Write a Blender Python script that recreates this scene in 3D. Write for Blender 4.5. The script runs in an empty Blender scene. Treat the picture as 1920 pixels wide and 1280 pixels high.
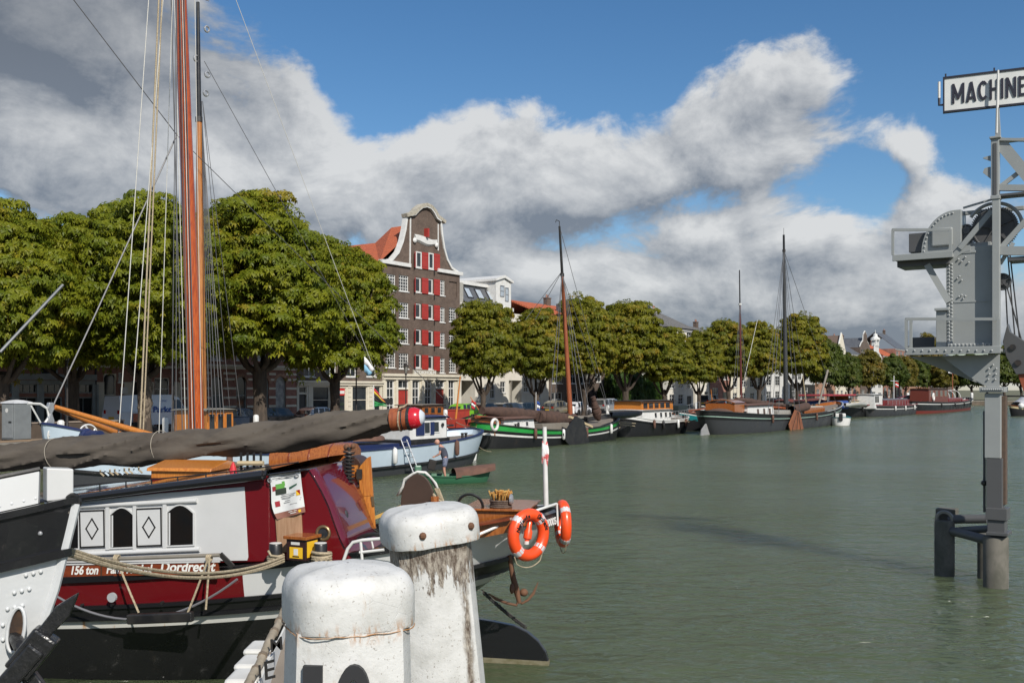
import bpy, bmesh, math, random
import numpy as np
from mathutils import Vector, Matrix
R = math.radians
random.seed(7)
scene = bpy.context.scene
COL = scene.collection

# ------------------------------------------------------------------ camera
CAM_H, FPX, HOR = 3.9, 1866.67, 730.0          # eye above the water, focal length and horizon in photo pixels
cam_d = bpy.data.cameras.new('camera')
cam = bpy.data.objects.new('camera', cam_d); COL.objects.link(cam)
cam.location = (0, 0, CAM_H); cam.rotation_euler = (R(90), 0, 0)
cam_d.lens = 35; cam_d.sensor_width = 36; cam_d.shift_y = (HOR - 640) / 1920
cam_d.clip_start = 0.1; cam_d.clip_end = 6000
scene.camera = cam

# ------------------------------------------------------------------ light
SUN = Vector((0.34, -0.70, 0.63)).normalized()
SUN_EL = math.asin(SUN.z); SUN_AZ = math.atan2(SUN.x, SUN.y)
sd = bpy.data.lights.new('sun', 'SUN'); sd.energy = 4.9; sd.angle = R(0.53); sd.color = (1, .945, .86)
so = bpy.data.objects.new('sun', sd); COL.objects.link(so); so.location = (0, 0, 60)
so.rotation_euler = (-SUN).to_track_quat('-Z', 'Y').to_euler()
vs = scene.view_settings
vs.view_transform = 'Standard'; vs.look = 'None'; vs.gamma = 1; vs.exposure = 0.1; vs.use_curve_mapping = False
try:
    scene.cycles.use_denoising = True
    scene.cycles.max_bounces = 6; scene.cycles.transparent_max_bounces = 8
    scene.cycles.sample_clamp_indirect = 4
except Exception: pass

class NT:
    "small node-tree writer"
    def __init__(s, tree): s.t = tree; s.n = tree.nodes; s.l = tree.links
    def node(s, typ, **kw):
        n = s.n.new(typ)
        for k, v in kw.items():
            if k == 'inp':
                for kk, vv in v.items(): s.set(n.inputs[kk], vv)
            else: setattr(n, k, v)
        return n
    def set(s, sock, v):
        if isinstance(v, bpy.types.NodeSocket): s.l.new(v, sock)
        else:
            if isinstance(v, (tuple, list)) and sock.type == 'RGBA' and len(v) == 3: v = (*v, 1)
            sock.default_value = v
    def m(s, op, a, b=0.0, c=None, clamp=False):
        n = s.n.new('ShaderNodeMath'); n.operation = op; n.use_clamp = clamp
        s.set(n.inputs[0], a); s.set(n.inputs[1], b)
        if c is not None: s.set(n.inputs[2], c)
        return n.outputs[0]
    def ramp(s, v, a, b, c0=0.0, c1=1.0, smooth=True):
        n = s.n.new('ShaderNodeMapRange'); n.interpolation_type = 'SMOOTHSTEP' if smooth else 'LINEAR'
        s.set(n.inputs[0], v); s.set(n.inputs[1], a); s.set(n.inputs[2], b); s.set(n.inputs[3], c0); s.set(n.inputs[4], c1)
        return n.outputs[0]
    def mix(s, f, a, b):
        n = s.n.new('ShaderNodeMix'); n.data_type = 'RGBA'
        s.set(n.inputs[0], f); s.set(n.inputs[6], a); s.set(n.inputs[7], b)
        return n.outputs[2]
    def noise(s, vec, scale, detail=4.0, rough=.55, dist=0.0, out=0):
        n = s.n.new('ShaderNodeTexNoise')
        if vec is not None: s.l.new(vec, n.inputs['Vector'])
        n.inputs['Scale'].default_value = scale; n.inputs['Detail'].default_value = detail
        n.inputs['Roughness'].default_value = rough; n.inputs['Distortion'].default_value = dist
        return n.outputs[out]
    def comb(s, x, y, z=0.0):
        n = s.n.new('ShaderNodeCombineXYZ'); s.set(n.inputs[0], x); s.set(n.inputs[1], y); s.set(n.inputs[2], z); return n.outputs[0]

# ------------------------------------------------------------------ sky: Nishita with a deck of broken cumulus over the whole dome
w = bpy.data.worlds.new('World'); scene.world = w; w.use_nodes = True
nt = NT(w.node_tree); nt.n.clear()
sky = nt.node('ShaderNodeTexSky', sky_type='NISHITA', sun_disc=False)
sky.sun_elevation = SUN_EL; sky.sun_rotation = SUN_AZ; sky.altitude = 0; sky.air_density = 1.0; sky.dust_density = .25; sky.ozone_density = 3.0
SKY_S = 0.10
tc = nt.node('ShaderNodeTexCoord')
nrm = nt.node('ShaderNodeVectorMath', operation='NORMALIZE'); nt.l.new(tc.outputs['Generated'], nrm.inputs[0])
sx = nt.node('ShaderNodeSeparateXYZ'); nt.l.new(nrm.outputs[0], sx.inputs[0])
az = nt.m('ARCTAN2', sx.outputs[0], sx.outputs[1])
el = nt.m('ARCSINE', sx.outputs[2])
# cumulus masses: azimuth / elevation in photo pixels from the view centre (x, y, half width, half height, weight)
LUMPS = [(60, 20, 330, 120, .95), (130, 260, 330, 130, .70), (560, 190, 105, 95, .62), (420, 330, 300, 90, .58), (660, 400, 260, 90, .50),
         (860, 280, 190, 100, .62), (1010, 215, 110, 60, .42), (1130, 300, 150, 90, .66), (1010, 370, 200, 60, .45), (1310, 190, 90, 70, .40), (1400, 150, 130, 80, .52), (1550, 140, 95, 75, .60),
         (1470, 290, 130, 45, .56), (1330, 300, 110, 60, .42), (1400, 425, 150, 62, .68), (1560, 440, 90, 55, .46), (1010, 510, 330, 80, .52), (1350, 560, 460, 62, .60), (1690, 500, 120, 60, .42),
         (1700, 275, 50, 62, .46), (1810, 385, 100, 55, .52), (1730, 330, 60, 50, .34), (1780, 600, 200, 50, .40),
         (960, 40, 360, 120, -.75), (1770, 90, 170, 120, -.60), (690, 110, 75, 110, -.40), (1640, 350, 90, 45, -.50), (1120, 120, 170, 75, -.45), (780, 150, 120, 60, -.3), (1250, 385, 90, 26, -.22)]
def az_of(px): return math.atan((px - 960) / FPX)
def el_of(px, py): return math.atan((HOR - py) / FPX * math.cos(az_of(px)))
wob = nt.noise(nt.comb(az, el), 9.0, 4, .6, 0, 1)
ws = nt.node('ShaderNodeSeparateXYZ'); nt.l.new(wob, ws.inputs[0])
azw = nt.m('ADD', az, nt.m('MULTIPLY', nt.m('SUBTRACT', ws.outputs[0], .5), .075))
elw = nt.m('ADD', el, nt.m('MULTIPLY', nt.m('SUBTRACT', ws.outputs[1], .5), .055))
def lump_sum(dx, dy):
    acc = None
    for (px, py, rx, ry, a) in LUMPS:
        da = nt.m('MULTIPLY_ADD', azw, FPX / rx, -(az_of(px) - dx) * FPX / rx); de = nt.m('MULTIPLY_ADD', elw, FPX / ry, -(el_of(px, py) - dy) * FPX / ry)
        e_ = nt.m('EXPONENT', nt.m('MULTIPLY', nt.m('MULTIPLY_ADD', da, da, nt.m('MULTIPLY', de, de)), -1.0))
        acc = nt.m('MULTIPLY', e_, a) if acc is None else nt.m('MULTIPLY_ADD', e_, a, acc)
    return acc
inview = nt.ramp(nt.m('ABSOLUTE', az), .50, .75, 0, 1)
hi = nt.ramp(el, .40, .60, 0, 1)
base = nt.m('ADD', nt.m('SUBTRACT', nt.m('MULTIPLY', nt.m('MAXIMUM', inview, hi), .27), .27), nt.ramp(el, .04, .155, .48, 0))      # the rest of the dome carries the same broken cloud
def cloud_dens(dx, dy):
    v = nt.comb(nt.m('ADD', az, dx), nt.m('MULTIPLY', nt.m('ADD', el, dy), 1.45), 3.7)
    n_ = nt.m('ADD', nt.m('MULTIPLY', nt.noise(v, 9.5, 9, .62, .35), 1.75), nt.m('MULTIPLY', nt.noise(v, 34, 5, .62), .34))
    return nt.m('ADD', nt.m('ADD', lump_sum(dx, dy), base), nt.m('SUBTRACT', n_, 1.045))
dens = cloud_dens(0, 0); dens1 = cloud_dens(.012, .026)
mask = nt.m('MULTIPLY', nt.ramp(dens, -.12, .26), nt.ramp(el, -.02, .02))
# sun-side tops are white, thick undersides blue-grey
lit = nt.m('MULTIPLY_ADD', nt.m('SUBTRACT', dens, dens1), 1.1, .53)
big = nt.noise(nt.comb(az, nt.m('MULTIPLY', el, 1.6), 9.1), 5.0, 4, .55)
lit = nt.m('ADD', lit, nt.m('MULTIPLY', nt.m('SUBTRACT', big, .5), .5))
da = nt.m('MULTIPLY_ADD', azw, FPX / 420, -az_of(40) * FPX / 420); de = nt.m('MULTIPLY_ADD', elw, FPX / 150, -el_of(40, 10) * FPX / 150)
dark = nt.m('EXPONENT', nt.m('MULTIPLY', nt.m('MULTIPLY_ADD', da, da, nt.m('MULTIPLY', de, de)), -1.0))   # the rain cloud at upper left
lit = nt.m('SUBTRACT', lit, nt.m('MULTIPLY', dark, .38))
lit = nt.m('SUBTRACT', lit, nt.ramp(el, .02, .15, .14, 0), None, True)
ccol = nt.mix(lit, (.185 / SKY_S, .215 / SKY_S, .262 / SKY_S), (.66 / SKY_S, .67 / SKY_S, .675 / SKY_S))
hs = nt.node('ShaderNodeHueSaturation'); hs.inputs['Saturation'].default_value = 1.22; hs.inputs['Value'].default_value = .97; nt.l.new(sky.outputs[0], hs.inputs['Color'])
ccol = nt.mix(nt.m('MULTIPLY', dark, .55), ccol, (.115 / SKY_S, .13 / SKY_S, .155 / SKY_S))
final = nt.mix(nt.m('MULTIPLY', mask, .96), hs.outputs[0], ccol)
bg = nt.node('ShaderNodeBackground'); nt.l.new(final, bg.inputs[0]); bg.inputs[1].default_value = SKY_S
out = nt.node('ShaderNodeOutputWorld'); nt.l.new(bg.outputs[0], out.inputs[0])
w.cycles.sampling_method = 'MANUAL'; w.cycles.sample_map_resolution = 1024

# ------------------------------------------------------------------ layout helpers: the harbour runs along DQ, buildings lie on the NQ side
NRM = math.hypot(1240, 1867)
DQ = Vector((1240 / NRM, 1867 / NRM, 0)); NQ = Vector((-DQ.y, DQ.x, 0)); OQ = Vector((-60, 0, 0)); QZ = 1.1
YAW = math.atan2(DQ.y, DQ.x)
def S(px, t):
    k = (px - 960) / FPX
    return (60 - t * NQ.x + k * t * NQ.y) / (DQ.x - k * DQ.y)
def QP(s, t, z=0.0): return OQ + DQ * s + NQ * t + Vector((0, 0, z))
def FZ(px, py, t):
    p = QP(S(px, t), t); return CAM_H - (py - HOR) / FPX * p.y
def PT(px, py, Y): return Vector(((px - 960) / FPX * Y, Y, CAM_H - (py - HOR) / FPX * Y))

# ------------------------------------------------------------------ materials
MATS = {}
def mat(name, col, rough=.6, col2=None, scale=4.0, amount=.5, bump=0.0, bscale=None, metal=0.0, spec=.5, stretch=(1, 1, 1), coat=0.0, detail=5.0, lo=.35, hi=.68):
    if name in MATS: return MATS[name]
    m_ = bpy.data.materials.new(name); m_.use_nodes = True; MATS[name] = m_
    n = NT(m_.node_tree); b = n.n['Principled BSDF']
    b.inputs['Roughness'].default_value = rough; b.inputs['Metallic'].default_value = metal
    b.inputs['Specular IOR Level'].default_value = spec; b.inputs['Coat Weight'].default_value = coat; b.inputs['Coat Roughness'].default_value = .12
    tcn = n.node('ShaderNodeTexCoord'); mp = n.node('ShaderNodeMapping'); mp.inputs['Scale'].default_value = stretch
    n.l.new(tcn.outputs['Object'], mp.inputs[0])
    if col2 is None: col2 = tuple(c * .72 for c in col)
    f = n.ramp(n.noise(mp.outputs[0], scale, detail, .62), lo, hi, 0, amount)
    n.set(b.inputs['Base Color'], n.mix(f, (*col, 1), (*col2, 1)))
    if bump:
        bn = n.node('ShaderNodeBump'); bn.inputs['Strength'].default_value = bump; bn.inputs['Distance'].default_value = .02
        n.l.new(n.noise(mp.outputs[0], bscale or scale * 3, 4, .6), bn.inputs['Height']); n.l.new(bn.outputs[0], b.inputs['Normal'])
    return m_
def worn(name, col, rough=.5, rust=(.22, .09, .03), amt=.5, th=.62, scale=3.0, bump=.15, stretch=(1, 1, .35), coat=0.0, grime=.35):
    "paint with vertical rust runs, dulled patches and a hammered skin"
    if name in MATS: return MATS[name]
    m_ = bpy.data.materials.new(name); m_.use_nodes = True; MATS[name] = m_
    n = NT(m_.node_tree); b = n.n['Principled BSDF']; b.inputs['Coat Weight'].default_value = coat
    tcn = n.node('ShaderNodeTexCoord'); mp = n.node('ShaderNodeMapping'); mp.inputs['Scale'].default_value = stretch
    n.l.new(tcn.outputs['Object'], mp.inputs[0])
    g = n.ramp(n.noise(tcn.outputs['Object'], scale * .6, 6, .65), .35, .7, 0, grime)
    c = n.mix(g, (*col, 1), (*[x * .7 for x in col], 1))
    r_ = n.ramp(n.noise(mp.outputs[0], scale * 1.7, 7, .7), th, th + .1, 0, amt)
    n.set(b.inputs['Base Color'], n.mix(r_, c, (*rust, 1)))
    n.set(b.inputs['Roughness'], n.ramp(g, 0, grime + .01, rough * .8, rough * 1.25))
    if bump:
        bn = n.node('ShaderNodeBump'); bn.inputs['Strength'].default_value = bump; bn.inputs['Distance'].default_value = .03
        n.l.new(n.noise(tcn.outputs['Object'], scale * 1.4, 3, .5), bn.inputs['Height']); n.l.new(bn.outputs[0], b.inputs['Normal'])
    return m_
def wood(name, c1, c2, rough=.35, scale=6.0, stretch=(1, 12, 12), coat=.3):
    return mat(name, c1, rough, c2, scale, .9, .12, scale * 2, 0, .5, stretch, coat)
def brickm(name, c1, c2, mortar, wide=.22, row=.065):
    if name in MATS: return MATS[name]
    m_ = bpy.data.materials.new(name); m_.use_nodes = True; MATS[name] = m_
    n = NT(m_.node_tree); b = n.n['Principled BSDF']; b.inputs['Roughness'].default_value = .85
    tcn = n.node('ShaderNodeTexCoord'); sp = n.node('ShaderNodeSeparateXYZ'); n.l.new(tcn.outputs['Object'], sp.inputs[0])
    v = n.comb(n.m('ADD', sp.outputs[0], sp.outputs[1]), sp.outputs[2])
    bt = n.node('ShaderNodeTexBrick'); n.l.new(v, bt.inputs[0]); bt.inputs['Scale'].default_value = 1
    bt.inputs['Brick Width'].default_value = wide; bt.inputs['Row Height'].default_value = row; bt.inputs['Mortar Size'].default_value = .008
    n.set(bt.inputs['Color1'], c1); n.set(bt.inputs['Color2'], c2); n.set(bt.inputs['Mortar'], mortar)
    f = n.ramp(n.noise(tcn.outputs['Object'], .9, 7, .75), .32, .72, 0, .7)
    n.set(b.inputs['Base Color'], n.mix(f, bt.outputs[0], (*[x * .5 for x in c1], 1)))
    return m_
def tilem(name, c1, c2, pitch=.24):
    "pantiles: rows and rolls as fine relief on a roof sheet"
    if name in MATS: return MATS[name]
    m_ = bpy.data.materials.new(name); m_.use_nodes = True; MATS[name] = m_
    n = NT(m_.node_tree); b = n.n['Principled BSDF']; b.inputs['Roughness'].default_value = .8
    tcn = n.node('ShaderNodeTexCoord'); sp = n.node('ShaderNodeSeparateXYZ'); n.l.new(tcn.outputs['Object'], sp.inputs[0])
    u_ = n.m('ADD', sp.outputs[0], sp.outputs[1])
    roll = n.m('SINE', n.m('MULTIPLY', u_, 6.283 / pitch)); row = n.m('FRACT', n.m('MULTIPLY', sp.outputs[2], 1 / .26))
    h = n.m('ADD', n.m('MULTIPLY', roll, .5), n.m('MULTIPLY', row, -.9))
    f = n.ramp(n.noise(tcn.outputs['Object'], 2.2, 6, .7), .3, .72, 0, .8)
    n.set(b.inputs['Base Color'], n.mix(f, (*c1, 1), (*c2, 1)))
    bn = n.node('ShaderNodeBump'); bn.inputs['Strength'].default_value = .8; bn.inputs['Distance'].default_value = .06
    n.l.new(h, bn.inputs['Height']); n.l.new(bn.outputs[0], b.inputs['Normal'])
    return m_

# ------------------------------------------------------------------ mesh builder
class MB:
    def __init__(s): s.v = []; s.f = []; s.mi = []; s.cur = 0
    def add(s, vs, fs):
        o = len(s.v); s.v += [tuple(v) for v in vs]; s.f += [tuple(i + o for i in f) for f in fs]; s.mi += [s.cur] * len(fs); return s
    def box(s, x0, x1, y0, y1, z0, z1, M=None):
        vs = [Vector((x, y, z)) for x in (x0, x1) for y in (y0, y1) for z in (z0, z1)]
        if M is not None: vs = [M @ v for v in vs]
        return s.add(vs, [(0, 1, 3, 2), (4, 6, 7, 5), (0, 4, 5, 1), (2, 3, 7, 6), (0, 2, 6, 4), (1, 5, 7, 3)])
    def bar(s, a, b, wd, ht, up=(0, 0, 1)):
        "straight rectangular bar from a to b"
        a = Vector(a); b = Vector(b); d = b - a; L = d.length; d.normalize()
        sd_ = d.cross(Vector(up))
        if sd_.length < 1e-4: sd_ = d.cross(Vector((1, 0, 0)))
        sd_.normalize(); u = sd_.cross(d)
        M = Matrix((( *d, 0), (*sd_, 0), (*u, 0), (0, 0, 0, 1))).transposed(); M.translation = a
        return s.box(0, L, -wd / 2, wd / 2, -ht / 2, ht / 2, M)
    def tube(s, pts, r, n=8, closed=False, caps=True):
        pts = [Vector(p) for p in pts]; N = len(pts)
        rr = r if isinstance(r, (list, tuple)) else [r] * N
        vs = []; fs = []; prev = None
        for i, p in enumerate(pts):
            if closed: d = pts[(i + 1) % N] - pts[i - 1]
            else: d = pts[min(i + 1, N - 1)] - pts[max(i - 1, 0)]
            if d.length < 1e-9: d = Vector((0, 0, 1))
            d.normalize()
            if prev is None:
                u = d.cross(Vector((0, 0, 1)))
                if u.length < .05: u = d.cross(Vector((0, 1, 0)))
            else: u = prev - d * prev.dot(d)
            u.normalize(); prev = u; v = d.cross(u)
            for k in range(n):
                a = 2 * math.pi * k / n; vs.append(p + (u * math.cos(a) + v * math.sin(a)) * rr[i])
        for i in range(N if closed else N - 1):
            j = (i + 1) % N
            for k in range(n):
                k2 = (k + 1) % n; fs.append((i * n + k, i * n + k2, j * n + k2, j * n + k))
        if caps and not closed:
            fs.append(tuple(range(n - 1, -1, -1))); fs.append(tuple((N - 1) * n + k for k in range(n)))
        return s.add(vs, fs)
    def lathe(s, prof, n=16, c=(0, 0, 0), M=None):
        vs = []; fs = []
        for (r, z) in prof:
            for k in range(n):
                a = 2 * math.pi * k / n; v = Vector((r * math.cos(a), r * math.sin(a), z))
                vs.append((M @ v if M is not None else v) + Vector(c))
        for i in range(len(prof) - 1):
            for k in range(n): fs.append((i * n + k, i * n + (k + 1) % n, (i + 1) * n + (k + 1) % n, (i + 1) * n + k))
        fs.append(tuple(range(n - 1, -1, -1))); fs.append(tuple((len(prof) - 1) * n + k for k in range(n)))
        return s.add(vs, fs)
    def prism(s, poly, c0, c1, ax='y', M=None):
        def q(p, c): return Vector((p[0], c, p[1])) if ax == 'y' else Vector((c, p[0], p[1])) if ax == 'x' else Vector((p[0], p[1], c))
        n = len(poly); vs = [q(p, c0) for p in poly] + [q(p, c1) for p in poly]
        if M is not None: vs = [M @ v for v in vs]
        return s.add(vs, [tuple(range(n - 1, -1, -1)), tuple(range(n, 2 * n))] + [(i, (i + 1) % n, n + (i + 1) % n, n + i) for i in range(n)])
    def torus(s, c, Rr, r, M=None, n=32, k=10, a0=0, a1=2 * math.pi):
        cl = abs(a1 - a0 - 2 * math.pi) < 1e-6; N = n if cl else n + 1
        pts = [Vector((Rr * math.cos(a0 + (a1 - a0) * i / n), Rr * math.sin(a0 + (a1 - a0) * i / n), 0)) for i in range(N)]
        if M is not None: pts = [M @ p for p in pts]
        return s.tube([p + Vector(c) for p in pts], r, k, closed=cl)
    def ball(s, c, r, n=10, sc=(1, 1, 1)):
        vs = []; fs = []; h = max(4, n // 2 + 1)
        for i in range(h + 1):
            t = math.pi * i / h
            for k in range(n):
                a = 2 * math.pi * k / n; vs.append((c[0] + r * sc[0] * math.sin(t) * math.cos(a), c[1] + r * sc[1] * math.sin(t) * math.sin(a), c[2] + r * sc[2] * math.cos(t)))
        for i in range(h):
            for k in range(n): fs.append((i * n + k, (i + 1) * n + k, (i + 1) * n + (k + 1) % n, i * n + (k + 1) % n))
        return s.add(vs, fs)
    def grid(s, rows, closed=False):
        "rows of equal length -> sheet"
        m_ = len(rows[0]); vs = [v for r_ in rows for v in r_]; fs = []
        for i in range(len(rows) - 1):
            for k in range(m_ if closed else m_ - 1):
                k2 = (k + 1) % m_; fs.append((i * m_ + k, i * m_ + k2, (i + 1) * m_ + k2, (i + 1) * m_ + k))
        return s.add(vs, fs)
    def mesh(s, name, mats, smooth=0):
        me = bpy.data.meshes.new(name); me.from_pydata(s.v, [], s.f)
        mats = mats if isinstance(mats, (list, tuple)) else [mats]
        for m_ in mats: me.materials.append(m_)
        if any(s.mi): me.polygons.foreach_set('material_index', s.mi)
        bm = bmesh.new(); bm.from_mesh(me); bmesh.ops.recalc_face_normals(bm, faces=bm.faces); bm.to_mesh(me); bm.free()
        if smooth:
            me.polygons.foreach_set('use_smooth', [True] * len(me.polygons)); me.set_sharp_from_angle(angle=R(smooth))
        return me
    def build(s, name, mats, parent=None, smooth=0, bevel=0, kind=None, label=None):
        ob = bpy.data.objects.new(name, s.mesh(name, mats, smooth)); COL.objects.link(ob)
        if parent is not None: ob.parent = parent
        if bevel:
            b = ob.modifiers.new('bevel', 'BEVEL'); b.width = bevel; b.segments = 2; b.limit_method = 'ANGLE'; b.angle_limit = R(40)
        if kind: ob['kind'] = kind
        if label: ob['label'] = label
        return ob
def tag(o, label, cat, group=None):
    o['label'] = label; o['category'] = cat
    if group: o['group'] = group
    return o
def thing(name, label, cat, loc=(0, 0, 0), yaw=0.0, group=None):
    o = bpy.data.objects.new(name, None); COL.objects.link(o); o.location = loc; o.rotation_euler = (0, 0, yaw); o.empty_display_size = .3
    return tag(o, label, cat, group)
def copy_tree(o, parent=None):
    c = o.copy(); COL.objects.link(c)
    if parent is not None: c.parent = parent
    for ch in list(o.children): copy_tree(ch, c)
    return c
def text_mesh(body, size, depth=.004, bold=0.0, shear=0.0, spacing=1.0):
    cu = bpy.data.curves.new('lettering', 'FONT'); cu.body = body; cu.size = size; cu.extrude = depth; cu.offset = bold; cu.shear = shear
    cu.space_character = spacing; cu.align_x = 'LEFT'; cu.align_y = 'BOTTOM_BASELINE'; cu.resolution_u = 6
    ob = bpy.data.objects.new('lettering', cu); COL.objects.link(ob)
    dg = bpy.context.evaluated_depsgraph_get(); me = bpy.data.meshes.new_from_object(ob.evaluated_get(dg))
    bpy.data.objects.remove(ob); bpy.data.curves.remove(cu)
    return me
def text(body, size, parent, M, m_, bold=0.0, shear=0.0, width=None, name='lettering', spacing=1.0, depth=.004):
    "lettering lying in the local XY plane of M (x right, y up)"
    me = text_mesh(body, size, depth, bold, shear, spacing); me.materials.append(m_)
    if width:
        xs = [v.co.x for v in me.vertices]; f = width / (max(xs) - min(xs)); x0 = min(xs)
        for v in me.vertices: v.co.x = (v.co.x - x0) * f
    me.transform(M)
    ob = bpy.data.objects.new(name, me); COL.objects.link(ob); ob.parent = parent
    return ob
def sag(a, b, d, n=14):
    a = Vector(a); b = Vector(b); return [a.lerp(b, i / n) - Vector((0, 0, 4 * d * (i / n) * (1 - i / n))) for i in range(n + 1)]

WHITE = mat('white_paint', (.63, .63, .61), .45, (.50, .49, .46), 2.5, .6)
GLASS = mat('window_glass', (.018, .022, .026), .06, (.03, .035, .04), 1.2, 1.0, spec=.6)
BLACKP = mat('black_paint', (.012, .012, .013), .35, (.03, .028, .026), 3, .8, .1)
DARK = mat('dark_interior', (.02, .019, .018), .9)
IRON = mat('black_iron', (.02, .02, .021), .5, (.05, .035, .025), 8, .6, .2)
STEEL = mat('galvanised_steel', (.45, .46, .47), .4, (.3, .3, .31), 6, .7, metal=.6)
ROPE = mat('hemp_rope', (.42, .35, .24), .9, (.25, .20, .13), 30, .9, .6, 60)
CABLE = mat('steel_cable', (.10, .10, .105), .5)
LINEW = mat('white_line', (.55, .54, .50), .8)
# ================================================================== setting: water, quay, street
def struct(o): o['kind'] = 'structure'; return o
def water_material():
    m_ = bpy.data.materials.new('harbour_water'); m_.use_nodes = True
    n = NT(m_.node_tree); b = n.n['Principled BSDF']
    b.inputs['Roughness'].default_value = .20; b.inputs['IOR'].default_value = 1.42
    m_.node_tree.nodes['Principled BSDF'].subsurface_method = 'BURLEY'; b.inputs['Subsurface Weight'].default_value = 1; b.inputs['Subsurface Radius'].default_value = (1, 1, 1); b.inputs['Subsurface Scale'].default_value = 4.5      # silty water scatters the light, shadows blur away
    tcn = n.node('ShaderNodeTexCoord')
    def mp(sx_, sy_, rz): 
        q = n.node('ShaderNodeMapping'); q.inputs['Scale'].default_value = (sx_, sy_, 1); q.inputs['Rotation'].default_value = (0, 0, R(rz)); n.l.new(tcn.outputs['Object'], q.inputs[0]); return q.outputs[0]
    f = n.ramp(n.noise(mp(.05, .05, 0), 1, 4, .6), .35, .7)
    n.set(b.inputs['Base Color'], n.mix(f, (.072, .094, .046, 1), (.088, .108, .060, 1)))
    h1 = n.noise(mp(3.0, 5.6, 8), 1, 1.5, .5, .9); h2 = n.noise(mp(8.0, 15, -12), 1, 1.5, .5, .8); h3 = n.noise(mp(.85, 1.75, 14), 1, 1, .5, .7)
    amp = n.ramp(n.noise(mp(.045, .09, 20), 1, 3, .55), .3, .7, .55, 1.25)
    h = n.m('MULTIPLY', n.m('ADD', n.m('ADD', n.m('MULTIPLY', h1, .42), n.m('MULTIPLY', h2, .075)), n.m('MULTIPLY', h3, .95)), amp)
    bn = n.node('ShaderNodeBump'); bn.inputs['Strength'].default_value = 1.0; bn.inputs['Distance'].default_value = .33
    n.l.new(h, bn.inputs['Height']); n.l.new(bn.outputs[0], b.inputs['Normal'])
    return m_
g = MB().add([(-400, -60, 0), (900, -60, 0), (900, 900, 0), (-400, 900, 0)], [(0, 1, 2, 3)])
struct(g.build('water', water_material()))

PAVE = brickm('clinker_paving', (.24, .19, .155), (.30, .23, .185), (.18, .16, .14), .2, .1)
STONE = mat('cope_stone', (.24, .22, .19), .85, (.14, .125, .10), 3, .8, .4)
WALLB = brickm('quay_masonry', (.11, .085, .06), (.16, .125, .09), (.07, .06, .05), .6, .25)
EARTH = mat('ground_earth', (.10, .11, .06), .95, (.14, .12, .08), .4, .8)
# land behind the quay, as one sheet to the horizon
# the far end of the basin turns right at Y = 246
s_end = (246 - 0) / DQ.y
pe = QP(s_end, .5, QZ)
g = MB().add([QP(-120, .5, QZ - .02), QP(s_end, .5, QZ - .02), (3200, 246.5, QZ - .02), (3200, 3200, QZ - .02), QP(3000, 1800, QZ - .02), QP(-120, 1800, QZ - .02)], [(0, 1, 2, 3, 4, 5)])
struct(g.build('ground', EARTH))
quay = struct(MB().box(-120, s_end, 0, .6, -2, QZ - .16).build('quay', WALLB)); quay.location = OQ; quay.rotation_euler = (0, 0, YAW)
endq = struct(MB().box(0, 900, 0, .6, -2, QZ - .16).build('quay', WALLB)); endq.location = (pe.x + .2, 246, 0)
# cope stones, each one a piece of the quay
cs = MB().box(.006, 1.494, -.06, .62, 0, .2).mesh('cope_stone', STONE)
for i in range(62, 190):
    o = bpy.data.objects.new('cope_stone', cs); COL.objects.link(o); o.parent = quay
    o.location = (i * 1.5 - 50, random.uniform(-.012, .012), QZ - .16 + random.uniform(-.008, .006))
cm = MB().box(0, 900, -.06, .62, QZ - .158, QZ + .03).build('cope', STONE, endq)
pv = struct(MB().add([(-120, .63, QZ), (s_end + 60, .63, QZ), (s_end + 60, 12.55, QZ), (-120, 12.55, QZ)], [(0, 1, 2, 3)]).build('street', PAVE)); pv.location = OQ; pv.rotation_euler = (0, 0, YAW)
sw = struct(MB().box(-120, s_end + 60, 10.6, 12.6, QZ - .1, QZ + .12).build('pavement', mat('pavement_slabs', (.25, .24, .22), .9, (.17, .16, .15), 2, .8))); sw.location = OQ; sw.rotation_euler = (0, 0, YAW)
# dark pile fenders along the quay wall
fm = MB().lathe([(.16, -1.5), (.16, QZ - .25), (.10, QZ - .2)], 8).mesh('fender_pile', mat('tarred_wood', (.03, .025, .02), .8, (.06, .045, .03), 4, .8))
for i in range(26):
    o = bpy.data.objects.new('fender_pile', fm); COL.objects.link(o); o.parent = quay; o.location = (55 + i * 9, -.2, 0)

# ================================================================== buildings
TB = 12.6
BR_RED = brickm('red_brick', (.28, .105, .07), (.34, .14, .095), (.30, .25, .21))
BR_BROWN = brickm('brown_brick', (.105, .075, .058), (.145, .105, .08), (.13, .11, .095))
BR_DARK = brickm('dark_brick', (.105, .070, .052), (.150, .103, .076), (.13, .11, .095))
BR_PINK = brickm('orange_brick', (.34, .17, .10), (.40, .21, .13), (.34, .28, .22))
CREAM = mat('cream_stucco', (.60, .56, .46), .8, (.50, .46, .37), 1.5, .7)
OFFW = mat('offwhite_render', (.62, .59, .52), .85, (.52, .49, .43), .8, .7)
GREYP = mat('grey_painted_wood', (.30, .32, .31), .6, (.22, .235, .225), 2, .8)
SHUT = mat('red_shutter_paint', (.34, .034, .026), .5, (.26, .028, .022), 3, .7)
TILE_O = tilem('orange_pantiles', (.46, .11, .04), (.32, .075, .032))
TILE_G = tilem('grey_pantiles', (.10, .10, .10), (.16, .15, .14))
SLATE = mat('zinc_roof', (.075, .08, .09), .5, (.11, .115, .12), 1.2, .8)
BLIND = mat('cream_blind', (.55, .52, .42), .8)
CURT = mat('net_curtain', (.42, .42, .40), .9, (.2, .2, .2), 3, .9)

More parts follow.
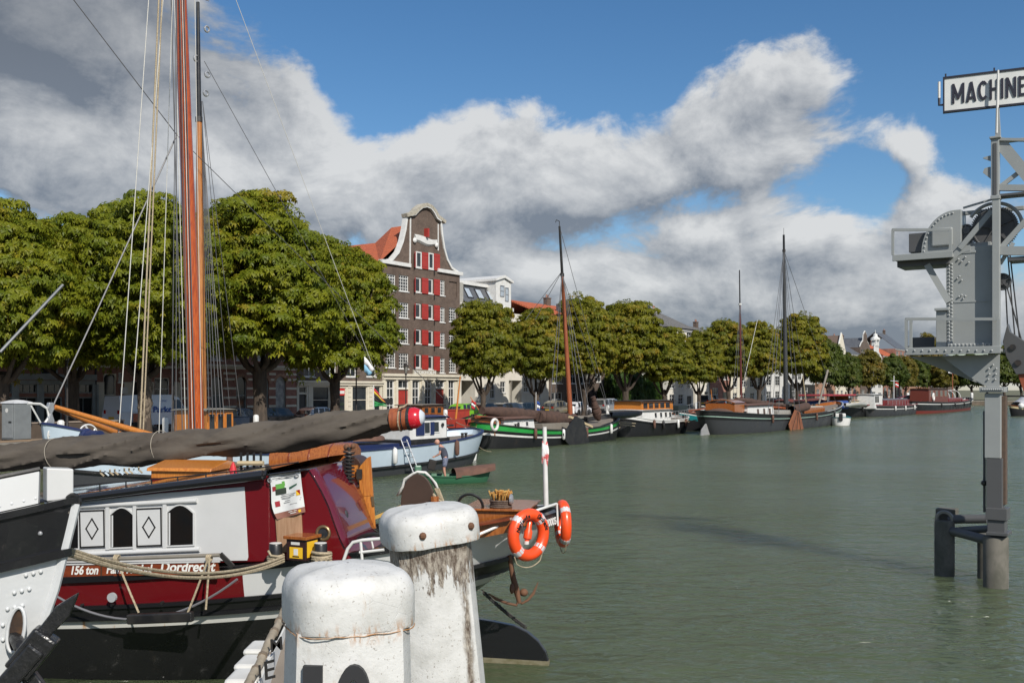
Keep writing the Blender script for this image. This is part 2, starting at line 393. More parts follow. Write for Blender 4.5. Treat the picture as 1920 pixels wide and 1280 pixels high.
class Bld:
    def __init__(s, name, label, px0, px1, t=TB, group='houses along the quay', depth=11):
        s.t = t; s.px0 = px0; s.s0 = S(px0, t); s.W = S(px1, t) - s.s0; s.D = depth
        s.o = thing(name, label, 'house', QP(s.s0, t, QZ), YAW, group); s.ops = []
    def x(s, px): return S(px, s.t) - s.s0
    def z(s, px, py): return FZ(px, py, s.t) - QZ
    def rect(s, a, b, c, d):      # px0, px1, ytop, ybottom
        m_ = (a + b) / 2; return (s.x(a), s.x(b), s.z(m_, d), s.z(m_, c))
    def wall(s, H, m_, z0=0, x0=0, x1=None, name='wall', depth=.22, y=0):
        x1 = s.W if x1 is None else x1
        ops = [o for o in s.ops if o[0] < x1 - .05 and o[1] > x0 + .05 and o[2] < H - .05 and o[3] > z0 + .05]
        xs = sorted({x0, x1, *[min(max(v, x0), x1) for o in ops for v in o[:2]]}); zs = sorted({z0, H, *[min(max(v, z0), H) for o in ops for v in o[2:4]]})
        b = MB()
        for i in range(len(xs) - 1):
            for j in range(len(zs) - 1):
                cx, cz = (xs[i] + xs[i + 1]) / 2, (zs[j] + zs[j + 1]) / 2
                if any(o[0] < cx < o[1] and o[2] < cz < o[3] for o in ops): continue
                b.add([(xs[i], y, zs[j]), (xs[i + 1], y, zs[j]), (xs[i + 1], y, zs[j + 1]), (xs[i], y, zs[j + 1])], [(0, 1, 2, 3)])
        for o in ops:
            a, c, d, e = max(o[0], x0), min(o[1], x1), max(o[2], z0), min(o[3], H)
            for (p, q) in (((a, d), (a, e)), ((a, e), (c, e)), ((c, e), (c, d)), ((c, d), (a, d))):
                b.add([(p[0], y, p[1]), (q[0], y, q[1]), (q[0], y + depth, q[1]), (p[0], y + depth, p[1])], [(0, 1, 2, 3)])
        # sides, back and top of the block
        D = s.D
        b.add([(x0, y, z0), (x0, y, H), (x0, D, H), (x0, D, z0), (x1, y, z0), (x1, y, H), (x1, D, H), (x1, D, z0)], [(0, 1, 2, 3), (4, 7, 6, 5), (3, 2, 6, 7), (1, 5, 6, 2)])
        me = bpy.data.meshes.new(name); me.from_pydata(b.v, [], b.f); me.materials.append(m_)
        ob = bpy.data.objects.new(name, me); COL.objects.link(ob); ob.parent = s.o; return ob
    def win(s, r, cols=2, rows=3, frame=WHITE, pane=GLASS, sill=WHITE, y=.10, fw=.08, mw=.035, arch=None, open_=True, name='window'):
        x0, x1, z0, z1 = r
        if open_: s.ops.append(r)
        b = MB()
        b.box(x0, x0 + fw, y - .03, y + .05, z0, z1).box(x1 - fw, x1, y - .03, y + .05, z0, z1)
        b.box(x0 + fw, x1 - fw, y - .028, y + .048, z1 - fw, z1).box(x0 + fw, x1 - fw, y - .028, y + .048, z0, z0 + fw)
        for i in range(1, cols):
            xx = x0 + (x1 - x0) * i / cols; b.box(xx - mw / 2, xx + mw / 2, y - .01, y + .03, z0 + fw, z1 - fw)
        for i in range(1, rows):
            zz = z0 + (z1 - z0) * i / rows; k = mw * 1.6 if (rows == 2 or i == rows - 1) else mw
            b.box(x0 + fw, x1 - fw, y - .006, y + .026, zz - k / 2, zz + k / 2)
        wo = b.build(name, frame, s.o)
        MB().add([(x0 + .02, y + .035, z0 + .02), (x1 - .02, y + .035, z0 + .02), (x1 - .02, y + .035, z1 - .02), (x0 + .02, y + .035, z1 - .02)], [(0, 1, 2, 3)]).build('pane', pane, wo)
        if sill: MB().box(x0 - .06, x1 + .06, -.07, y - .03, z0 - .09, z0 - .002).build('sill', sill, wo)
        if arch is not None:
            n = 8; w2 = (x1 - x0) / 2; xc = (x0 + x1) / 2; h = w2 * .95
            sp = MB()
            for sgn in (-1, 1):
                pts = [(xc + sgn * w2 * math.sin(math.pi / 2 * i / n), z1 - h + h * math.cos(math.pi / 2 * i / n)) for i in range(n + 1)]
                poly = pts + [(xc + sgn * w2, z1 + .001)]
                if sgn < 0: poly = poly[::-1]
                sp.prism(poly, .003, y - .032)
            sp.build('arch_spandrel', arch, wo)
        return wo
    def door(s, r, m_, panels=True):
        x0, x1, z0, z1 = r; s.ops.append(r)
        d = MB().box(x0, x1, .14, .2, z0, z1).build('door', m_, s.o)
        if panels:
            w_ = (x1 - x0)
            for k in range(3): MB().box(x0 + w_ * .16, x1 - w_ * .16, .128, .139, z0 + (z1 - z0) * (.06 + .32 * k), z0 + (z1 - z0) * (.33 + .32 * k)).build('door_panel', m_, d)
        MB().ball((x0 + .1, .1, z0 + (z1 - z0) * .45), .035, 6).build('handle', STEEL, d)
        return d
    def part(s, name, m_, *boxes, bevel=0):
        b = MB()
        for q in boxes: b.box(*q)
        return b.build(name, m_, s.o, bevel=bevel)
    def ridge_roof(s, H, rise, m_, over=.25, name='roof', x0=0, x1=None, back=None):
        "ridge parallel to the street"
        x1 = s.W if x1 is None else x1; D = back or s.D
        pr = [(-over, H - .05), (D / 2, H + rise), (D + over, H - .05), (D + over, H + .12), (D / 2, H + rise + .2), (-over, H + .12)]
        return MB().prism(pr, x0 - .02, x1 + .02, 'x').build(name, m_, s.o)
    def cornice(s, z, m_=WHITE, h=.3, out=.22, x0=None, x1=None, name='cornice'):
        x0 = -.04 if x0 is None else x0; x1 = s.W + .04 if x1 is None else x1
        return MB().box(x0, x1, -out * .55, .01, z - h, z - h * .45).box(x0 - .05, x1 + .05, -out, .012, z - h * .45 + .001, z).build(name, m_, s.o)
    def chimney(s, x, y, z0, z1, m_=None, parent=None):
        c = MB().box(x - .45, x + .45, y - .3, y + .3, z0, z1).box(x - .52, x + .52, y - .36, y + .36, z1 + .001, z1 + .12).build('chimney', m_ or BR_DARK, parent or s.o)
        MB().lathe([(.11, z1 + .12), (.09, z1 + .55)], 8, (x - .2, y, 0)).lathe([(.11, z1 + .12), (.09, z1 + .5)], 8, (x + .2, y, 0)).build('chimney_pot', BR_RED, c)

# ---- brick house with a grey wooden shop front, far left
b = Bld('brick_house', 'red brick house over a grey timber shop front, leftmost in the row', -150, 180)
for r in ((136, 161, 651, 692), (42, 60, 648, 690), (-30, -8, 648, 690)): b.win(b.rect(*r), 2, 2)
b.win(b.rect(77, 110, 652, 702), 1, 1, GREYP, DARK)
for (a, c) in ((32, 71), (79, 117), (138, 176), (-20, 24)):
    b.win(b.rect(a, c, 719, 737), 3, 1, GREYP, sill=None); b.win(b.rect(a, c, 744, 792), 2, 1, GREYP, DARK, sill=None)
H = b.z(80, 520); b.wall(H, BR_RED)
x_ = [b.x(v) for v in (-150, 180)]
b.part('shop_front', GREYP, (0, b.W, -.14, -.01, b.z(100, 712), b.z(100, 701)), (0, b.W, -.09, -.011, b.z(100, 719.5), b.z(100, 713)),
       *[(b.x(v) - .22, b.x(v) + .22, -.12, -.012, 0, b.z(v, 720)) for v in (28, 75, 127, 178, -20)])
sh = b.rect(162, 172, 662, 692)
b.part('shutter', BLACKP, (sh[0], sh[1], -.06, -.01, sh[2], sh[3]))
b.part('drain_pipe', BLACKP, (b.W - .12, b.W - .02, -.12, -.015, 0, H))
b.ridge_roof(H, 3.5, TILE_G); b.cornice(H)

# ---- cream and brick house with arched door
b = Bld('arched_door_house', 'cream and red brick house with an arched door, partly behind the van', 181, 334)
b.win(b.rect(192, 213, 641, 667), 2, 1, pane=CURT); b.win(b.rect(235, 257, 641, 667), 2, 1, pane=CURT); b.win(b.rect(285, 306, 641, 667), 2, 1)
b.win(b.rect(194, 218, 700, 780), 1, 2, CREAM, GLASS, sill=None, arch=CREAM)
b.win(b.rect(246, 266, 714, 790), 1, 2, GREYP, DARK, sill=None)
b.win(b.rect(290, 318, 708, 770), 2, 3); b.win(b.rect(222, 232, 698, 716), 1, 1)
H = b.z(250, 500); b.wall(H, BR_RED)
zc = b.z(250, 690)
b.part('stone_band', CREAM, *[(0, b.W, -.05 - .002 * i, -.008, b.z(250, y), b.z(250, y - h)) for i, (y, h) in enumerate(((690, 6), (672, 3), (640, 3), (610, 4)))],
       *[(b.x(v) - .35, b.x(v) + .35, -.07, -.009, 0, b.z(v, 716)) for v in (186, 240, 280, 330)])
rc = b.rect(220, 243, 726, 738)
b.part('name_plate', WHITE, (b.x(224), b.x(238), -.11, -.075, rc[2], rc[3]))
b.ridge_roof(H, 3, TILE_G); b.cornice(H)

# ---- red brick house with pale stone bands
b = Bld('banded_brick_house', 'red brick house with white stone bands and round-arched windows', 335, 556)
AR = [(395, 418), (443, 462), (483, 504), (517, 536), (352, 372)]
for (a, c) in AR:
    b.win(b.rect(a, c, 706, 776), 1, 2, GREYP, CURT if a > 470 else GLASS, sill=CREAM, arch=BR_RED)
    b.win(b.rect(a, c, 645, 675), 2, 1, pane=BLIND); b.win(b.rect(a, c, 570, 612), 2, 2)
H = b.z(450, 500); b.wall(H, BR_RED)
bands = []
for y in (762, 745, 728, 711, 700):
    zz = b.z(450, y)
    xs = [0] + sorted(v for (a, c) in AR for v in (b.x(a) - .02, b.x(c) + .02)) + [b.W]
    for i in range(0, len(xs), 2): bands.append((xs[i], xs[i + 1], -.04, -.006, zz - .09, zz + .09))
for q in bands: b.part('stone_band', CREAM, q)
b.part('plinth', STONE, (0, b.W, -.08, -.007, 0, b.z(450, 778)))
for (a, c) in AR:    # brick arch rings round each head
    xc = (b.x(a) + b.x(c)) / 2; w2 = (b.x(c) - b.x(a)) / 2; zt = b.z((a + c) / 2, 706)
    m2 = MB()
    for i in range(9):
        a0 = math.pi * (i + .04) / 9; a1 = math.pi * (i + .96) / 9; r0, r1 = w2 * 1.02, w2 * 1.45; h = .95
        m2.prism([(xc + r0 * math.cos(a0), zt - w2 * h + r0 * math.sin(a0)), (xc + r1 * math.cos(a0), zt - w2 * h + r1 * math.sin(a0)), (xc + r1 * math.cos(a1), zt - w2 * h + r1 * math.sin(a1)), (xc + r0 * math.cos(a1), zt - w2 * h + r0 * math.sin(a1))], -.05, -.004)
    m2.build('arch_stones', BR_PINK if a % 2 else BR_RED, b.o)
b.cornice(b.z(450, 684), CREAM, .35, .25, name='stone_cornice'); b.cornice(H); b.ridge_roof(H, 3.5, TILE_G)

# ---- brown brick house with cream ground floor
b = Bld('brown_brick_house', 'brown brick house with a cream panelled ground floor, left of the gabled warehouse', 557, 716)
for (a, c) in ((570, 591), (610, 630), (649, 668), (687, 705)):
    b.win(b.rect(a, c, 668, 706), 2, 2, mw=.05); b.win(b.rect(a, c, 605, 645), 2, 2); b.win(b.rect(a, c, 540, 580), 2, 2)
for (a, c, y0) in ((587, 618, 724), (634, 649, 727), (661, 689, 724), (702, 714, 724)): b.win(b.rect(a, c, y0, 775), 1, 2 if a in (587, 661) else 1, CREAM, GLASS, sill=CREAM)
b.win(b.rect(561, 575, 724, 737), 1, 1, CREAM, sill=None); b.door(b.rect(561, 575, 739, 788), mat('dark_grey_door', (.03, .032, .035), .4))
H = b.z(640, 520); zg = b.z(640, 716)
b.wall(zg, CREAM, name='ground_floor_wall'); b.wall(H, BR_BROWN, z0=zg + .004)
b.cornice(zg + .1, CREAM, .4, .25, name='shop_cornice'); b.cornice(H); b.ridge_roof(H, 3.2, TILE_G)
b.part('banded_pier', CREAM, *[(b.x(v) - .2, b.x(v) + .2, -.05, -.005, z_ * .42 + .02, z_ * .42 + .40) for v in (581, 626, 655, 695) for z_ in range(8)])
rr = b.rect(637, 647, 728, 741)
b.part('red_notice', mat('red_sign', (.5, .02, .02), .5), (rr[0], rr[1], .03, .06, rr[2], rr[3])); b.part('notice_text', WHITE, (rr[0] + .05, rr[1] - .05, .025, .0295, rr[2] + .15, rr[3] - .2))

# ---- the gabled warehouse
b = Bld('gabled_warehouse', 'tall dark brick warehouse with red shutters and a white bell-shaped gable', 717, 862, depth=20)
ROWS = [(516, 546), (567, 596), (615, 644), (662, 691)]
for i, (y0, y1) in enumerate(ROWS):
    b.win(b.rect(723, 741.5, y0 - 2, y1 - 2), 4, 5, mw=.05); b.win(b.rect(748, 766, y0, y1), 4, 5, mw=.05)
    if i: b.win(b.rect(842, 855, y0 + 10, y1 + 7), 3, 5, mw=.05)
    b.win(b.rect(824.5, 834, y0 + 9, y1 + 8), 3, 5, mw=.05)
rb = b.rect(842, 857, 528, 557); b.ops.append(rb); b.part('blind_panel', BR_DARK, (rb[0] - .02, rb[1] + .02, .12, .2, rb[2] - .02, rb[3] + .02))
SH = [(472, 502)] + [(y0 + 4, y1 + 3) for (y0, y1) in ROWS]
SH = [(472, 503), (520, 549), (568.5, 597), (617, 645), (664, 691)]
for (y0, y1) in SH:
    kw = dict(y=-.055, open_=False) if y0 == 472 else {}       # the gable windows sit on the thin gable wall
    b.win(b.rect(779, 789.5, y0, y1 - 1), 1, 1, fw=.13, sill=WHITE, **kw); b.win(b.rect(802.5, 812, y0 + 2.5, y1 + 1.5), 1, 1, fw=.13, sill=WHITE, **kw)
    for (a, c, dy) in ((789.8, 802.2, 1.5), (812.3, 824, 4)):
        r = b.rect(a, c, y0 + dy, y1 + dy); so_ = b.part('shutter', SHUT, (r[0] + .03, r[1] - .03, -.10, -.045, r[2], r[3]))
        for q in ((r[2] + .2, r[2] + .3), (r[3] - .3, r[3] - .2)): MB().box(r[0] + .05, r[1] - .05, -.115, -.101, *q).build('hinge', SHUT, so_)
    r = b.rect(773.3, 778.8, y0, y1 - 1)      # left leaf stands open, nearly end on
    MB().bar((r[1], -.03, (r[2] + r[3]) / 2), (r[1] - .42, -.30, (r[2] + r[3]) / 2), .05, r[3] - r[2]).build('shutter', SHUT, b.o)
    c_ = b.x(808); b.part('hoist_post', BLACKP, (c_ + .45, c_ + .53, -.1, -.02, b.z(808, y1 + 12), b.z(808, y1 + 4)))
for (a, c) in ((725, 739), (773, 786.5), (796.5, 809), (841, 852)): b.win(b.rect(a, c, 712, 776), 2, 4, fw=.12, mw=.06, sill=CREAM)
b.win(b.rect(746, 766, 712, 728), 2, 1, fw=.1, sill=None); b.win(b.rect(817, 833, 712, 727), 2, 1, fw=.1, sill=None)
b.door(b.rect(746, 766, 730, 787), SHUT); b.door(b.rect(817, 833, 729, 787), SHUT)
W = b.W; zg = b.z(790, 706); zf = b.z(740, 496)
b.wall(zg, CREAM, name='ground_floor_wall'); b.wall(zf, BR_DARK, z0=zg + .004)
b.cornice(zg + .25, CREAM, .55, .35, name='shop_cornice')
b.part('pilaster', CREAM, *[(b.x(v) - .16, b.x(v) + .16, -.12, -.006, 0, zg - .35) for v in (719, 743, 769.5, 791.5, 813, 837, 859)])
# bell gable, traced as a front wall with thickness
def gp(px, py): return (b.x(px), b.z(px, py))
Lc = [(748, 494), (752, 470), (757, 440), (761, 412)]; 
left = [(718, 491.5), (735, 486), (746, 473), (754, 452), (759, 430), (762, 408)]
top = [(766, 402), (774, 400), (781, 392), (789, 386), (797, 384), (806, 388), (813, 396), (818, 406), (826, 412)]
right = [(826, 418), (828, 440), (832, 466), (838, 487), (846, 502), (860, 512)]
poly = [gp(*p) for p in left + top + right]; poly += [(W, zf), (0, zf)]
MB().prism(poly[::-1], 0, .35).build('gable_wall', BR_DARK, b.o)
def trim(pts, wd, out, name, m_=WHITE):
    q = MB(); P3 = [Vector((p[0], 0, p[1])) for p in (gp(*p) for p in pts)]
    rows = []
    for i, p in enumerate(P3):
        d = (P3[min(i + 1, len(P3) - 1)] - P3[max(i - 1, 0)]).normalized(); nn = Vector((-d.z, 0, d.x))
        a_, c_ = p + nn * wd * .5, p - nn * wd * .5
        rows.append([(a_.x, -out, a_.z), (c_.x, -out, c_.z), (c_.x, .42, c_.z), (a_.x, .42, a_.z)])
    q.grid(rows, closed=True); q.f.append((0, 1, 2, 3)); q.mi.append(0); n_ = len(q.v); q.f.append((n_ - 4, n_ - 3, n_ - 2, n_ - 1)); q.mi.append(0)
    return q.build(name, m_, b.o)
trim(left, .23, .13, 'gable_scroll'); trim(right, .23, .13, 'gable_scroll')
trim([(759, 404)] + top + [(832, 417)], .34, .32, 'gable_coping', mat('weathered_cornice', (.42, .39, .32), .8, (.22, .2, .16), 3, .8))
trim([(765, 402), (768, 404)] + [(775, 402.5), (782, 394.5), (789, 389), (797, 387.5), (805, 391), (811, 399), (816, 409), (824, 415)], .16, .30, 'coping_moulding')
trim([(769, 408), (768.5, 450), (768, 494)], .16, .08, 'gable_pilaster'); trim([(821, 420), (821, 470)], .12, .08, 'gable_pilaster')
b.part('frieze', WHITE, (-.25, b.x(768), -.22, .30, zf - .05, zf + .3)); b.part('frieze', WHITE, (b.x(819), W + .3, -.22, .30, zf - .05, zf + .3))
sc_ = MB()
xs = [b.x(776) + (b.x(817) - b.x(776)) * i / 14 for i in range(15)]; zc = b.z(796, 451)
rows = [[(x, -.03, zc + .42 + .1 * math.sin(i * .45) - .02 * i), (x, -.2, zc + .3 + .1 * math.sin(i * .45)), (x, -.2, zc - .22 + .12 * math.sin(i * .45 + 1)), (x, -.03, zc - .4 + .12 * math.sin(i * .45 + 1))] for i, x in enumerate(xs)]
sc_.grid(rows, True); sc_.ball((xs[0], -.12, zc - .2), .28, 8, (1, .6, 1)); sc_.ball((xs[-1], -.12, zc - .25), .28, 8, (1, .6, 1)); sc_.build('stone_scroll', WHITE, b.o, smooth=40)
xm = b.x(796.5); b.part('hoist_beam', SHUT, (xm - .12, xm + .12, -.5, .1, b.z(797, 445), b.z(797, 429)))
MB().box(xm + .18, xm + .26, -.12, .0, b.z(797, 446), b.z(797, 431)).build('hoist_bracket', WHITE, b.o)
rs = b.rect(773, 816, 693.5, 702)
name_b = MB().box(rs[0], rs[1], -.16, -.01, rs[2], rs[3]).build('name_stone', mat('name_stone', (.36, .33, .27), .8, (.24, .22, .18), 6, .8), b.o, bevel=.03)
text('STOKHOLM', .42, name_b, Matrix.Translation((rs[0] + .12, -.165, rs[2] + .07)) @ Matrix.Rotation(R(90), 4, 'X'), WHITE, bold=.012, width=rs[1] - rs[0] - .24)
# red pantile roof: steep front roof behind the gable, lower ridge running back
zr = b.z(768, 412); zl = zr - 1.5; xm = b.x(794)
MB().add([(0, .36, zf + .1), (xm, .36, zr), (W, .36, zf + .1), (xm, 4.2, zr - .1), (xm, 6.4, zl), (xm, 20, zl), (0, 20, zf + .1), (W, 20, zf + .1)],
         [(0, 1, 3), (0, 3, 4), (0, 4, 5, 6), (2, 3, 1), (2, 4, 3), (2, 7, 5, 4), (5, 7, 6)]).build('roof', TILE_O, b.o)
b.part('roof_vent', STEEL, (1.2, 2.2, 15, 16, zl - 1.5, zl + .9))

# ---- white apartment block
b = Bld('white_apartments', 'off-white modern apartment block with garage openings and grey mansard skylights', 863, 1029, depth=14)
for r in ((919, 928, 715, 747), (938, 948, 715, 736), (982, 991, 716, 735), (1004, 1014, 716, 746)): b.win(b.rect(*r), 2, 2)
for r in ((875, 884, 665, 690), (910, 920, 665, 690), (945, 955, 668, 690), (985, 995, 668, 690), (910, 920, 620, 645), (945, 955, 620, 645)): b.win(b.rect(*r), 2, 1)
for r in ((865, 891, 713, 788), (954, 978, 713, 780)):
    q = b.rect(*r); b.ops.append(q)
    b.part('garage_recess', OFFW, (q[0], q[1], 3.4, 3.5, 0, q[3]), (q[0] - .1, q[0], .23, 3.39, 0, q[3]), (q[1], q[1] + .1, .23, 3.39, 0, q[3]), (q[0], q[1], .23, 3.39, q[3], q[3] + .1))
    b.part('gate', IRON, *[(q[0] + .25 * i, q[0] + .25 * i + .03, 2.6, 2.63, .1, 2.2) for i in range(1, int((q[1] - q[0]) / .25))], (q[0], q[1], 2.59, 2.64, 2.2, 2.26))
xe = b.x(960); He = b.z(920, 574); Hl = b.z(1000, 592)
b.wall(He, OFFW, x1=xe); b.wall(Hl, OFFW, x0=xe + .004, name='wing_wall')
b.part('planter_wall', mat('dark_planter', (.06, .06, .06), .8), (0 + .5, b.W, -.3, -.02, 0, .75))
zt = b.z(900, 534); sl = 1.3
x0, x1 = b.x(873), b.x(938)
MB().add([(x0, .02, He + .05), (x1 + .6, .02, He + .05), (x1, sl, zt), (x0, sl, zt), (x0, 8, zt), (x1, 8, zt)], [(0, 1, 2, 3), (3, 2, 5, 4)]).build('mansard_roof', SLATE, b.o)
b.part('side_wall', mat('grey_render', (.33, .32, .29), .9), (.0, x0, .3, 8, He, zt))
b.part('eave', WHITE, (x0 - .2, b.x(960), -.25, .2, He - .35, He + .04))
b.part('roof_edge', WHITE, (-.02, b.x(932), 1.0, 8.3, zt, zt + .35))
for (a, c) in ((890, 901), (910, 922), (931, 942)):
    xx0, xx1 = b.x(a) - .7, b.x(c) - .75; f0, f1 = .28, .86
    q = MB()
    P = lambda x, f, o: (x, .02 + (sl - .02) * f - o, He + .05 + (zt - He - .05) * f + o * .5)
    q.add([P(xx0, f0, .06), P(xx1, f0, .06), P(xx1, f1, .06), P(xx0, f1, .06), P(xx0, f0, -.05), P(xx1, f0, -.05), P(xx1, f1, -.05), P(xx0, f1, -.05)], [(0, 1, 2, 3), (0, 4, 5, 1), (1, 5, 6, 2), (2, 6, 7, 3), (3, 7, 4, 0)])
    so_ = q.build('skylight', BLACKP, b.o); e = .12
    MB().add([P(xx0 + e, f0 + .06, .075), P(xx1 - e, f0 + .06, .075), P(xx1 - e, f1 - .06, .075), P(xx0 + e, f1 - .06, .075)], [(0, 1, 2, 3)]).build('pane', mat('sky_glass', (.35, .40, .45), .08), so_)
# white gabled dormer
xa, xb = b.x(929), b.x(957); zb = b.z(945, 590); ze = b.z(943, 529); zp = b.z(943, 521)
MB().prism([(xa, zb), (xb, zb), (xb, ze), ((xa + xb) / 2, zp), (xa, ze)], -.08, 9).build('dormer', WHITE, b.o)
MB().prism([(xa - .25, ze), ((xa + xb) / 2, zp), (xb + .25, ze), (xb + .25, ze + .25), ((xa + xb) / 2, zp + .3), (xa - .25, ze + .25)], -.3, 9.2).build('dormer_roof', WHITE, b.o)
for (a, c, y0, y1) in ((936, 944, 535, 556), (945.5, 952, 539, 565)):
    r = b.rect(a, c, y0, y1); b.win(r, 1, 2, STEEL, mat('sky_glass', (0, 0, 0)), sill=None, y=-.12, open_=False)
b.chimney(b.x(972), 3, Hl, Hl + .7)

# ---- generic town house
def house(name, label, px0, px1, ye, floors, cols, wallm, roofm=None, rise=3.0, gable=None, frame=WHITE, depth=11, muntin=(2, 3), ground=None, ydoor=None, wr=.58, chim=True, t=TB, fh=None):
    b = Bld(name, label, px0, px1, t=t, depth=depth); pm = (px0 + px1) / 2
    H = b.z(pm, ye); W = b.W; fh = fh or H / floors; cw = W / cols
    for f in range(floors):
        for c in range(cols):
            x0 = cw * (c + .5 - wr / 2); x1 = cw * (c + .5 + wr / 2)
            if f == 0 and c == (cols - 1): b.door((x0 + .05, x1 - .05, .1, min(2.4, fh * .75)), mat('door_green_black', (.03, .035, .03), .4)); continue
            b.win((x0, x1, f * fh + fh * .24, f * fh + fh * .86), *muntin, frame=frame)
    if ground: b.wall(fh, ground, name='ground_floor_wall'); b.wall(H, wallm, z0=fh + .004)
    else: b.wall(H, wallm)
    if gable is None:
        b.cornice(H); b.ridge_roof(H, rise, roofm or TILE_G)
        if chim: b.chimney(W * .8, depth / 2, H + rise - .8, H + rise + 1.0)
    else:
        hg = gable
        if hg[0] == 'point': pl = [(0, H), (W, H), (W / 2, H + hg[1])]
        else: pl = [(0, H), (W, H), (W * .86, H + hg[1] * .25), (W * .68, H + hg[1] * .42), (W * .66, H + hg[1] * .78), (W * .5, H + hg[1]), (W * .34, H + hg[1] * .78), (W * .32, H + hg[1] * .42), (W * .14, H + hg[1] * .25)]
        MB().prism(pl, 0, .35).build('gable_wall', wallm, b.o)
        q = MB(); n_ = len(pl)
        for i in range(1, n_): 
            p_, r_ = pl[i], pl[(i + 1) % n_]
            q.bar((p_[0], .16, p_[1]), (r_[0], .16, r_[1]), .5, .16, (0, 1, 0))
        q.build('gable_coping', WHITE, b.o)
        zr_ = H + hg[1] * (.92 if hg[0] == 'point' else .62)
        MB().add([(0, .36, H), (W / 2, .36, zr_), (W, .36, H), (0, depth, H), (W / 2, depth, zr_), (W, depth, H)], [(0, 1, 4, 3), (1, 2, 5, 4), (3, 4, 5)]).build('roof', roofm or TILE_G, b.o)
    return b
b = house('bay_window_house', 'brown brick house with broad white windows behind the orange mast', 1030, 1110, 600, 4, 3, BR_BROWN, TILE_O, 2.2, wr=.72, muntin=(3, 2))
b.part('side_gable', SLATE, (b.W * .62, b.W * .8, 1, 3, b.z(1070, 600), b.z(1070, 566)))
house('narrow_brown_house', 'narrow brown brick house beside the garden hedge', 1111, 1152, 640, 3, 2, BR_BROWN, TILE_O, 2.4)
b = house('white_grey_house', 'pale house with grey hipped roof showing above the trees', 1252, 1300, 617, 5, 3, OFFW, TILE_G, .1, chim=False)
Hh = b.z(1280, 617); W = b.W
MB().add([(-.4, -.4, Hh + .1), (W + .5, -.4, Hh + .1), (W + .5, 9, Hh + .1), (-.4, 9, Hh + .1), (W * .22, 3.4, Hh + 2.5), (W * .55, 3.4, Hh + 2.5)], [(0, 1, 5, 4), (1, 2, 5), (2, 3, 4, 5), (3, 0, 4)]).build('hipped_roof', TILE_G, b.o)
b.chimney(W * .25, 3.4, Hh + 2.2, Hh + 3.0, OFFW)
b = house('orange_roof_house', 'set-back house whose orange tiled roof shows above the trees', 1205, 1252, 612, 4, 2, BR_BROWN, TILE_O, 2.2, t=TB + 7)
house('low_white_house', 'low white house with a porch left of the red brick house', 1304, 1331, 680, 2, 2, OFFW, TILE_G, 2)
house('dark_red_house', 'dark red brick house with tall white windows', 1332, 1369, 640, 3, 2, BR_RED, TILE_G, 2.5, muntin=(2, 2))
house('banded_cream_house', 'cream and yellow banded house between the two dark masts', 1370, 1433, 650, 4, 4, CREAM, TILE_G, 2.5, wr=.5)
house('tall_white_house', 'tall white plastered house left of the black mast', 1434, 1481, 645, 4, 3, WHITE, TILE_G, 2.2)
house('white_shop_house', 'white house above a dark shop front, right of the black mast', 1482, 1528, 650, 3, 4, WHITE, TILE_G, 2.5, ground=BLACKP)
house('orange_brick_house', 'orange brick house at the far bend of the quay', 1529, 1566, 668, 3, 4, BR_PINK, TILE_G, 2.2)
house('steep_roof_house', 'far house with a steep brown roof and white gable edge', 1567, 1590, 678, 3, 3, CREAM, mat('brown_tiles', (.13, .09, .07), .9), 3, gable=('point', 6.5))
house('long_dark_roof_house', 'far long house with dark roof and chimney', 1591, 1612, 664, 3, 3, BR_PINK, SLATE, 3.6)
house('brick_tower_house', 'far narrow brown house with a rounded brick dormer', 1613, 1632, 652, 4, 2, BR_BROWN, SLATE, 2, gable=('bell', 4))
# white baroque front with a spire
b = house('white_spire_house', 'far white baroque front crowned by a small spire', 1633, 1655, 674, 4, 2, WHITE, SLATE, 2, gable=('bell', 4.5))
H = b.z(1644, 674); W = b.W
MB().box(W * .36, W * .64, -.15, .9, H + 3.4, H + 4.8).box(W * .33, W * .67, -.25, 1, H + 4.801, H + 5.0).lathe([(W * .10, H + 5.0), (W * .10, H + 5.4), (W * .05, H + 5.8), (W * .04, H + 6.5), (.08, H + 6.7), (.04, H + 7.6)], 10, (W / 2, .4, 0)).build('spire', WHITE, b.o)
b.win((W * .42, W * .58, H + 3.6, H + 4.5), 1, 1, y=-.18, open_=False, sill=None)
house('red_roof_far_house', 'far red brick house with orange roof right of the spire', 1656, 1678, 668, 3, 3, BR_RED, TILE_O, 3)
house('blue_roof_far_house', 'far house with large blue grey roof beside the crane', 1679, 1700, 655, 3, 3, BR_RED, SLATE, 4.5)
house('last_brick_house', 'last orange brick house, under the crane platform', 1701, 1742, 690, 3, 4, BR_PINK, TILE_G, 3)
house('dark_end_house', 'dark house behind the trees at the head of the basin', 1743, 1788, 668, 3, 4, BR_DARK, SLATE, 3)
# skyline masses behind: roofs one row back
b = house('back_row_house', 'grey roofed house standing a row behind the far quay', 1555, 1625, 655, 4, 4, BR_BROWN, SLATE, 4, t=TB + 22)
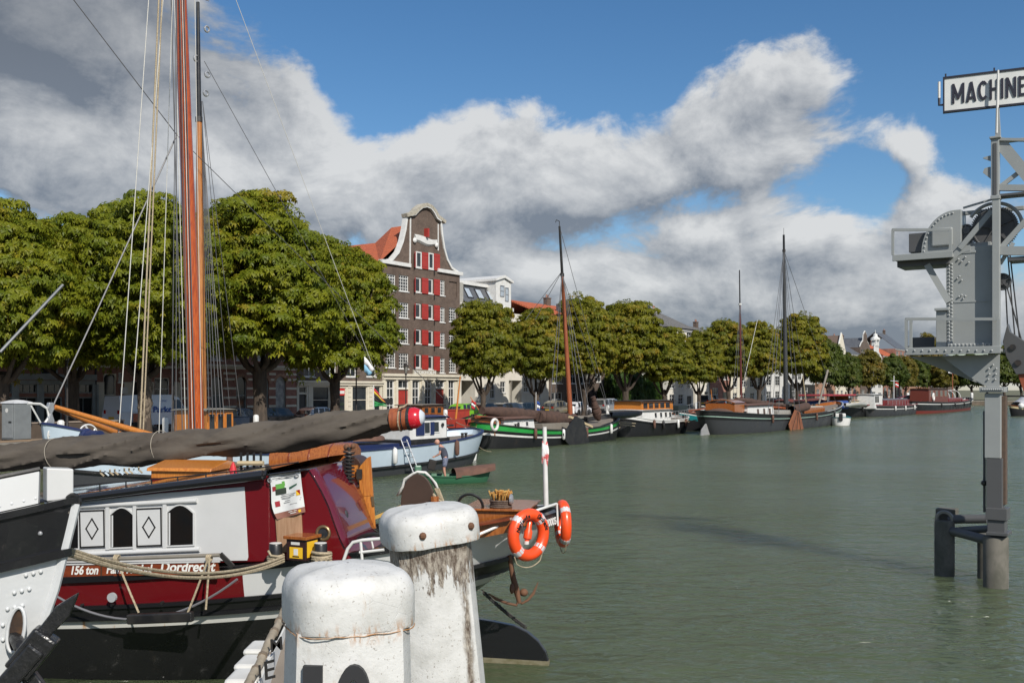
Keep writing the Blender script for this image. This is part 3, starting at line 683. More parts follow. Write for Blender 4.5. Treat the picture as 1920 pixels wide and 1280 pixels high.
# ================================================================== trees
def leaf_material(name, g1, g2, g3):
    m_ = bpy.data.materials.new(name); m_.use_nodes = True
    n = NT(m_.node_tree); n.n.remove(n.n['Principled BSDF']); outp = n.n['Material Output']
    tcn = n.node('ShaderNodeTexCoord'); oi = n.node('ShaderNodeObjectInfo'); at = n.node('ShaderNodeAttribute'); at.attribute_name = 'leaf_tone'
    f1 = n.ramp(n.noise(tcn.outputs['Object'], .55, 3, .6), .35, .68)
    c = n.mix(n.m('ADD', n.m('MULTIPLY', f1, .5), n.m('MULTIPLY', at.outputs['Fac'], .55)), (*g1, 1), (*g2, 1))
    br = n.ramp(n.m('ADD', n.m('MULTIPLY', n.noise(tcn.outputs['Object'], .33, 2, .5), .8), n.m('ADD', n.m('MULTIPLY', at.outputs['Fac'], .28), n.m('MULTIPLY', oi.outputs['Random'], .10))), .63, .86, 0, .55)
    c = n.mix(br, c, (*g3, 1))
    d = n.node('ShaderNodeBsdfPrincipled'); d.inputs['Roughness'].default_value = .5; d.inputs['Specular IOR Level'].default_value = .3; n.l.new(c, d.inputs['Base Color'])
    tr = n.node('ShaderNodeBsdfTranslucent'); n.l.new(c, tr.inputs[0])
    mx = n.node('ShaderNodeMixShader'); mx.inputs[0].default_value = .44; n.l.new(d.outputs[0], mx.inputs[1]); n.l.new(tr.outputs[0], mx.inputs[2]); n.l.new(mx.outputs[0], outp.inputs[0])
    return m_
LEAF = leaf_material('chestnut_leaves', (.095, .138, .009), (.275, .280, .016), (.36, .24, .03))
LEAF_M = leaf_material('browning_chestnut_leaves', (.098, .124, .010), (.265, .245, .017), (.40, .23, .03))
LEAF_D = leaf_material('dark_leaves', (.040, .072, .012), (.11, .135, .02), (.15, .12, .02))
LEAF_O = leaf_material('autumn_leaves', (.09, .095, .014), (.19, .15, .02), (.28, .14, .02))
BARK = mat('bark', (.075, .055, .040), .95, (.035, .027, .021), 5, .9, .9, 14, stretch=(1, 1, .3))
BARK_P = mat('pale_bark', (.17, .135, .10), .95, (.07, .055, .04), 6, .9, .9, 10)

def crown_mesh(name, rx, rz, zc, seed, leaf, n_cl=170, per=46, size=.30, flat=.5):
    "clumps of drooping five-fingered leaves through an uneven crown; rx half width, rz half height, zc centre height"
    rng = np.random.default_rng(seed)
    lob = rng.normal(size=(9, 3)) * np.array([1, 1, .8]); lob /= np.linalg.norm(lob, axis=1)[:, None]; la = rng.uniform(-.34, .34, 9)
    V, T, F = [], [], []
    cent = []
    while len(cent) < n_cl:
        d = rng.normal(size=3); d /= np.linalg.norm(d)
        rad = rng.uniform(.40, 1.0) ** .5 * rng.choice([1, 1, 1, 1.06])
        k = 1 + (la * np.exp(-(1 - lob @ d) * 7)).sum()
        c = d * rad * k * np.array([rx, rx, rz])
        if c[2] < -.70 * rz: continue
        if c[2] < 0: c[:2] *= 1.04
        cent.append((c, rad, d))
    cen_all = []
    for (c, rad, d) in cent:
        cr = rng.uniform(.6, 1.4) * rx * .19; m_ = int(per * rng.uniform(.7, 1.3))
        q = rng.normal(size=(m_, 3)); q /= np.linalg.norm(q, axis=1)[:, None]
        q[:, 2] = np.abs(q[:, 2]) * np.where(rng.random(m_) < .82, 1, -.7)
        q *= (rng.uniform(.55, 1, m_) ** .5)[:, None]
        q *= np.array([cr, cr, cr * flat])
        p = c + q + np.array([0, 0, zc])
        tone = np.clip(rng.normal(.45, .22) + rng.normal(0, .16, m_), 0, 1)
        outv = np.concatenate([(q[:, :2] / cr + d[:2] * .5), (.55 + .5 * q[:, 2:] / (cr * flat))], 1) + rng.normal(0, .35, (m_, 3))
        outv /= np.linalg.norm(outv, axis=1)[:, None]
        cen_all.append((p, outv, tone))
    ne = int(n_cl * per * .22); q = rng.normal(size=(ne, 3)); q /= np.linalg.norm(q, axis=1)[:, None]; q[:, 2] = np.where(q[:, 2] < -.75, -q[:, 2], q[:, 2])
    kk = 1 + (la[None, :] * np.exp(-(1 - q @ lob.T) * 7)).sum(1); ex = q * (rng.uniform(.55, 1.07, ne) * kk)[:, None] * np.array([rx, rx, rz]) + np.array([0, 0, zc])
    ov = q * .6 + np.array([0, 0, .7]) + rng.normal(0, .4, (ne, 3)); ov /= np.linalg.norm(ov, axis=1)[:, None]; cen_all.append((ex, ov, np.clip(rng.normal(.5, .25, ne), 0, 1)))     # loose shoots between the clumps
    P = np.concatenate([a for a, _, _ in cen_all]); N = np.concatenate([a for _, a, _ in cen_all]); TN = np.concatenate([a for _, _, a in cen_all])
    M_ = len(P)
    u = np.cross(N, rng.normal(size=(M_, 3))); u /= np.linalg.norm(u, axis=1)[:, None]; v = np.cross(N, u)
    sz = size * rng.uniform(.7, 1.3, M_)
    verts = []; nl = 5
    for j in range(nl):
        a = (j - 2) * 1.02 + rng.normal(0, .12, M_)
        dirv = u * np.cos(a)[:, None] + v * np.sin(a)[:, None]; side = -u * np.sin(a)[:, None] + v * np.cos(a)[:, None]
        ln = sz * (1.0 - .13 * abs(j - 2)); wd = sz * .21
        base_ = P; mid = P + dirv * (ln * .62)[:, None]; tip = P + dirv * ln[:, None] - N * (sz * .28)[:, None] - np.array([0, 0, 1]) * (sz * .22)[:, None]
        verts.append(np.stack([base_, mid - side * wd[:, None], tip, mid + side * wd[:, None]], 1))
    VV = np.stack(verts, 1).reshape(-1, 3); nq = M_ * nl
    me = bpy.data.meshes.new(name); me.vertices.add(len(VV)); me.vertices.foreach_set('co', VV.astype(np.float32).ravel())
    me.loops.add(nq * 4); me.loops.foreach_set('vertex_index', np.arange(nq * 4, dtype=np.int32))
    me.polygons.add(nq); me.polygons.foreach_set('loop_start', np.arange(0, nq * 4, 4, dtype=np.int32)); me.polygons.foreach_set('loop_total', np.full(nq, 4, dtype=np.int32))
    at = me.attributes.new('leaf_tone', 'FLOAT', 'POINT'); at.data.foreach_set('value', np.repeat(TN, nl * 4).astype(np.float32))
    me.update(calc_edges=True); me.validate(); me.materials.append(leaf)
    return me
def trunk_mesh(name, h, rx, rz, zc, seed, r0=.38, limbs=7, fork=.30, m_=None):
    rg = random.Random(seed); b = MB(); hf = h * fork
    pts = [(0, 0, -.2), (0, 0, .25), (rg.uniform(-.1, .1), rg.uniform(-.1, .1), hf * .5), (rg.uniform(-.15, .15), rg.uniform(-.15, .15), hf), (rg.uniform(-.2, .2), rg.uniform(-.2, .2), hf + .6)]
    b.tube(pts, [r0 * 1.5, r0 * 1.08, r0 * .9, r0 * 1.02, r0 * .7], 10)
    top = Vector(pts[3])
    for i in range(limbs):
        a = 2 * math.pi * i / limbs + rg.uniform(-.35, .35); reach = rx * rg.uniform(.5, .85); rise = (zc + rz * rg.uniform(-.25, .45)) - hf
        P_ = [top + Vector((math.cos(a) * reach * f + rg.uniform(-.12, .12), math.sin(a) * reach * f + rg.uniform(-.12, .12), -.15 + rise * (f ** 1.7))) for f in (0, .25, .5, .75, 1)]
        rl = r0 * rg.uniform(.42, .6); b.tube(P_, [rl, rl * .82, rl * .62, rl * .42, rl * .15], 7)
        for f_, k in ((.4, 2), (.7, 3)):
            st = P_[k]; a2 = a + rg.choice((-1, 1)) * rg.uniform(.5, 1.1); ln = rx * rg.uniform(.3, .5)
            b.tube([st, st + Vector((math.cos(a2) * ln * .5, math.sin(a2) * ln * .5, ln * .55)), st + Vector((math.cos(a2) * ln * .9, math.sin(a2) * ln * .9, ln * 1.3))], [rl * .45, rl * .3, rl * .08], 6)
    me = b.mesh(name, m_ or BARK, smooth=60); return me
# three big chestnuts, three smaller ones, two slim lindens: each kind is built once
BIG = [(crown_mesh('crown', 5.1, 6.1, 9.4, 11 + i, LEAF, 430, 72, .285, .42), trunk_mesh('trunk', 16, 5.1, 6.1, 9.4, 3 + i, .46, 7, .24)) for i in range(3)]
MID = [(crown_mesh('crown', 3.7, 4.2, 7.4, 31 + i, LEAF_M, 300, 60, .27, .45), trunk_mesh('trunk', 11.6, 3.5, 4.1, 7.5, 13 + i, .34, 7, .21)) for i in range(3)]
FAR = [(crown_mesh('crown', 3.0, 3.9, 6.6, 51 + i, (LEAF_D, LEAF_O)[i], 120, 46, .44, .7), trunk_mesh('trunk', 10, 3, 3.9, 6.6, 23 + i, .22, 5, .28)) for i in range(2)]
GNARL = MB()
rgn = random.Random(5)
GNARL.tube([(0, 0, -.2), (0, 0, .3), (.05, 0, 1.2), (-.05, .05, 2.2), (.1, 0, 3.2), (.2, .1, 4.2)], [.62, .50, .46, .50, .52, .4], 12)
for i in range(26):
    a = rgn.uniform(0, 6.28); z_ = rgn.uniform(.9, 3.6); GNARL.ball((.42 * math.cos(a), .42 * math.sin(a), z_), rgn.uniform(.14, .32), 7, (1, 1, 1.2))
gn_me = GNARL.mesh('burl', BARK_P, smooth=60)
def tree(name, label, px, ytop, t, var, kind_h, width=None, crown_w=None, group='trees along the quay', rot=None):
    cr, tk = var; p = QP(S(px, t), t, QZ)
    z_top = CAM_H - (ytop - HOR) / FPX * p.y - QZ; sc = z_top / kind_h
    o = thing(name, label, 'tree', p, rot if rot is not None else random.uniform(0, 6.28), group)
    a = bpy.data.objects.new('trunk', tk); c = bpy.data.objects.new('crown', cr)
    for q in (a, c): COL.objects.link(q); q.parent = o
    o.scale = ((width or 1) * sc, (width or 1) * sc, sc)
    return o
TT = 3.4
tree('chestnut_tree', 'large chestnut tree cut by the left picture edge, behind the grey toilet cabin', 5, 362, TT, BIG[0], 16.2, .98)
t2 = tree('chestnut_tree', 'large chestnut tree with a knobbly pale trunk in front of the van', 272, 362, TT, BIG[1], 16.2, .98)
o = bpy.data.objects.new('burl', gn_me); COL.objects.link(o); o.parent = t2; o.scale = (.8, .8, .95)
tree('chestnut_tree', 'tallest chestnut tree, just right of the two varnished masts', 488, 350, TT, BIG[2], 16.2, 1.04)
tree('chestnut_tree', 'large chestnut tree hiding the left side of the gabled warehouse', 628, 442, TT, BIG[0], 16.2, .97, rot=2.2)
tree('chestnut_tree', 'chestnut tree behind the left chestnuts, filling the gap between them', 140, 395, TT + 3.5, BIG[2], 16.2, .9)
tree('chestnut_tree', 'small chestnut tree in front of the white apartments, next to the warehouse', 905, 562, TT, MID[0], 11.8, .80)
tree('chestnut_tree', 'chestnut tree left of the orange brown mast', 1005, 578, TT, MID[1], 11.8, .92)
tree('chestnut_tree', 'chestnut tree right behind the orange brown mast', 1096, 560, TT, MID[2], 11.8, .85)
tree('chestnut_tree', 'broad chestnut tree standing by the garden hedge', 1174, 562, TT, MID[0], 11.8, 1.0, rot=1.0)
tree('chestnut_tree', 'chestnut tree in front of the pale grey-roofed house', 1246, 614, TT, MID[1], 11.8, .95, rot=2.6)
tree('chestnut_tree', 'low chestnut tree before the low white house', 1312, 622, TT, MID[2], 11.8, .88, rot=4.0)
tree('chestnut_tree', 'chestnut tree left of the thin dark red mast', 1366, 598, TT, MID[0], 11.8, .85, rot=3.1)
tree('chestnut_tree', 'chestnut tree between the thin dark red mast and the black mast', 1424, 604, TT, MID[1], 11.8, .9, rot=.4)
tree('chestnut_tree', 'chestnut tree right of the black mast', 1496, 592, TT, MID[2], 11.8, .95, rot=5.2)
for (px, y, v, lb) in ((1553, 640, 0, 'dark young tree just right of the last chestnut'), (1592, 664, 0, 'small dark tree before the far orange house'), (1629, 660, 1, 'small yellowing tree before the brown tower house'),
                       (1671, 666, 0, 'small dark tree below the white spire'), (1697, 670, 1, 'yellow green tree before the red-roofed far house'), (1722, 672, 0, 'dark tree behind the red tug bow'), (1748, 674, 0, 'dark tree right above the red tug')):
    tree('linden_tree', lb, px, y, TT, FAR[v], 10.6, 1.0)
def tree_at(name, label, px, ytop, Y, var, kh, wd=1.0):
    p = Vector(((px - 960) / FPX * Y, Y, QZ)); sc = (CAM_H - (ytop - HOR) / FPX * Y - QZ) / kh
    o = thing(name, label, 'tree', p, random.uniform(0, 6), 'trees along the quay'); o.scale = (sc * wd, sc * wd, sc)
    for nm, me in zip(('crown', 'trunk'), var): q = bpy.data.objects.new(nm, me); COL.objects.link(q); q.parent = o
tree_at('tall_linden', 'tall autumn tree seen through the crane platform railing', 1738, 630, 262, FAR[1], 10.6, .8)
for (px, y, Y, v, lb) in ((1770, 676, 252, 1, 'yellow tree with flags, left of the crane bracket'), (1795, 668, 258, 0, 'dark tree behind the crane bracket, left one'), (1822, 664, 256, 0, 'dark tree behind the crane bracket, right one'),
                      (1850, 668, 258, 0, 'dark tree hidden by the crane neck'), (1884, 650, 255, 0, 'dark tree right of the crane column'), (1915, 655, 258, 0, 'dark tree at the right picture edge behind the hook block')):
    tree_at('linden_tree', lb, px, y, Y, FAR[v], 10.6, 1.25)
# garden hedge and shrubs between the houses
def shrub(name, label, px, t, w_, h_, seed, leaf=LEAF_D, cat='hedge'):
    p = QP(S(px, t), t, QZ); me = crown_mesh('foliage', 1.6, 1.1, 1.0, seed, leaf, 60, 40, .22, .8)
    o = thing(name, label, cat, p, YAW); o.scale = (w_ / 3.2, 1.0, h_ / 2.1)
    q = bpy.data.objects.new('foliage', me); COL.objects.link(q); q.parent = o
    MB().tube([(0, 0, -.1), (.05, 0, .6), (.1, .1, 1.2)], [.12, .09, .04], 6).build('stem', BARK, o)
GREEN = leaf_material('hedge_leaves', (.03, .075, .012), (.07, .12, .02), (.10, .11, .02))
shrub('garden_hedge', 'bright green garden hedge left of the varnished wheelhouse', 1180, 9, 8, 5.5, 71, GREEN)
shrub('garden_hedge', 'green hedge in the garden right of the broad chestnut', 1215, 9.5, 9, 4.6, 72, GREEN)
shrub('ivy_bush', 'dark bush in front of the narrow brown house', 1160, 10, 5, 6, 73)
# ================================================================== boats
# local frame of every boat: x towards the bow, y to port, z up, z = 0 on the water
class Hull:
    def __init__(s, parent, L, Bm, zs, zb=-.5, pb=5.0, ps=5.0, rb=.05, rs=.05, kb=.78, nu=44, qb=.5, qs=.5, ex=2.2):
        s.o = parent; s.L = L; s.B = Bm; s.zs = zs; s.zb = zb; s.pb = pb; s.ps = ps; s.rb = rb; s.rs = rs; s.kb = kb; s.qb = qb; s.qs = qs; s.ex = ex
        s.U = [math.sin(math.pi / 2 * (-1 + 2 * i / nu)) for i in range(nu + 1)]
    def sheer(s, u):
        st, md, bo = s.zs; return md + ((bo - md) * max(0, u) ** s.ex if u > 0 else (st - md) * max(0, -u) ** s.ex)
    def pt(s, u, v, side=1, off=0.0):
        p, q = (s.pb, s.qb) if u > 0 else (s.ps, s.qs)
        h = (max(0.0, 1 - abs(u) ** p)) ** q
        yw = s.B / 2 * h * (s.kb + (1 - s.kb) * max(v, 0) ** .5)
        rk = (s.rb if u > 0 else s.rs) * max(0.0, 1 - v) ** 1.3
        x = u * s.L / 2 * (1 - rk)
        if off:
            e = 1e-3; h2 = (max(0.0, 1 - abs(u - math.copysign(e, u)) ** p)) ** q
            sl = s.B / 2 * (h2 - h) / (e * s.L / 2)       # plan slope outwards
            nx, ny = math.copysign(sl, u) if h > 1e-6 else math.copysign(1, u), 1.0 if h > 1e-6 else 0.0
            l_ = math.hypot(nx, ny); x += nx / l_ * off; yw += ny / l_ * off
        return Vector((x, side * yw, s.zb + v * (s.sheer(u) - s.zb)))
    def v_at(s, u, z): return (z - s.zb) / (s.sheer(u) - s.zb)
    def band(s, name, v0, v1, m_, off=0.0, nv=3, u0=-1, u1=1, parent=None, bottom=False):
        U = [u for u in s.U if u0 + (.05 if u0 > -1 else 0) < u < u1 - (.05 if u1 < 1 else 0)]; U = [u0] + U + [u1]
        def ue(u, v):      # a band that ends part way along the side ends on a plumb line
            if u in (-1, 1) or u not in (u0, u1): return u
            return u / (1 - (s.rb if u > 0 else s.rs) * max(0.0, 1 - v) ** 1.3)
        b = MB()
        for side in (-1, 1):
            b.grid([[s.pt(ue(u, v0 + (v1 - v0) * j / nv), v0 + (v1 - v0) * j / nv, side, off) for j in range(nv + 1)] for u in U])
        if bottom: b.grid([[s.pt(u, v0, -1, off), s.pt(u, v0, 1, off)] for u in U])
        return b.build(name, m_, parent or s.o, smooth=50)
    def deck(s, v, m_, name='deck', off=-.04, u0=-1, u1=1, camber=.06):
        U = [u0] + [u for u in s.U if u0 < u < u1] + [u1]; rows = []
        for u in U:
            a, c = s.pt(u, v, -1, off), s.pt(u, v, 1, off); m2 = (a + c) / 2 + Vector((0, 0, camber)); rows.append([a, m2, c])
        return MB().grid(rows).build(name, m_, s.o, smooth=30)
    def rail(s, v, m_, wd=.1, ht=.07, name='rail', off=0.0, dz=0.0, u0=-1, u1=1, sides=(-1, 1)):
        U = [u0] + [u for u in s.U if u0 < u < u1] + [u1]; b = MB()
        def sec(u, sd_):
            a = s.pt(u, v, sd_, off + wd / 2); c = s.pt(u, v, sd_, off - wd / 2); dn = Vector((0, 0, dz - ht / 2)); up = Vector((0, 0, dz + ht / 2))
            return [a + dn, a + up, c + up, c + dn]
        if u0 == -1 and u1 == 1 and len(sides) == 2:
            loop = [sec(u, 1) for u in U] + [sec(u, -1) for u in reversed(U)]; loop.append(loop[0]); b.grid(loop, True)
        else:
            for sd_ in sides:
                rows = [sec(u, sd_) for u in U]; b.grid(rows, True); n = len(b.v); k = n - 4 * len(rows)
                b.f += [(k, k + 1, k + 2, k + 3), (n - 4, n - 3, n - 2, n - 1)]; b.mi += [0, 0]
        return b.build(name, m_, s.o, smooth=40)

def boat(name, label, px, inter, L, bow_right=True, group='barges moored along the quay', dx=0.0, tilt=0.0, cat='boat'):
    "centre of the boat seen at photo column px on the line X = inter + .664 Y"
    k = (px - 960) / FPX; Y = -inter / (DQ.x / DQ.y - k)
    return thing(name, label, cat, (k * Y, Y, 0), (YAW if bow_right else YAW + math.pi) + tilt, group)
def cabin(o, x0, x1, y0, y1, z0, z1, m_, roofm, wins=(), tumble=.06, camber=.08, over=.1, name='cabin', endm=None):
    b = MB(); t_ = tumble
    P = [(x0, y0, z0), (x1, y0, z0), (x1, y1, z0), (x0, y1, z0), (x0 + t_, y0 + t_, z1), (x1 - t_, y0 + t_, z1), (x1 - t_, y1 - t_, z1), (x0 + t_, y1 - t_, z1)]
    b.add(P, [(0, 1, 5, 4), (1, 2, 6, 5), (2, 3, 7, 6), (3, 0, 4, 7)]); c = b.build(name, m_, o)
    n = 6; rows = []
    for i in range(n + 1):
        y = y0 - over + (y1 - y0 + 2 * over) * i / n; zz = z1 + camber * (1 - ((2 * i / n) - 1) ** 2)
        rows.append([(x0 - over, y, zz), (x0 - over, y, zz + .06), (x1 + over, y, zz + .06), (x1 + over, y, zz)])
    MB().grid(rows, True).build('roof', roofm, c, smooth=30)
    for wi in wins:      # (side, a, b, z0, z1, frame, pane, shutter) side: 'p','s' along x, 'f','a' along y
        sd_, a, bb, w0, w1, fm, pm = wi[:7]
        def at(q, z, out):
            f = (z - z0) / (z1 - z0) * t_
            return {'p': (q, y1 - f + out, z), 's': (q, y0 + f - out, z), 'f': (x1 - f + out, q, z), 'a': (x0 + f - out, q, z)}[sd_]
        fr = MB(); e = .05
        for (q0, q1, r0, r1) in ((a - e, a, w0 - e, w1 + e), (bb, bb + e, w0 - e, w1 + e), (a, bb, w1, w1 + e), (a, bb, w0 - e, w0)):
            vs_ = [at(q0, r0, .035), at(q1, r0, .035), at(q1, r1, .035), at(q0, r1, .035), at(q0, r0, -.01), at(q1, r0, -.01), at(q1, r1, -.01), at(q0, r1, -.01)]
            fr.add(vs_, [(0, 1, 2, 3), (0, 4, 5, 1), (1, 5, 6, 2), (2, 6, 7, 3), (3, 7, 4, 0)])
        w_ = fr.build('window', fm, c)
        MB().add([at(a, w0, .008), at(bb, w0, .008), at(bb, w1, .008), at(a, w1, .008)], [(0, 1, 2, 3)]).build('pane', pm, w_)
    return c
def mast(o, x, y, z0, z1, r0, r1, m_, top=None, ztop=None, lean=(0, 0)):
    def P(z): f = (z - z0) / (z1 - z0); return (x + lean[0] * f, y + lean[1] * f, z)
    n = 10; zm = ztop if ztop else z1
    rr = lambda z: r0 + (r1 - r0) * ((z - z0) / (z1 - z0))
    zs = [z0 + (zm - z0) * i / n for i in range(n + 1)]
    ms = MB().tube([P(z) for z in zs], [rr(z) for z in zs], 12).build('mast', m_, o, smooth=50)
    if ztop:
        zs = [zm + (z1 - zm) * i / 6 for i in range(7)]
        MB().tube([P(z) for z in zs], [rr(z) * .9 for z in zs], 10).build('topmast', top, ms, smooth=50)
        MB().tube([P(zm - .12), P(zm + .12)], rr(zm) * 1.25, 10).build('mast_band', IRON, ms)
    return P
def shrouds(o, pairs, r=.02, m_=None, name='shroud'):
    for a, c in pairs: MB().tube([a, c], r, 4).build(name, m_ or CABLE, o)
def leeboard(o, x, side, y, z, w_, h_, m_, tilt=0.0, metal=True):
    "fan-shaped drop keel hung outside the hull: narrow at the head, wide and rounded at the foot"
    pts = [(-.16 * w_, .0), (.16 * w_, .0)]
    n = 10
    for i in range(n + 1):
        a = math.pi * (.02 + .96 * i / n); pts.append((w_ / 2 * math.cos(a), -h_ * (.66 + .34 * math.sin(a))))
    M = Matrix.Translation((x, y, z)) @ Matrix.Rotation(tilt, 4, 'Y')
    b = MB().prism(pts, -.04, .04, 'y', M); lb = b.build('leeboard', m_, o, bevel=.02)
    if metal:
        e = MB()
        for k in (-.30, 0, .30):
            e.bar(M @ Vector((k * .5, side * .06, -.1)), M @ Vector((k * w_, side * .06, -h_ * .85)), .05, .03, (0, 1, 0))
        e.build('leeboard_strap', IRON, lb)
    return lb
def rolled_sail(o, a, c, r, m_, name='furled_sail', seed=1, n=26, spar=None):
    a = Vector(a); c = Vector(c); rg = random.Random(seed); pts = []; rr = []
    for i in range(n + 1):
        f = i / n; pts.append(a.lerp(c, f) + Vector((0, rg.uniform(-.02, .02), rg.uniform(-.03, .03) - .25 * r * math.sin(math.pi * f)))); rr.append(r * (.55 + .5 * math.sin(math.pi * min(1, f * 1.1 + .08))) * rg.uniform(.86, 1.12))
    sl_ = MB().tube(pts, rr, 10).build(name, m_, o, smooth=60)
    if spar: MB().tube([a.lerp(c, -.06) - Vector((0, 0, r)), a.lerp(c, 1.06) - Vector((0, 0, r))], spar[1], 8).build('boom', spar[0], o, smooth=60)
    return sl_
def ring_buoy(o, c, Rr, r, M, name='life_buoy', parent=None, m1=None):
    b = MB().torus(c, Rr, r, M, 28, 10).build(name, m1 or ORANGE, parent if parent is not None else o, smooth=60)
    for k in range(4):
        a = math.pi / 4 + k * math.pi / 2
        MB().torus(c, Rr, r * 1.03, M, 4, 10, a - .13, a + .13).build('reflective_band', mat('reflective_tape', (.55, .56, .57), .3), b, smooth=60)
    return b
ORANGE = mat('buoy_orange', (.80, .075, .012), .35, (.70, .06, .012), 5, .6, coat=.2)
VARN = wood('varnished_oak', (.33, .11, .025), (.20, .055, .012), .25, 5, (8, 8, 1), .6)
VARN_L = wood('varnished_pine', (.52, .20, .035), (.36, .11, .02), .3, 5, (8, 8, 1), .5)
MASTM = wood('varnished_mast', (.46, .092, .010), (.22, .026, .005), .28, 3.5, (9, 9, .6), .6)
MAST2 = wood('pine_mast', (.42, .17, .04), (.26, .085, .02), .45, 3, (9, 9, .6), .2)
MASTB = wood('brown_mast', (.30, .085, .03), (.2, .05, .02), .5, 3, (9, 9, .6), .1)
TAN = mat('tanned_sailcloth', (.075, .042, .030), .95, (.045, .026, .02), 3, .8, .6, 8)
LBLUE = worn('pale_blue_paint', (.47, .56, .63), .4, (.25, .16, .1), .25, .68, 1.2, .1)
NAVY = mat('navy_paint', (.012, .022, .085), .4, (.016, .026, .07), 3, .6)
HULLB = worn('tarred_hull', (.012, .0125, .014), .45, (.06, .045, .035), .4, .6, .8, .15)
HULLG = worn('dark_grey_hull', (.042, .045, .050), .5, (.1, .07, .05), .4, .6, .8, .15)
DECKM = mat('deck_paint', (.20, .17, .14), .8, (.13, .11, .09), 1.5, .7)
GREENP = mat('bright_green_paint', (.02, .28, .05), .4, (.02, .2, .04), 3, .6)
TEAL = mat('teal_paint', (.01, .16, .17), .4, (.01, .12, .13), 3, .6)
BROWNP = mat('brown_leeboard', (.24, .085, .035), .5, (.16, .055, .025), 2, .8)
REDD = worn('deep_red_paint', (.16, .006, .010), .30, (.08, .01, .01), .4, .64, 1.5, .08, coat=.3)
TARP = mat('brown_tarpaulin', (.13, .065, .045), .9, (.085, .045, .032), 3, .8, .6, 6)

def clutter(o, h, seed, x0=-.75, x1=.8, rails=True):
    "bitts, rope coils, fenders and a wire rail such as every working barge carries"
    rg_ = random.Random(seed)
    for u in (x0, x1):
        for sd_ in (-1, 1):
            p = h.pt(u, .9, sd_, -.35); MB().lathe([(.07, 0), (.07, .32), (.10, .34), (.10, .38), (.05, .4)], 10, p).lathe([(.07, 0), (.07, .32), (.10, .34), (.10, .38), (.05, .4)], 10, p + Vector((.3, 0, 0))).box(p.x - .15, p.x + .45, p.y - .1, p.y + .1, p.z - .02, p.z + .04).build('double_bitt', IRON, o, smooth=40)
    for k in range(4):
        u = rg_.uniform(-.7, .75); sd_ = rg_.choice((-1, 1)); p = h.pt(u, .9, sd_, -.6); b = MB()
        for j in range(3): b.torus(p + Vector((0, 0, .04 + .05 * j)), .22 - .03 * j, .03, None, 14, 5)
        b.build('rope_coil', ROPE, o, smooth=50)
    for k in range(4):
        u = -.55 + .36 * k + rg_.uniform(-.06, .06)
        for sd_ in (-1, 1): p = h.pt(u, .80, sd_, .16); MB().lathe([(.03, .38), (.11, .3), (.12, 0), (.11, -.3), (.03, -.38)], 8, p).tube([p + Vector((0, 0, .36)), h.pt(u, 1, sd_, .02) + Vector((0, 0, .05))], .015, 4).build('fender', rg_.choice((BLACKP, TARP, WHITE)), o, smooth=50)
    if rails:
        for sd_ in (-1, 1):
            us = [-.85 + .11 * k for k in range(8)]; b = MB(); pts = [h.pt(u, 1, sd_, -.06) + Vector((0, 0, .75)) for u in us]; b.tube(pts, .016, 5)
            for u, p in zip(us, pts): b.tube([h.pt(u, 1, sd_, -.06), p], .018, 5)
            b.build('wire_rail', STEEL, o)
    for k in range(3):
        x = rg_.uniform(-.5, .6) * h.L / 2; y = rg_.uniform(-.5, .5); z = h.pt(x / (h.L / 2), .88, 1).z; w_, d_, t_ = rg_.uniform(.3, .7), rg_.uniform(.25, .5), rg_.uniform(.25, .6)
        MB().box(x, x + w_, y, y + d_, z, z + t_).build('deck_locker', rg_.choice((VARN, WHITE, NAVY, DECKM)), o, bevel=.03)

# ---------- pale blue barge (bow to the left, stern to the right)
o = boat('blue_barge', 'long pale blue barge with white wheelhouse and tall varnished mast', 520, -38.6, 25, False)
# end points: bow seen at column 80, stern at column 887
def on_line(px, inter): k = (px - 960) / FPX; Y = -inter / (DQ.x / DQ.y - k); return Vector((k * Y, Y, 0))
pb, ps = on_line(80, -38.6), on_line(889, -38.6); o.location = (pb + ps) / 2; L = (pb - ps).length
h = Hull(o, L, 5.6, (1.75, 1.25, 2.75), -.5, 3.2, 3.6, .06, .10, .82, qb=.62, qs=.55, ex=2.6)
v1 = .52
h.band('hull', 0, v1, HULLG, bottom=True, nv=4); h.band('topside', v1, 1, LBLUE, nv=4); h.band('inner_bulwark', .84, 1, LBLUE, -.1)
h.rail(1, NAVY, .16, .07, 'cap_rail', -.04); h.rail(v1, BLACKP, .12, .09, 'rub_rail', .03); h.deck(.84, DECKM, off=-.1)
clutter(o, h, 1, rails=False)
def bx(px, y=0.0):      # local x of a photo column on the line y metres to port of the centre line (port faces the camera)
    k = (px - 960) / FPX; w_ = o.matrix_basis
    f = Vector((math.cos(o.rotation_euler.z), math.sin(o.rotation_euler.z), 0)); n_ = Vector((-f.y, f.x, 0)); c = Vector(o.location)
    # c.x + x f.x + y n.x = k (c.y + x f.y + y n.y)
    return (k * (c.y + y * n_.y) - c.x - y * n_.x) / (f.x - k * f.y)
def bz(px, py, y=0.0):
    x = bx(px, y); f = Vector((math.cos(o.rotation_euler.z), math.sin(o.rotation_euler.z), 0)); n_ = Vector((-f.y, f.x, 0))
    Y = o.location.y + x * f.y + y * n_.y; return CAM_H - (py - HOR) / FPX * Y
PS = 1 if Vector((-math.sin(o.rotation_euler.z), math.cos(o.rotation_euler.z))).y < 0 else -1     # the side facing the camera
yc = 1.5 * PS
xa, xb = sorted((bx(768, yc), bx(838, yc)))
near = 'p' if PS > 0 else 's'
wm = mat('white_paint', (0, 0, 0))
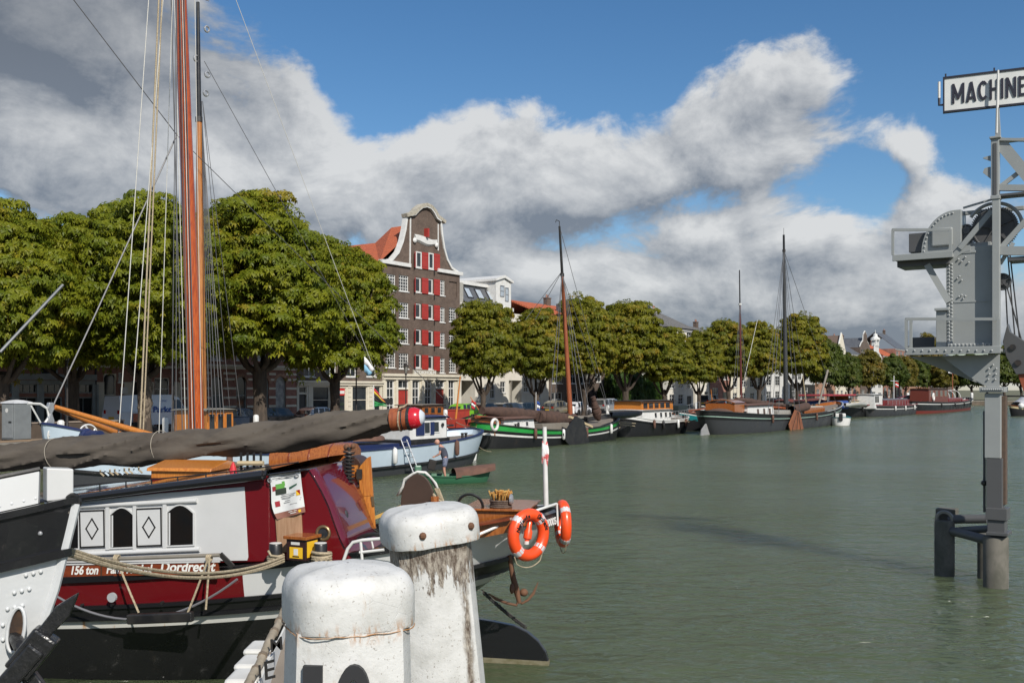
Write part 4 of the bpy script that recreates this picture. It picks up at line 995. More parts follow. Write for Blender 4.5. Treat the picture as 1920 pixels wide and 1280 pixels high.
c = cabin(o, xa, xb, *sorted((yc, yc - 1.9 * PS)), 1.2, bz(800, 784, yc), WHITE, NAVY, [(near, *sorted((bx(796, yc), bx(806, yc)))[:2], bz(800, 812, yc), bz(800, 792, yc), WHITE, GLASS), (near, *sorted((bx(814, yc), bx(823, yc)))[:2], bz(818, 809, yc), bz(818, 791, yc), WHITE, GLASS)], .03, name='wheelhouse')
for (a, e) in ((780, 795), (806.5, 813.5)):
    q = sorted((bx(a, yc), bx(e, yc))); MB().box(q[0], q[1], yc + PS * .02 - .02, yc + PS * .02 + .02, bz(800, 815, yc), bz(800, 791, yc)).build('blue_shutter', NAVY, c)
MB().box(xa - .1, xb + .6, -1.6, 1.6, .9, bz(800, 822, yc)).build('cabin_base', BLACKP, o)
MB().lathe([(.07, -.02), (.10, -.02), (.10, .02), (.07, .02)], 10, (bx(829, yc), yc + PS * .04, bz(829, 796, yc)), Matrix.Rotation(R(90), 4, 'X')).build('porthole', BLACKP, c)
# rudder head, dark gear on the aft deck, covered dinghy amidships
MB().prism([(0, -.4), (.9, -.4), (1.1, .35), (.2, .9), (0, .9)], -.05, .05, 'y', Matrix.Translation((-L / 2 + .9, 0, 0)) @ Matrix.Rotation(math.pi, 4, 'Z')).build('rudder', WHITE, o)
MB().torus((-L / 2 + 2.6, 0, 2.0), .42, .05, None, 18, 6).tube([(-L / 2 + 2.6, 0, 1.2), (-L / 2 + 2.6, 0, 2.0)], .08, 6).box(-L / 2 + 2.2, -L / 2 + 3, -.05, .05, 1.95, 2.02).build('steering_gear', BLACKP, o)
t_ = MB(); rows = []
for i in range(9):
    f = i / 8; w_ = .75 * math.sin(math.pi * (.1 + .8 * f)) ; x = bx(655, 1.0 * PS) + (bx(715, 1.0 * PS) - bx(655, 1.0 * PS)) * f
    rows.append([(x, PS * 1.0 + w_ * math.cos(a), 1.55 + .38 * math.sin(a) * (1 - .5 * f)) for a in [math.pi * j / 8 for j in range(9)]])
t_.grid(rows).build('brown_cover', TARP, o, smooth=60)
MB().box(*sorted((bx(640, 1.6 * PS), bx(740, 1.6 * PS))), -1.9, 1.9, .8, 1.38).build('hatch_coaming', NAVY, o)
MB().box(*sorted((bx(540, 1.6 * PS), bx(400, 1.6 * PS))), -1.8, 1.8, .8, 1.65).build('hatch_coaming', NAVY, o)
MB().lathe([(0.001, -.03), (.34, -.03), (.34, .03), (0.001, .03)], 16, (bx(758, 2.4 * PS), 2.5 * PS, bz(758, 830, 2.4 * PS)), Matrix.Rotation(R(90), 4, 'X')).build('blue_disc', NAVY, o)
# sun-bleached ladder hung over the side
lx0, lx1 = bx(765, 2.95 * PS), bx(778, 2.95 * PS)
lad = MB()
for q in (-.2, .2): lad.tube([(lx0 + q, 2.7 * PS, 1.6), (lx0 + q - .25, 3.3 * PS, -.05)], .03, 5)
for i in range(7): f = i / 7 + .06; lad.bar((lx0 - .2 - .25 * f, (2.7 + .6 * f) * PS, 1.6 - 1.65 * f), (lx0 + .2 - .25 * f, (2.7 + .6 * f) * PS, 1.6 - 1.65 * f), .06, .03)
lad.build('boarding_ladder', STEEL, o)
# bow gear: windlass wheels, bow roller plate, forestay eye
wx, wy = bx(165, .8 * PS), .8 * PS
for q in (0, .75):
    c_ = Vector((wx + q, wy - q * PS * .8, bz(165, 815, wy)))
    wb = MB().torus(c_, .36, .03, Matrix.Rotation(R(90), 4, 'X'), 20, 6)
    for k in range(5):
        a = k * 1.2566; wb.tube([c_, c_ + Vector((.15 * math.cos(a + .5), 0, .15 * math.sin(a + .5))), c_ + Vector((.33 * math.cos(a), 0, .33 * math.sin(a)))], .035, 5)
    wb.build('windlass_wheel', [WHITE, BLACKP][0 if q == 0 else 0], o, smooth=50)
MB().lathe([(.18, -1.0), (.18, -.3), (.24, -.28), (.24, .1), (.1, .12)], 12, (wx + .2, wy, bz(165, 815, wy)), Matrix.Rotation(R(90), 4, 'X')).build('windlass_drum', NAVY, o, smooth=40)
MB().box(wx - .4, wx + .9, -1.1, 1.1, 1.9, bz(165, 830, wy)).build('windlass_bed', BLACKP, o)
xb_ = L / 2
MB().prism([(-.15, 0), (.15, 0), (.2, .35), (.06, .75), (.2, 1.0), (.12, 1.35), (-.12, 1.35), (-.2, 1.0), (-.06, .75), (-.2, .35)], -.12, .12, 'y', Matrix.Translation((bx(94, 0), 0, bz(94, 800, 0))) @ Matrix.Scale(.62, 4)).build('pulley_block', STEEL, o, bevel=.02)
jx = lambda px, py, y: Vector((bx(px, y), y, bz(px, py, y)))
for (a, c_) in (((102, 762, 0), (283, 816, .9 * PS)), ((101, 764, 0), (238, 819, -.9 * PS))):
    MB().tube([jx(*a), jx(*c_)], [.075, .13], 8).build('mast_shear_leg', VARN_L, o, smooth=50)
MB().tube([jx(98, 764, 0), jx(183, 580, 0), jx(333, 250, 0)], .03, 5).build('forestay', CABLE, o)
MB().tube([jx(82, 796, 0), jx(92, 782, 0), jx(88, 765, 0), jx(75, 757, 0), jx(52, 756, 0)], .045, 6).tube([jx(58, 760, 0), jx(76, 792, 0)], .03, 5).build('pulpit_rail', WHITE, o, smooth=50)
# mast and its running gear
mxp = bx(371, 0)
zb_ = 1.3; ztop = CAM_H + (HOR + 260) / FPX * 39.4
xm_t = bx(326, 0)
Pm = mast(o, mxp, 0, 1.0, ztop, .31, .20, MASTM, lean=((bx(338, 0) - bx(371, 0)) * 1.28, 0))
MB().tube([(mxp, 0, 1.0), (mxp, 0, 1.9)], .40, 12).build('mast_case', BLACKP, o)
def up(px0, py0, px1, py1, y, r, m_, nm): MB().tube([jx(px0, py0, y), jx(px1, py1, y)], r, 5).build(nm, m_, o)
for (a, e, q, w_, m_) in ((262, 288, 820, .035, ROPE), (268, 294, 820, .03, ROPE), (222, 272, 822, .018, LINEW), (243, 300, 822, .018, LINEW), (298, 312, 815, .014, LINEW)):
    up(a, q, e + 15, -120, .5 * PS, w_, m_, 'halyard')
for k, (a, e) in enumerate(((337, 328), (343, 334), (349, 345), (356, 349), (361, 352))): up(a + 5, 808, e - 12, -200, .33 * PS, .016 if k % 2 else .022, LINEW if k % 2 else CABLE, 'halyard')
up(378, 818, 363, -150, .34 * PS, .014, LINEW, 'halyard')
for (px, py) in ((330, 812), (322, 815)): up(px, py, 332, -150, 2.3 * PS, .016, CABLE, 'shroud')
# topping lift and flag line running down to the right: visible against trees
up(333, 255, 830, 745, -.5 * PS, .016, CABLE, 'stay'); up(700, 690, 420, -60, -.5 * PS, .013, LINEW, 'flag_halyard')
up(115, -30, 333, 255, -.5 * PS, .018, CABLE, 'stay')
MB().tube([jx(0, 660, 1.0 * PS), jx(118, 534, 1.0 * PS)], .05, 6).build('jib_boom', mat('grey_spar', (.10, .11, .12), .4), o)

def flag(name, label, pts, cols, mats_, pole=None, polem=None, wave=.06, pr=.025, group=None):
    "pts: four corners hoist-top, fly-top, fly-bottom, hoist-bottom; mats_: stripes from top to bottom"
    A_, B2, C_, D_ = [Vector(p) for p in pts]; o_ = thing(name, label, 'flag', D_, 0, group); n, k = 10, len(mats_)
    inv = -D_
    for j in range(k):
        rows = []
        for i in range(n + 1):
            f = i / n; wv = Vector((0, wave * math.sin(f * 7) * f, wave * .5 * math.sin(f * 5 + j)))
            rows.append([A_.lerp(B2, f).lerp(D_.lerp(C_, f), jj) + wv + inv for jj in (j / k, (j + 1) / k)])
        ob = MB().grid(rows).build('stripe' if k > 1 else 'cloth', mats_[j], o_, smooth=60)
        s_ = ob.modifiers.new('thickness', 'SOLIDIFY'); s_.thickness = .008
    if pole: MB().tube([Vector(p) + inv for p in pole], pr, 8).build('flagpole', polem or WHITE, o_)
    return o_
FRED = mat('flag_red', (.50, .02, .03), .8); FWH = mat('flag_white', (.70, .70, .70), .8); FBL = mat('flag_blue', (.02, .07, .30), .8); FGR = mat('flag_green', (.02, .22, .06), .8); FBK = mat('flag_black', (.015, .013, .012), .8); FYE = mat('flag_yellow', (.6, .4, .03), .8)
f_ = flag('club_flag', 'small white and blue club flag on a stay above the brown sail', (PT(683, 668, 47), PT(702, 690, 47), PT(694, 704, 47), PT(683, 698, 47)), 1, [FWH, mat('flag_pale_blue', (.2, .4, .55), .8)])
f_ = flag('striped_flag', 'red, black and green flag with yellow edge behind the brown sail', (PT(701, 727, 52), PT(722, 752, 52), PT(726, 762, 52), PT(701, 762, 52)), 1, [FRED, FYE, FBK, FBK, FGR, FGR], (PT(700.5, 722, 52), PT(700.5, 790, 52)))

# ---------- barge lying inside the blue one: second mast and varnished cabin
o = boat('inner_barge', 'dark barge behind the blue one with black-topped pine mast and varnished cabin', 470, -47.5, 22, False)
h = Hull(o, 22, 4.8, (1.6, 1.1, 1.9), -.5, 4, 4)
h.band('hull', 0, .7, HULLB, bottom=True); h.band('topside', .7, 1, HULLG); h.rail(1, BLACKP, .14, .07, 'cap_rail'); h.deck(.85, DECKM)
PS = 1 if math.cos(o.rotation_euler.z) < 0 else -1; near = 'p' if PS > 0 else 's'
mx = bx(379, 0); zt = bz(372, 5, 0); zm = bz(372, 224, 0)
mast(o, mx, 0, .9, zt, .27, .09, MAST2, BLACKP, zm, lean=(bx(371, 0) - bx(379, 0), 0))
mx0 = bx(383, 0)
for (px, py) in ((389, 140), (386, 175), (368, 110), (388, 55)):
    MB().torus((bx(px, 0), 0, bz(px, py, 0)), .14, .05, Matrix.Rotation(R(90), 4, 'X'), 10, 5).build('pulley', STEEL, o)
MB().tube([(bx(373, 0), 0, zt), (bx(373, 0), 0, zt + .25), (bx(392, 0), 0, zt + .28)], .025, 5).build('wind_vane', STEEL, o)
for i, e in enumerate((392, 399, 406, 414, 420)): shrouds(o, [((bx(378, 0), 0, bz(378, 190 + 8 * i, 0)), (bx(e, 1.5 * PS), 1.5 * PS, bz(e, 780, 1.5 * PS)))], .02)
for i, e in enumerate((432, 452)): shrouds(o, [((bx(380, 0), 0, bz(380, 190, 0)), (bx(e, -1.5 * PS), -1.5 * PS, bz(e, 780, -1.5 * PS)))], .016)
shrouds(o, [((bx(383, 0), 0, bz(383, 115, 0)), (bx(690, 0), 0, bz(690, 670, 0)))], .02, name='stay')
yc = 1.2 * PS; q = sorted((bx(388, yc), bx(438, yc))); zc1 = bz(412, 770, yc)
cw = [(near, q[0] + (q[1] - q[0]) * a, q[0] + (q[1] - q[0]) * (a + .2), 1.2 + .2, zc1 - .15, VARN_L, GLASS) for a in (.08, .4, .72)]
cabin(o, q[0], q[1], -1.2, 1.2, 1.0, zc1, VARN_L, mat('deck_roof', (.25, .24, .2), .8), cw, .02, .05, .12, 'wheelhouse')

# ---------- green dinghy with the man in it
dk = boat('green_dinghy', 'small green rowing dinghy with outboard and brown tarpaulin', 855, -33.0, 4.2, True, None, cat='dinghy'); o = dk
o.location = PT(855, 730, 41.9); o.location.z = 0; o.rotation_euler.z = R(12)
h = Hull(o, 3.0, 1.35, (.36, .30, .55), -.15, 1.9, 6, .16, .02, .7, nu=24, qb=.7)
GRN = worn('green_boat_paint', (.03, .12, .06), .5, (.06, .08, .05), .4, .6, 2, .1)
h.band('hull', 0, 1, GRN, bottom=True); h.band('inner_hull', .2, 1, GRN, -.05); h.rail(1, GRN, .07, .04, 'gunwale'); h.deck(.3, DECKM, 'floor', -.05, camber=0)
for x in (-.9, -.1): MB().box(x - .12, x + .12, -.55, .55, .16, .2).build('thwart', DECKM, o)
MB().box(-.14, .14, -.12, .12, .42, .75).build('outboard_motor', mat('outboard_green', (.08, .17, .11), .4), o, bevel=.05).location = (-1.62, -.15, 0)
MB().tube([(-1.62, -.15, .45), (-1.66, -.15, -.2)], .05, 6).build('outboard_leg', IRON, o)
rows = []
for i in range(11):
    f = i / 10; x = -.1 + 1.75 * f; hw = .68 * math.cos(max(0, f - .35) * 1.9) + .02
    rows.append([(x, hw * math.cos(a) * (1.0 + .06 * math.sin(9 * f + j)), .34 + .26 * f + (.26 - .08 * f) * math.sin(a) - (.10 if j in (0, 8) else 0)) for j, a in enumerate([math.pi * j / 8 for j in range(9)])])
MB().grid(rows).build('tarpaulin', TARP, o, smooth=50)

# the man, bent forward over his work: one skinned body
def skin_body(name, J, edges, rad, m_, parent=None, sub=2):
    me = bpy.data.meshes.new(name); me.from_pydata(J, edges, []); ob = bpy.data.objects.new(name, me); COL.objects.link(ob)
    sm = ob.modifiers.new('skin', 'SKIN'); sm.use_smooth_shade = True
    for i, r_ in enumerate(rad):
        me.skin_vertices[0].data[i].radius = (r_, r_) if not isinstance(r_, tuple) else r_
    me.skin_vertices[0].data[0].use_root = True
    ss = ob.modifiers.new('sub', 'SUBSURF'); ss.levels = sub; ss.render_levels = sub
    dg = bpy.context.evaluated_depsgraph_get(); m2 = bpy.data.meshes.new_from_object(ob.evaluated_get(dg)); bpy.data.objects.remove(ob)
    m2.materials.clear(); m2.materials.append(m_)
    m2.polygons.foreach_set('use_smooth', [True] * len(m2.polygons))
    r2 = bpy.data.objects.new(name, m2); COL.objects.link(r2)
    if parent is not None: r2.parent = parent
    return r2
SKIN = mat('skin', (.45, .24, .17), .6, (.38, .18, .13), 6, .5); SHIRT = mat('grey_blue_shirt', (.055, .06, .085), .9, (.04, .045, .06), 8, .7, .4); SHORTS = mat('checked_shorts', (.16, .18, .24), .9, (.06, .07, .12), 18, .9)
man = thing('person', 'person in dark blue T-shirt and shorts bending over in the green dinghy', 'person', PT(835, 730, 41.9), R(180))
man.location.z = .12
# x forward (to the left of the photo after the turn), z up
J = [(0, 0, .86), (.03, 0, 1.05), (.12, 0, 1.25), (.20, 0, 1.40), (.27, 0, 1.47),                     # pelvis, waist, chest, neck base, neck
     (-.01, .10, .82), (.05, .11, .45), (-.02, .12, .07), (.12, .13, .03), (-.01, -.10, .82), (.08, -.11, .46), (.02, -.12, .07), (.15, -.13, .03),
     (.19, .19, 1.34), (.22, .25, 1.08), (.42, .20, .98), (.19, -.19, 1.34), (.24, -.25, 1.08), (.44, -.18, .96)]
E = [(0, 1), (1, 2), (2, 3), (3, 4), (0, 5), (5, 6), (6, 7), (7, 8), (0, 9), (9, 10), (10, 11), (11, 12), (3, 13), (13, 14), (14, 15), (3, 16), (16, 17), (17, 18)]
RD = [.13, .125, .145, .10, .06, .09, .062, .042, .035, .09, .062, .042, .035, .062, .045, .032, .062, .045, .032]
skin_body('body', J, E, RD, SKIN, man)
skin_body('shirt', [(0, 0, .80), (.03, 0, 1.05), (.12, 0, 1.25), (.18, 0, 1.38), (.19, .19, 1.33), (.205, .23, 1.18), (.19, -.19, 1.33), (.215, -.23, 1.18)], [(0, 1), (1, 2), (2, 3), (3, 4), (4, 5), (3, 6), (6, 7)], [.165, .165, .175, .12, .088, .078, .088, .078], SHIRT, man)
skin_body('shorts', [(0, 0, .98), (0, 0, .83), (0, .11, .76), (.04, .12, .52), (0, -.11, .76), (.06, -.12, .52)], [(0, 1), (1, 2), (2, 3), (1, 4), (4, 5)], [.155, .16, .115, .105, .115, .105], SHORTS, man)
hd = MB().ball((.345, 0, 1.575), .10, 14, (1.08, .84, 1.18)).ball((.455, 0, 1.55), .022, 6).ball((.345, .085, 1.57), .024, 6, (.7, .4, 1.3)).ball((.345, -.085, 1.57), .024, 6, (.7, .4, 1.3)).build('head', SKIN, man, smooth=60)
MB().ball((.435, .035, 1.585), .012, 6).ball((.435, -.035, 1.585), .012, 6).build('eyes', DARK, hd)
for sy in (1, -1):
    hb = Vector((.42, .19 * sy, .97)); q = MB().ball(hb + Vector((.05, 0, -.015)), .042, 8, (1.2, .6, .9))
    for k in range(4): p0 = hb + Vector((.085, (k - 1.5) * .02, -.005)); q.tube([p0, p0 + Vector((.035, 0, -.02)), p0 + Vector((.045, 0, -.055 + .005 * abs(k - 1.5)))], [.010, .009, .007], 5)
    p0 = hb + Vector((.03, -.035 * sy, .01)); q.tube([p0, p0 + Vector((.03, -.02 * sy, -.015)), p0 + Vector((.055, -.02 * sy, -.035))], [.012, .010, .008], 5)
    q.build('hand', SKIN, man, smooth=60)
bag = MB().box(-.16, .16, -.12, .12, 0, .42).build('dark_bag', mat('dark_bag_cloth', (.025, .022, .02), .9), None, bevel=.04)
bag.location = man.location + Vector((-.62, -.05, .42)); bag.rotation_euler = (.1, .25, .2); tag(bag, 'dark sack the bending person holds over the dinghy', 'bag')
bag.name = 'dark_sack'
# ================================================================== the other barges
def set_ends(o, px_stern, px_bow, inter):
    a, c = on_line(px_stern, inter), on_line(px_bow, inter); o.location = (a + c) / 2
    return (a - c).length
def sides(o): 
    p = 1 if math.cos(o.rotation_euler.z) < 0 else -1
    return p, 'p' if p > 0 else 's'
def rail_line(o, pts, r, m_, name): return MB().tube(pts, r, 6).build(name, m_, o, smooth=50)
CREAMP = mat('cream_boat_paint', (.60, .50, .30), .5, (.5, .4, .24), 2, .6)

# ---------- green striped tjalk with furled brown sail and black leeboard
o = boat('green_tjalk', 'black tjalk with bright green stripe, black leeboard and orange brown mast', 1020, -45.6, 18, True); L = set_ends(o, 893, 1146, -45.6); PS, near = sides(o)
h = Hull(o, L, 4.6, (1.75, 1.05, 1.85), -.5, 3.6, 3.6, .05, .05, .8, qb=.55, qs=.55, ex=2.3)
h.band('hull', 0, .64, HULLB, bottom=True, nv=4); h.band('white_stripe', .64, .705, WHITE, .006, 1); h.band('lower_topside', .705, .80, HULLB, nv=1); h.band('green_stripe', .80, 1, GREENP, .004, 2)
h.band('inner_bulwark', .86, 1, BLACKP, -.1); h.rail(1, BLACKP, .15, .08, 'cap_rail'); h.rail(.79, BLACKP, .1, .07, 'rub_rail', .02); h.deck(.86, DECKM, off=-.1)
clutter(o, h, 11, rails=False)
yc = 1.3 * PS; q = sorted((bx(946, yc), bx(1004, yc))); zt = bz(975, 786, yc)
cw = []
for a in (964, 971, 979, 987): e = sorted((bx(a, yc), bx(a + 4.5, yc))); cw.append((near, e[0], e[1], bz(975, 799, yc), bz(975, 791, yc), WHITE, GLASS if a in (971, 987) else WHITE))
cabin(o, q[0], q[1], -1.3, 1.3, .9, zt, WHITE, TARP, cw, .1, .12)
c2 = sorted((bx(935, yc), bx(947, yc))); cabin(o, c2[0], c2[1], -1.0, 1.0, .9, zt + .1, VARN, TARP, [], .05, name='companionway')
MB().box(*sorted((bx(1008, 1 * PS), bx(1058, 1 * PS))), -1.4, 1.4, .8, 1.5).build('hold_coaming', mat('grey_wood', (.2, .18, .15), .8), o)
mx = bx(1071, 0); zm = bz(1053, 515, 0); zt = bz(1049, 424, 0)
Pm = mast(o, mx, 0, .8, zt, .21, .09, MASTB, BLACKP, zm, lean=(bx(1049, 0) - bx(1071, 0), 0))
tip = Vector(Pm(zt)); MB().tube([tip, tip + Vector((0, 0, .35)), tip + Vector((-.45, 0, .4)), tip + Vector((-.55, 0, .2))], .03, 5).build('wind_vane', IRON, o)
hm = Vector(Pm(zm))
for (px, py, y) in ((985, 600, -2), (1003, 600, -2), (1030, 770, 2.1), (1040, 770, 2.1), (1086, 770, 2.1), (1095, 770, 2.1), (1105, 770, 2.1)):
    shrouds(o, [(hm + Vector((0, 0, .3)), (bx(px, y * PS), y * PS, bz(px, py, y * PS)))], .022)
shrouds(o, [(hm, (bx(1143, 0), 0, 1.9)), (tip, (L / 2 - .2, 0, 1.9))], .022, name='forestay')
rolled_sail(o, (bx(908, 0), .2, bz(908, 770, 0)), (bx(1068, 0), .1, bz(1068, 780, 0)), .42, TAN, seed=3, spar=(MASTB, .12))
rolled_sail(o, (bx(1000, 0), .5 * PS, bz(1000, 781, 0)), (bx(1070, 0), .4 * PS, bz(1070, 783, 0)), .55, TAN, 'gaff_sail', 4)
rolled_sail(o, (bx(1122, 0), 0, 1.6), (bx(1112, 0), 0, bz(1112, 756, 0) + .5), .34, TAN, 'furled_jib', 6)
leeboard(o, bx(1090, 2.5 * PS) - .2, PS, 2.45 * PS, bz(1090, 783, 2.5 * PS), 3.9, 2.3, BLACKP, R(-14) * PS, False)
MB().bar((bx(1069, 2.4 * PS), 2.35 * PS, bz(1072, 781, 2.4 * PS)), (bx(1112, 2.4 * PS), 2.3 * PS, bz(1110, 800, 2.4 * PS)), .18, .16).build('leeboard_tackle', mat('pale_wood', (.45, .36, .22), .8), o)
ring_buoy(o, (bx(931, 1.9 * PS), 1.75 * PS, bz(931, 796, 1.9 * PS)), .34, .1, Matrix.Rotation(R(90), 4, 'X'), m1=mat('buoy_white', (.65, .62, .58), .5))
MB().box(*sorted((bx(1026, .6 * PS), bx(1046, .6 * PS))), .3 * PS - .5, .3 * PS + .5, 1.5, 1.72).build('dinghy_cover', mat('pale_canvas', (.42, .42, .36), .8), o, bevel=.1)
MB().prism([(0, -.5), (1.1, -.5), (1.2, .3), (.35, 1.3), (0, 1.4)], -.05, .05, 'y', Matrix.Translation((-L / 2 + .25, 0, 0)) @ Matrix.Rotation(math.pi, 4, 'Z')).build('rudder', HULLB, o)
MB().tube([(-L / 2, 0, 1.6), (-L / 2 + 1.6, 0, 1.9)], .05, 6).build('tiller', VARN, o)

# ---------- black barge with green gunwale lying between the tjalk and the quay
o = boat('green_edged_barge', 'black barge with green gunwale mostly hidden behind the tjalk, spoked wheel aft', 830, -54, 18, True); L = set_ends(o, 740, 930, -52.0); PS, near = sides(o)
h = Hull(o, L, 4.4, (1.5, 1.2, 2.3), -.5, 3.4, 4, .06, .05)
h.band('hull', 0, .86, HULLB, bottom=True, nv=4); h.band('green_stripe', .86, 1, GREENP, .004, 2); h.rail(1, BLACKP, .14, .07, 'cap_rail'); h.deck(.84, DECKM)
clutter(o, h, 12, rails=False)
MB().box(*sorted((bx(835, 1 * PS), bx(884, 1 * PS))), -1.2, 1.2, 1.2, bz(860, 786, 1 * PS)).build('red_hatch', mat('red_lead', (.33, .035, .02), .5, (.2, .03, .02), 2, .6), o)
e = Vector((bx(898, 0), .8 * PS, 1.95)); w_ = MB().torus(e, .55, .05, Matrix.Rotation(R(90), 4, 'X'), 20, 6)
for k in range(4): a = k * math.pi / 4; w_.tube([e + Vector((math.cos(a), 0, math.sin(a))) * .55, e - Vector((math.cos(a), 0, math.sin(a))) * .55], .03, 5)
w_.build('spoked_wheel', BLACKP, o)
MB().tube([(bx(853, 0), 0, 1.2), (bx(863, 0), 0, bz(863, 705, 0))], [.09, .04], 8).build('spar', VARN_L, o)
yc = 1.1 * PS; q = sorted((bx(792, yc), bx(832, yc)))
cw = [(near, *sorted((bx(a, yc), bx(a + 7, yc))), bz(812, 774, yc), bz(812, 764, yc), VARN, GLASS) for a in (796, 808, 820)]
cabin(o, q[0], q[1], -1.1, 1.1, 1.1, bz(812, 760, yc), VARN, DECKM, cw, .02, .04, .14, 'wheelhouse')
MB().box(*sorted((bx(745, yc), bx(765, yc))), .2, .9, bz(755, 758, yc), bz(755, 750, yc) + .1).build('crate', BLACKP, o)

# ---------- motor cruiser with varnished wheelhouse (stern to the right)
o = boat('varnished_cruiser', 'black houseboat with white cabin and glazed varnished wheelhouse', 1200, -46.0, 16, False); L = set_ends(o, 1270, 1148, -46.0); PS, near = sides(o)
h = Hull(o, L, 4.4, (1.5, 1.25, 1.9), -.5, 3.2, 4.2, .05, .12, .8)
h.band('hull', 0, .86, HULLB, bottom=True, nv=4); h.band('white_topside', .86, 1, WHITE, 0.004, 2); h.rail(.86, BLACKP, .12, .09, 'rub_rail', .03); h.rail(1, WHITE, .1, .06, 'cap_rail'); h.deck(.9, DECKM)
clutter(o, h, 13, rails=True)
yc = 1.6 * PS; q = sorted((bx(1205, yc), bx(1258, yc)))
cw = [(near, *sorted((bx(a, yc), bx(a + 4, yc))), bz(1240, 782, yc), bz(1240, 773, yc), WHITE, GLASS) for a in (1228, 1238, 1247, 1255)]
cabin(o, q[0], q[1], -1.6, 1.6, 1.2, bz(1235, 769, yc), WHITE, WHITE, cw, .08, .06)
yc = 1.3 * PS; q = sorted((bx(1203, yc), bx(1262, yc))); zt = bz(1235, 752, yc); z0 = bz(1235, 768, yc)
cw = [(near, *sorted((bx(a, yc), bx(a + 8, yc))), z0 + .15, zt - .12, VARN_L, GLASS) for a in (1206, 1216.5, 1227, 1237.5, 1248)] + [('a', -1.0 + .7 * k, -.45 + .7 * k, z0 + .15, zt - .12, VARN_L, GLASS) for k in range(3)]
cabin(o, q[0], q[1], -1.3, 1.3, z0 - .05, zt, VARN_L, mat('brown_roof_felt', (.05, .04, .035), .8), cw, .03, .05, .2, 'wheelhouse')
rows = []
for i in range(9):
    f = i / 8; w_ = .55 * math.sin(math.pi * (.08 + .84 * f)); x = bx(1146, 2.6 * PS) + (bx(1202, 2.6 * PS) - bx(1146, 2.6 * PS)) * f
    rows.append([(x, 2.6 * PS + w_ * math.cos(a), bz(1175, 771, 2.6 * PS) + .55 * math.sin(a) * (.5 + .5 * math.sin(math.pi * (.1 + .8 * f)))) for a in [-math.pi * j / 8 for j in range(9)]])
MB().grid(rows, True).build('hung_dinghy', mat('blue_black_paint', (.015, .02, .035), .3), o, smooth=50)
MB().prism([(0, -.4), (1.6, -.4), (1.6, .9), (.5, 1.3), (0, 1.0)], -.06, .06, 'y', Matrix.Translation((-L / 2 + .7, 0, 0)) @ Matrix.Rotation(math.pi, 4, 'Z')).build('rudder', HULLG, o)

# ---------- teal sterned barge
o = boat('teal_barge', 'black barge with teal topsides and thin dark red mast', 1300, -48, 16, False); L = set_ends(o, 1342, 1255, -47.5); PS, near = sides(o)
h = Hull(o, L, 4.6, (2.1, 1.3, 1.9), -.5, 3.2, 3.4, .05, .08)
h.band('hull', 0, .70, HULLB, bottom=True, nv=4); h.band('teal_topside', .70, .92, TEAL, .004, 2); h.band('white_line_band', .92, 1, WHITE, .004, 1); h.rail(1, BLACKP, .12, .07, 'cap_rail'); h.deck(.85, DECKM)
clutter(o, h, 14, rails=True)
for i in range(3): MB().tube([(bx(1262, .4 * PS), (.3 + .25 * i) * PS, bz(1262, 774 + 2 * i, 0)), (bx(1335, .4 * PS), (.3 + .25 * i) * PS, bz(1335, 764 + 5 * i, 0))], .07, 7).build('loose_spar', MASTB, o, smooth=50)
MB().tube([(bx(1338, 0), 0, 1.2), (bx(1333, 0), 0, bz(1333, 730, 0))], [.07, .04], 6).build('flagstaff', VARN_L, o)
MB().box(*sorted((bx(1272, .9 * PS), bx(1290, .9 * PS))), -.9, .9, 1.2, bz(1280, 760, .9 * PS)).build('deckhouse', mat('dark_green_paint', (.02, .03, .03), .5), o)
mx = bx(1389, 0); 
mast(o, bx(1370, 0), 0, .8, 2.0, .2, .2, MASTB)

# ---------- large black klipper (bow right)
o = boat('black_klipper', 'long black sailing barge with white deckhouse, brown leeboard and black mast', 1450, -39.8, 26, True); L = set_ends(o, 1318, 1568, -40.2); PS, near = sides(o)
h = Hull(o, L, 5.4, (2.1, 1.45, 2.5), -.5, 3.0, 3.4, .06, .09, .82, qb=.6, ex=2.3)
h.band('hull', 0, .70, HULLG, bottom=True, nv=4); h.band('topside', .70, .80, HULLB, nv=1); h.band('pale_line', .80, .83, mat('pale_green_line', (.35, .5, .42), .5), .004, 1); h.band('black_topside', .83, 1, HULLB, nv=2)
h.band('inner_bulwark', .88, 1, VARN, -.1); h.rail(1, BLACKP, .16, .09, 'cap_rail'); h.deck(.88, DECKM, off=-.1); h.rail(1, WHITE, .06, .03, 'white_edge', .09, .03, u0=.35)
clutter(o, h, 15, rails=False)
yc = 1.7 * PS; q = sorted((bx(1403, yc), bx(1452, yc))); zt = bz(1428, 760, yc)
cw = [(near, *sorted((bx(a, yc), bx(a + 4, yc))), bz(1430, 777, yc), bz(1430, 766, yc), WHITE, mat('brown_pane', (.06, .025, .015), .3)) for a in (1420, 1431.5, 1442)]
cabin(o, q[0], q[1], -1.7, 1.7, 1.2, zt, WHITE, TARP, cw, .1, .12)
q = sorted((bx(1384, yc), bx(1403, yc))); cabin(o, q[0], q[1], -1.4, 1.4, 1.2, zt + .25, VARN, VARN, [], .05, .3, .05, 'companionway')
rows = [[(bx(1360 + 2.6 * i, 1 * PS), 1.6 * math.cos(a), 1.5 + (.35 + .4 * math.sin(math.pi * i / 8)) * math.sin(a)) for a in [math.pi * j / 8 for j in range(9)]] for i in range(9)]
MB().grid(rows).build('aft_hood', mat('brown_canvas', (.10, .06, .045), .8), o, smooth=40)
MB().box(*sorted((bx(1455, 1.5 * PS), bx(1482, 1.5 * PS))), -1.7, 1.7, 1.2, 1.85).build('hatch', mat('grey_hatch', (.30, .29, .26), .8), o, bevel=.05)
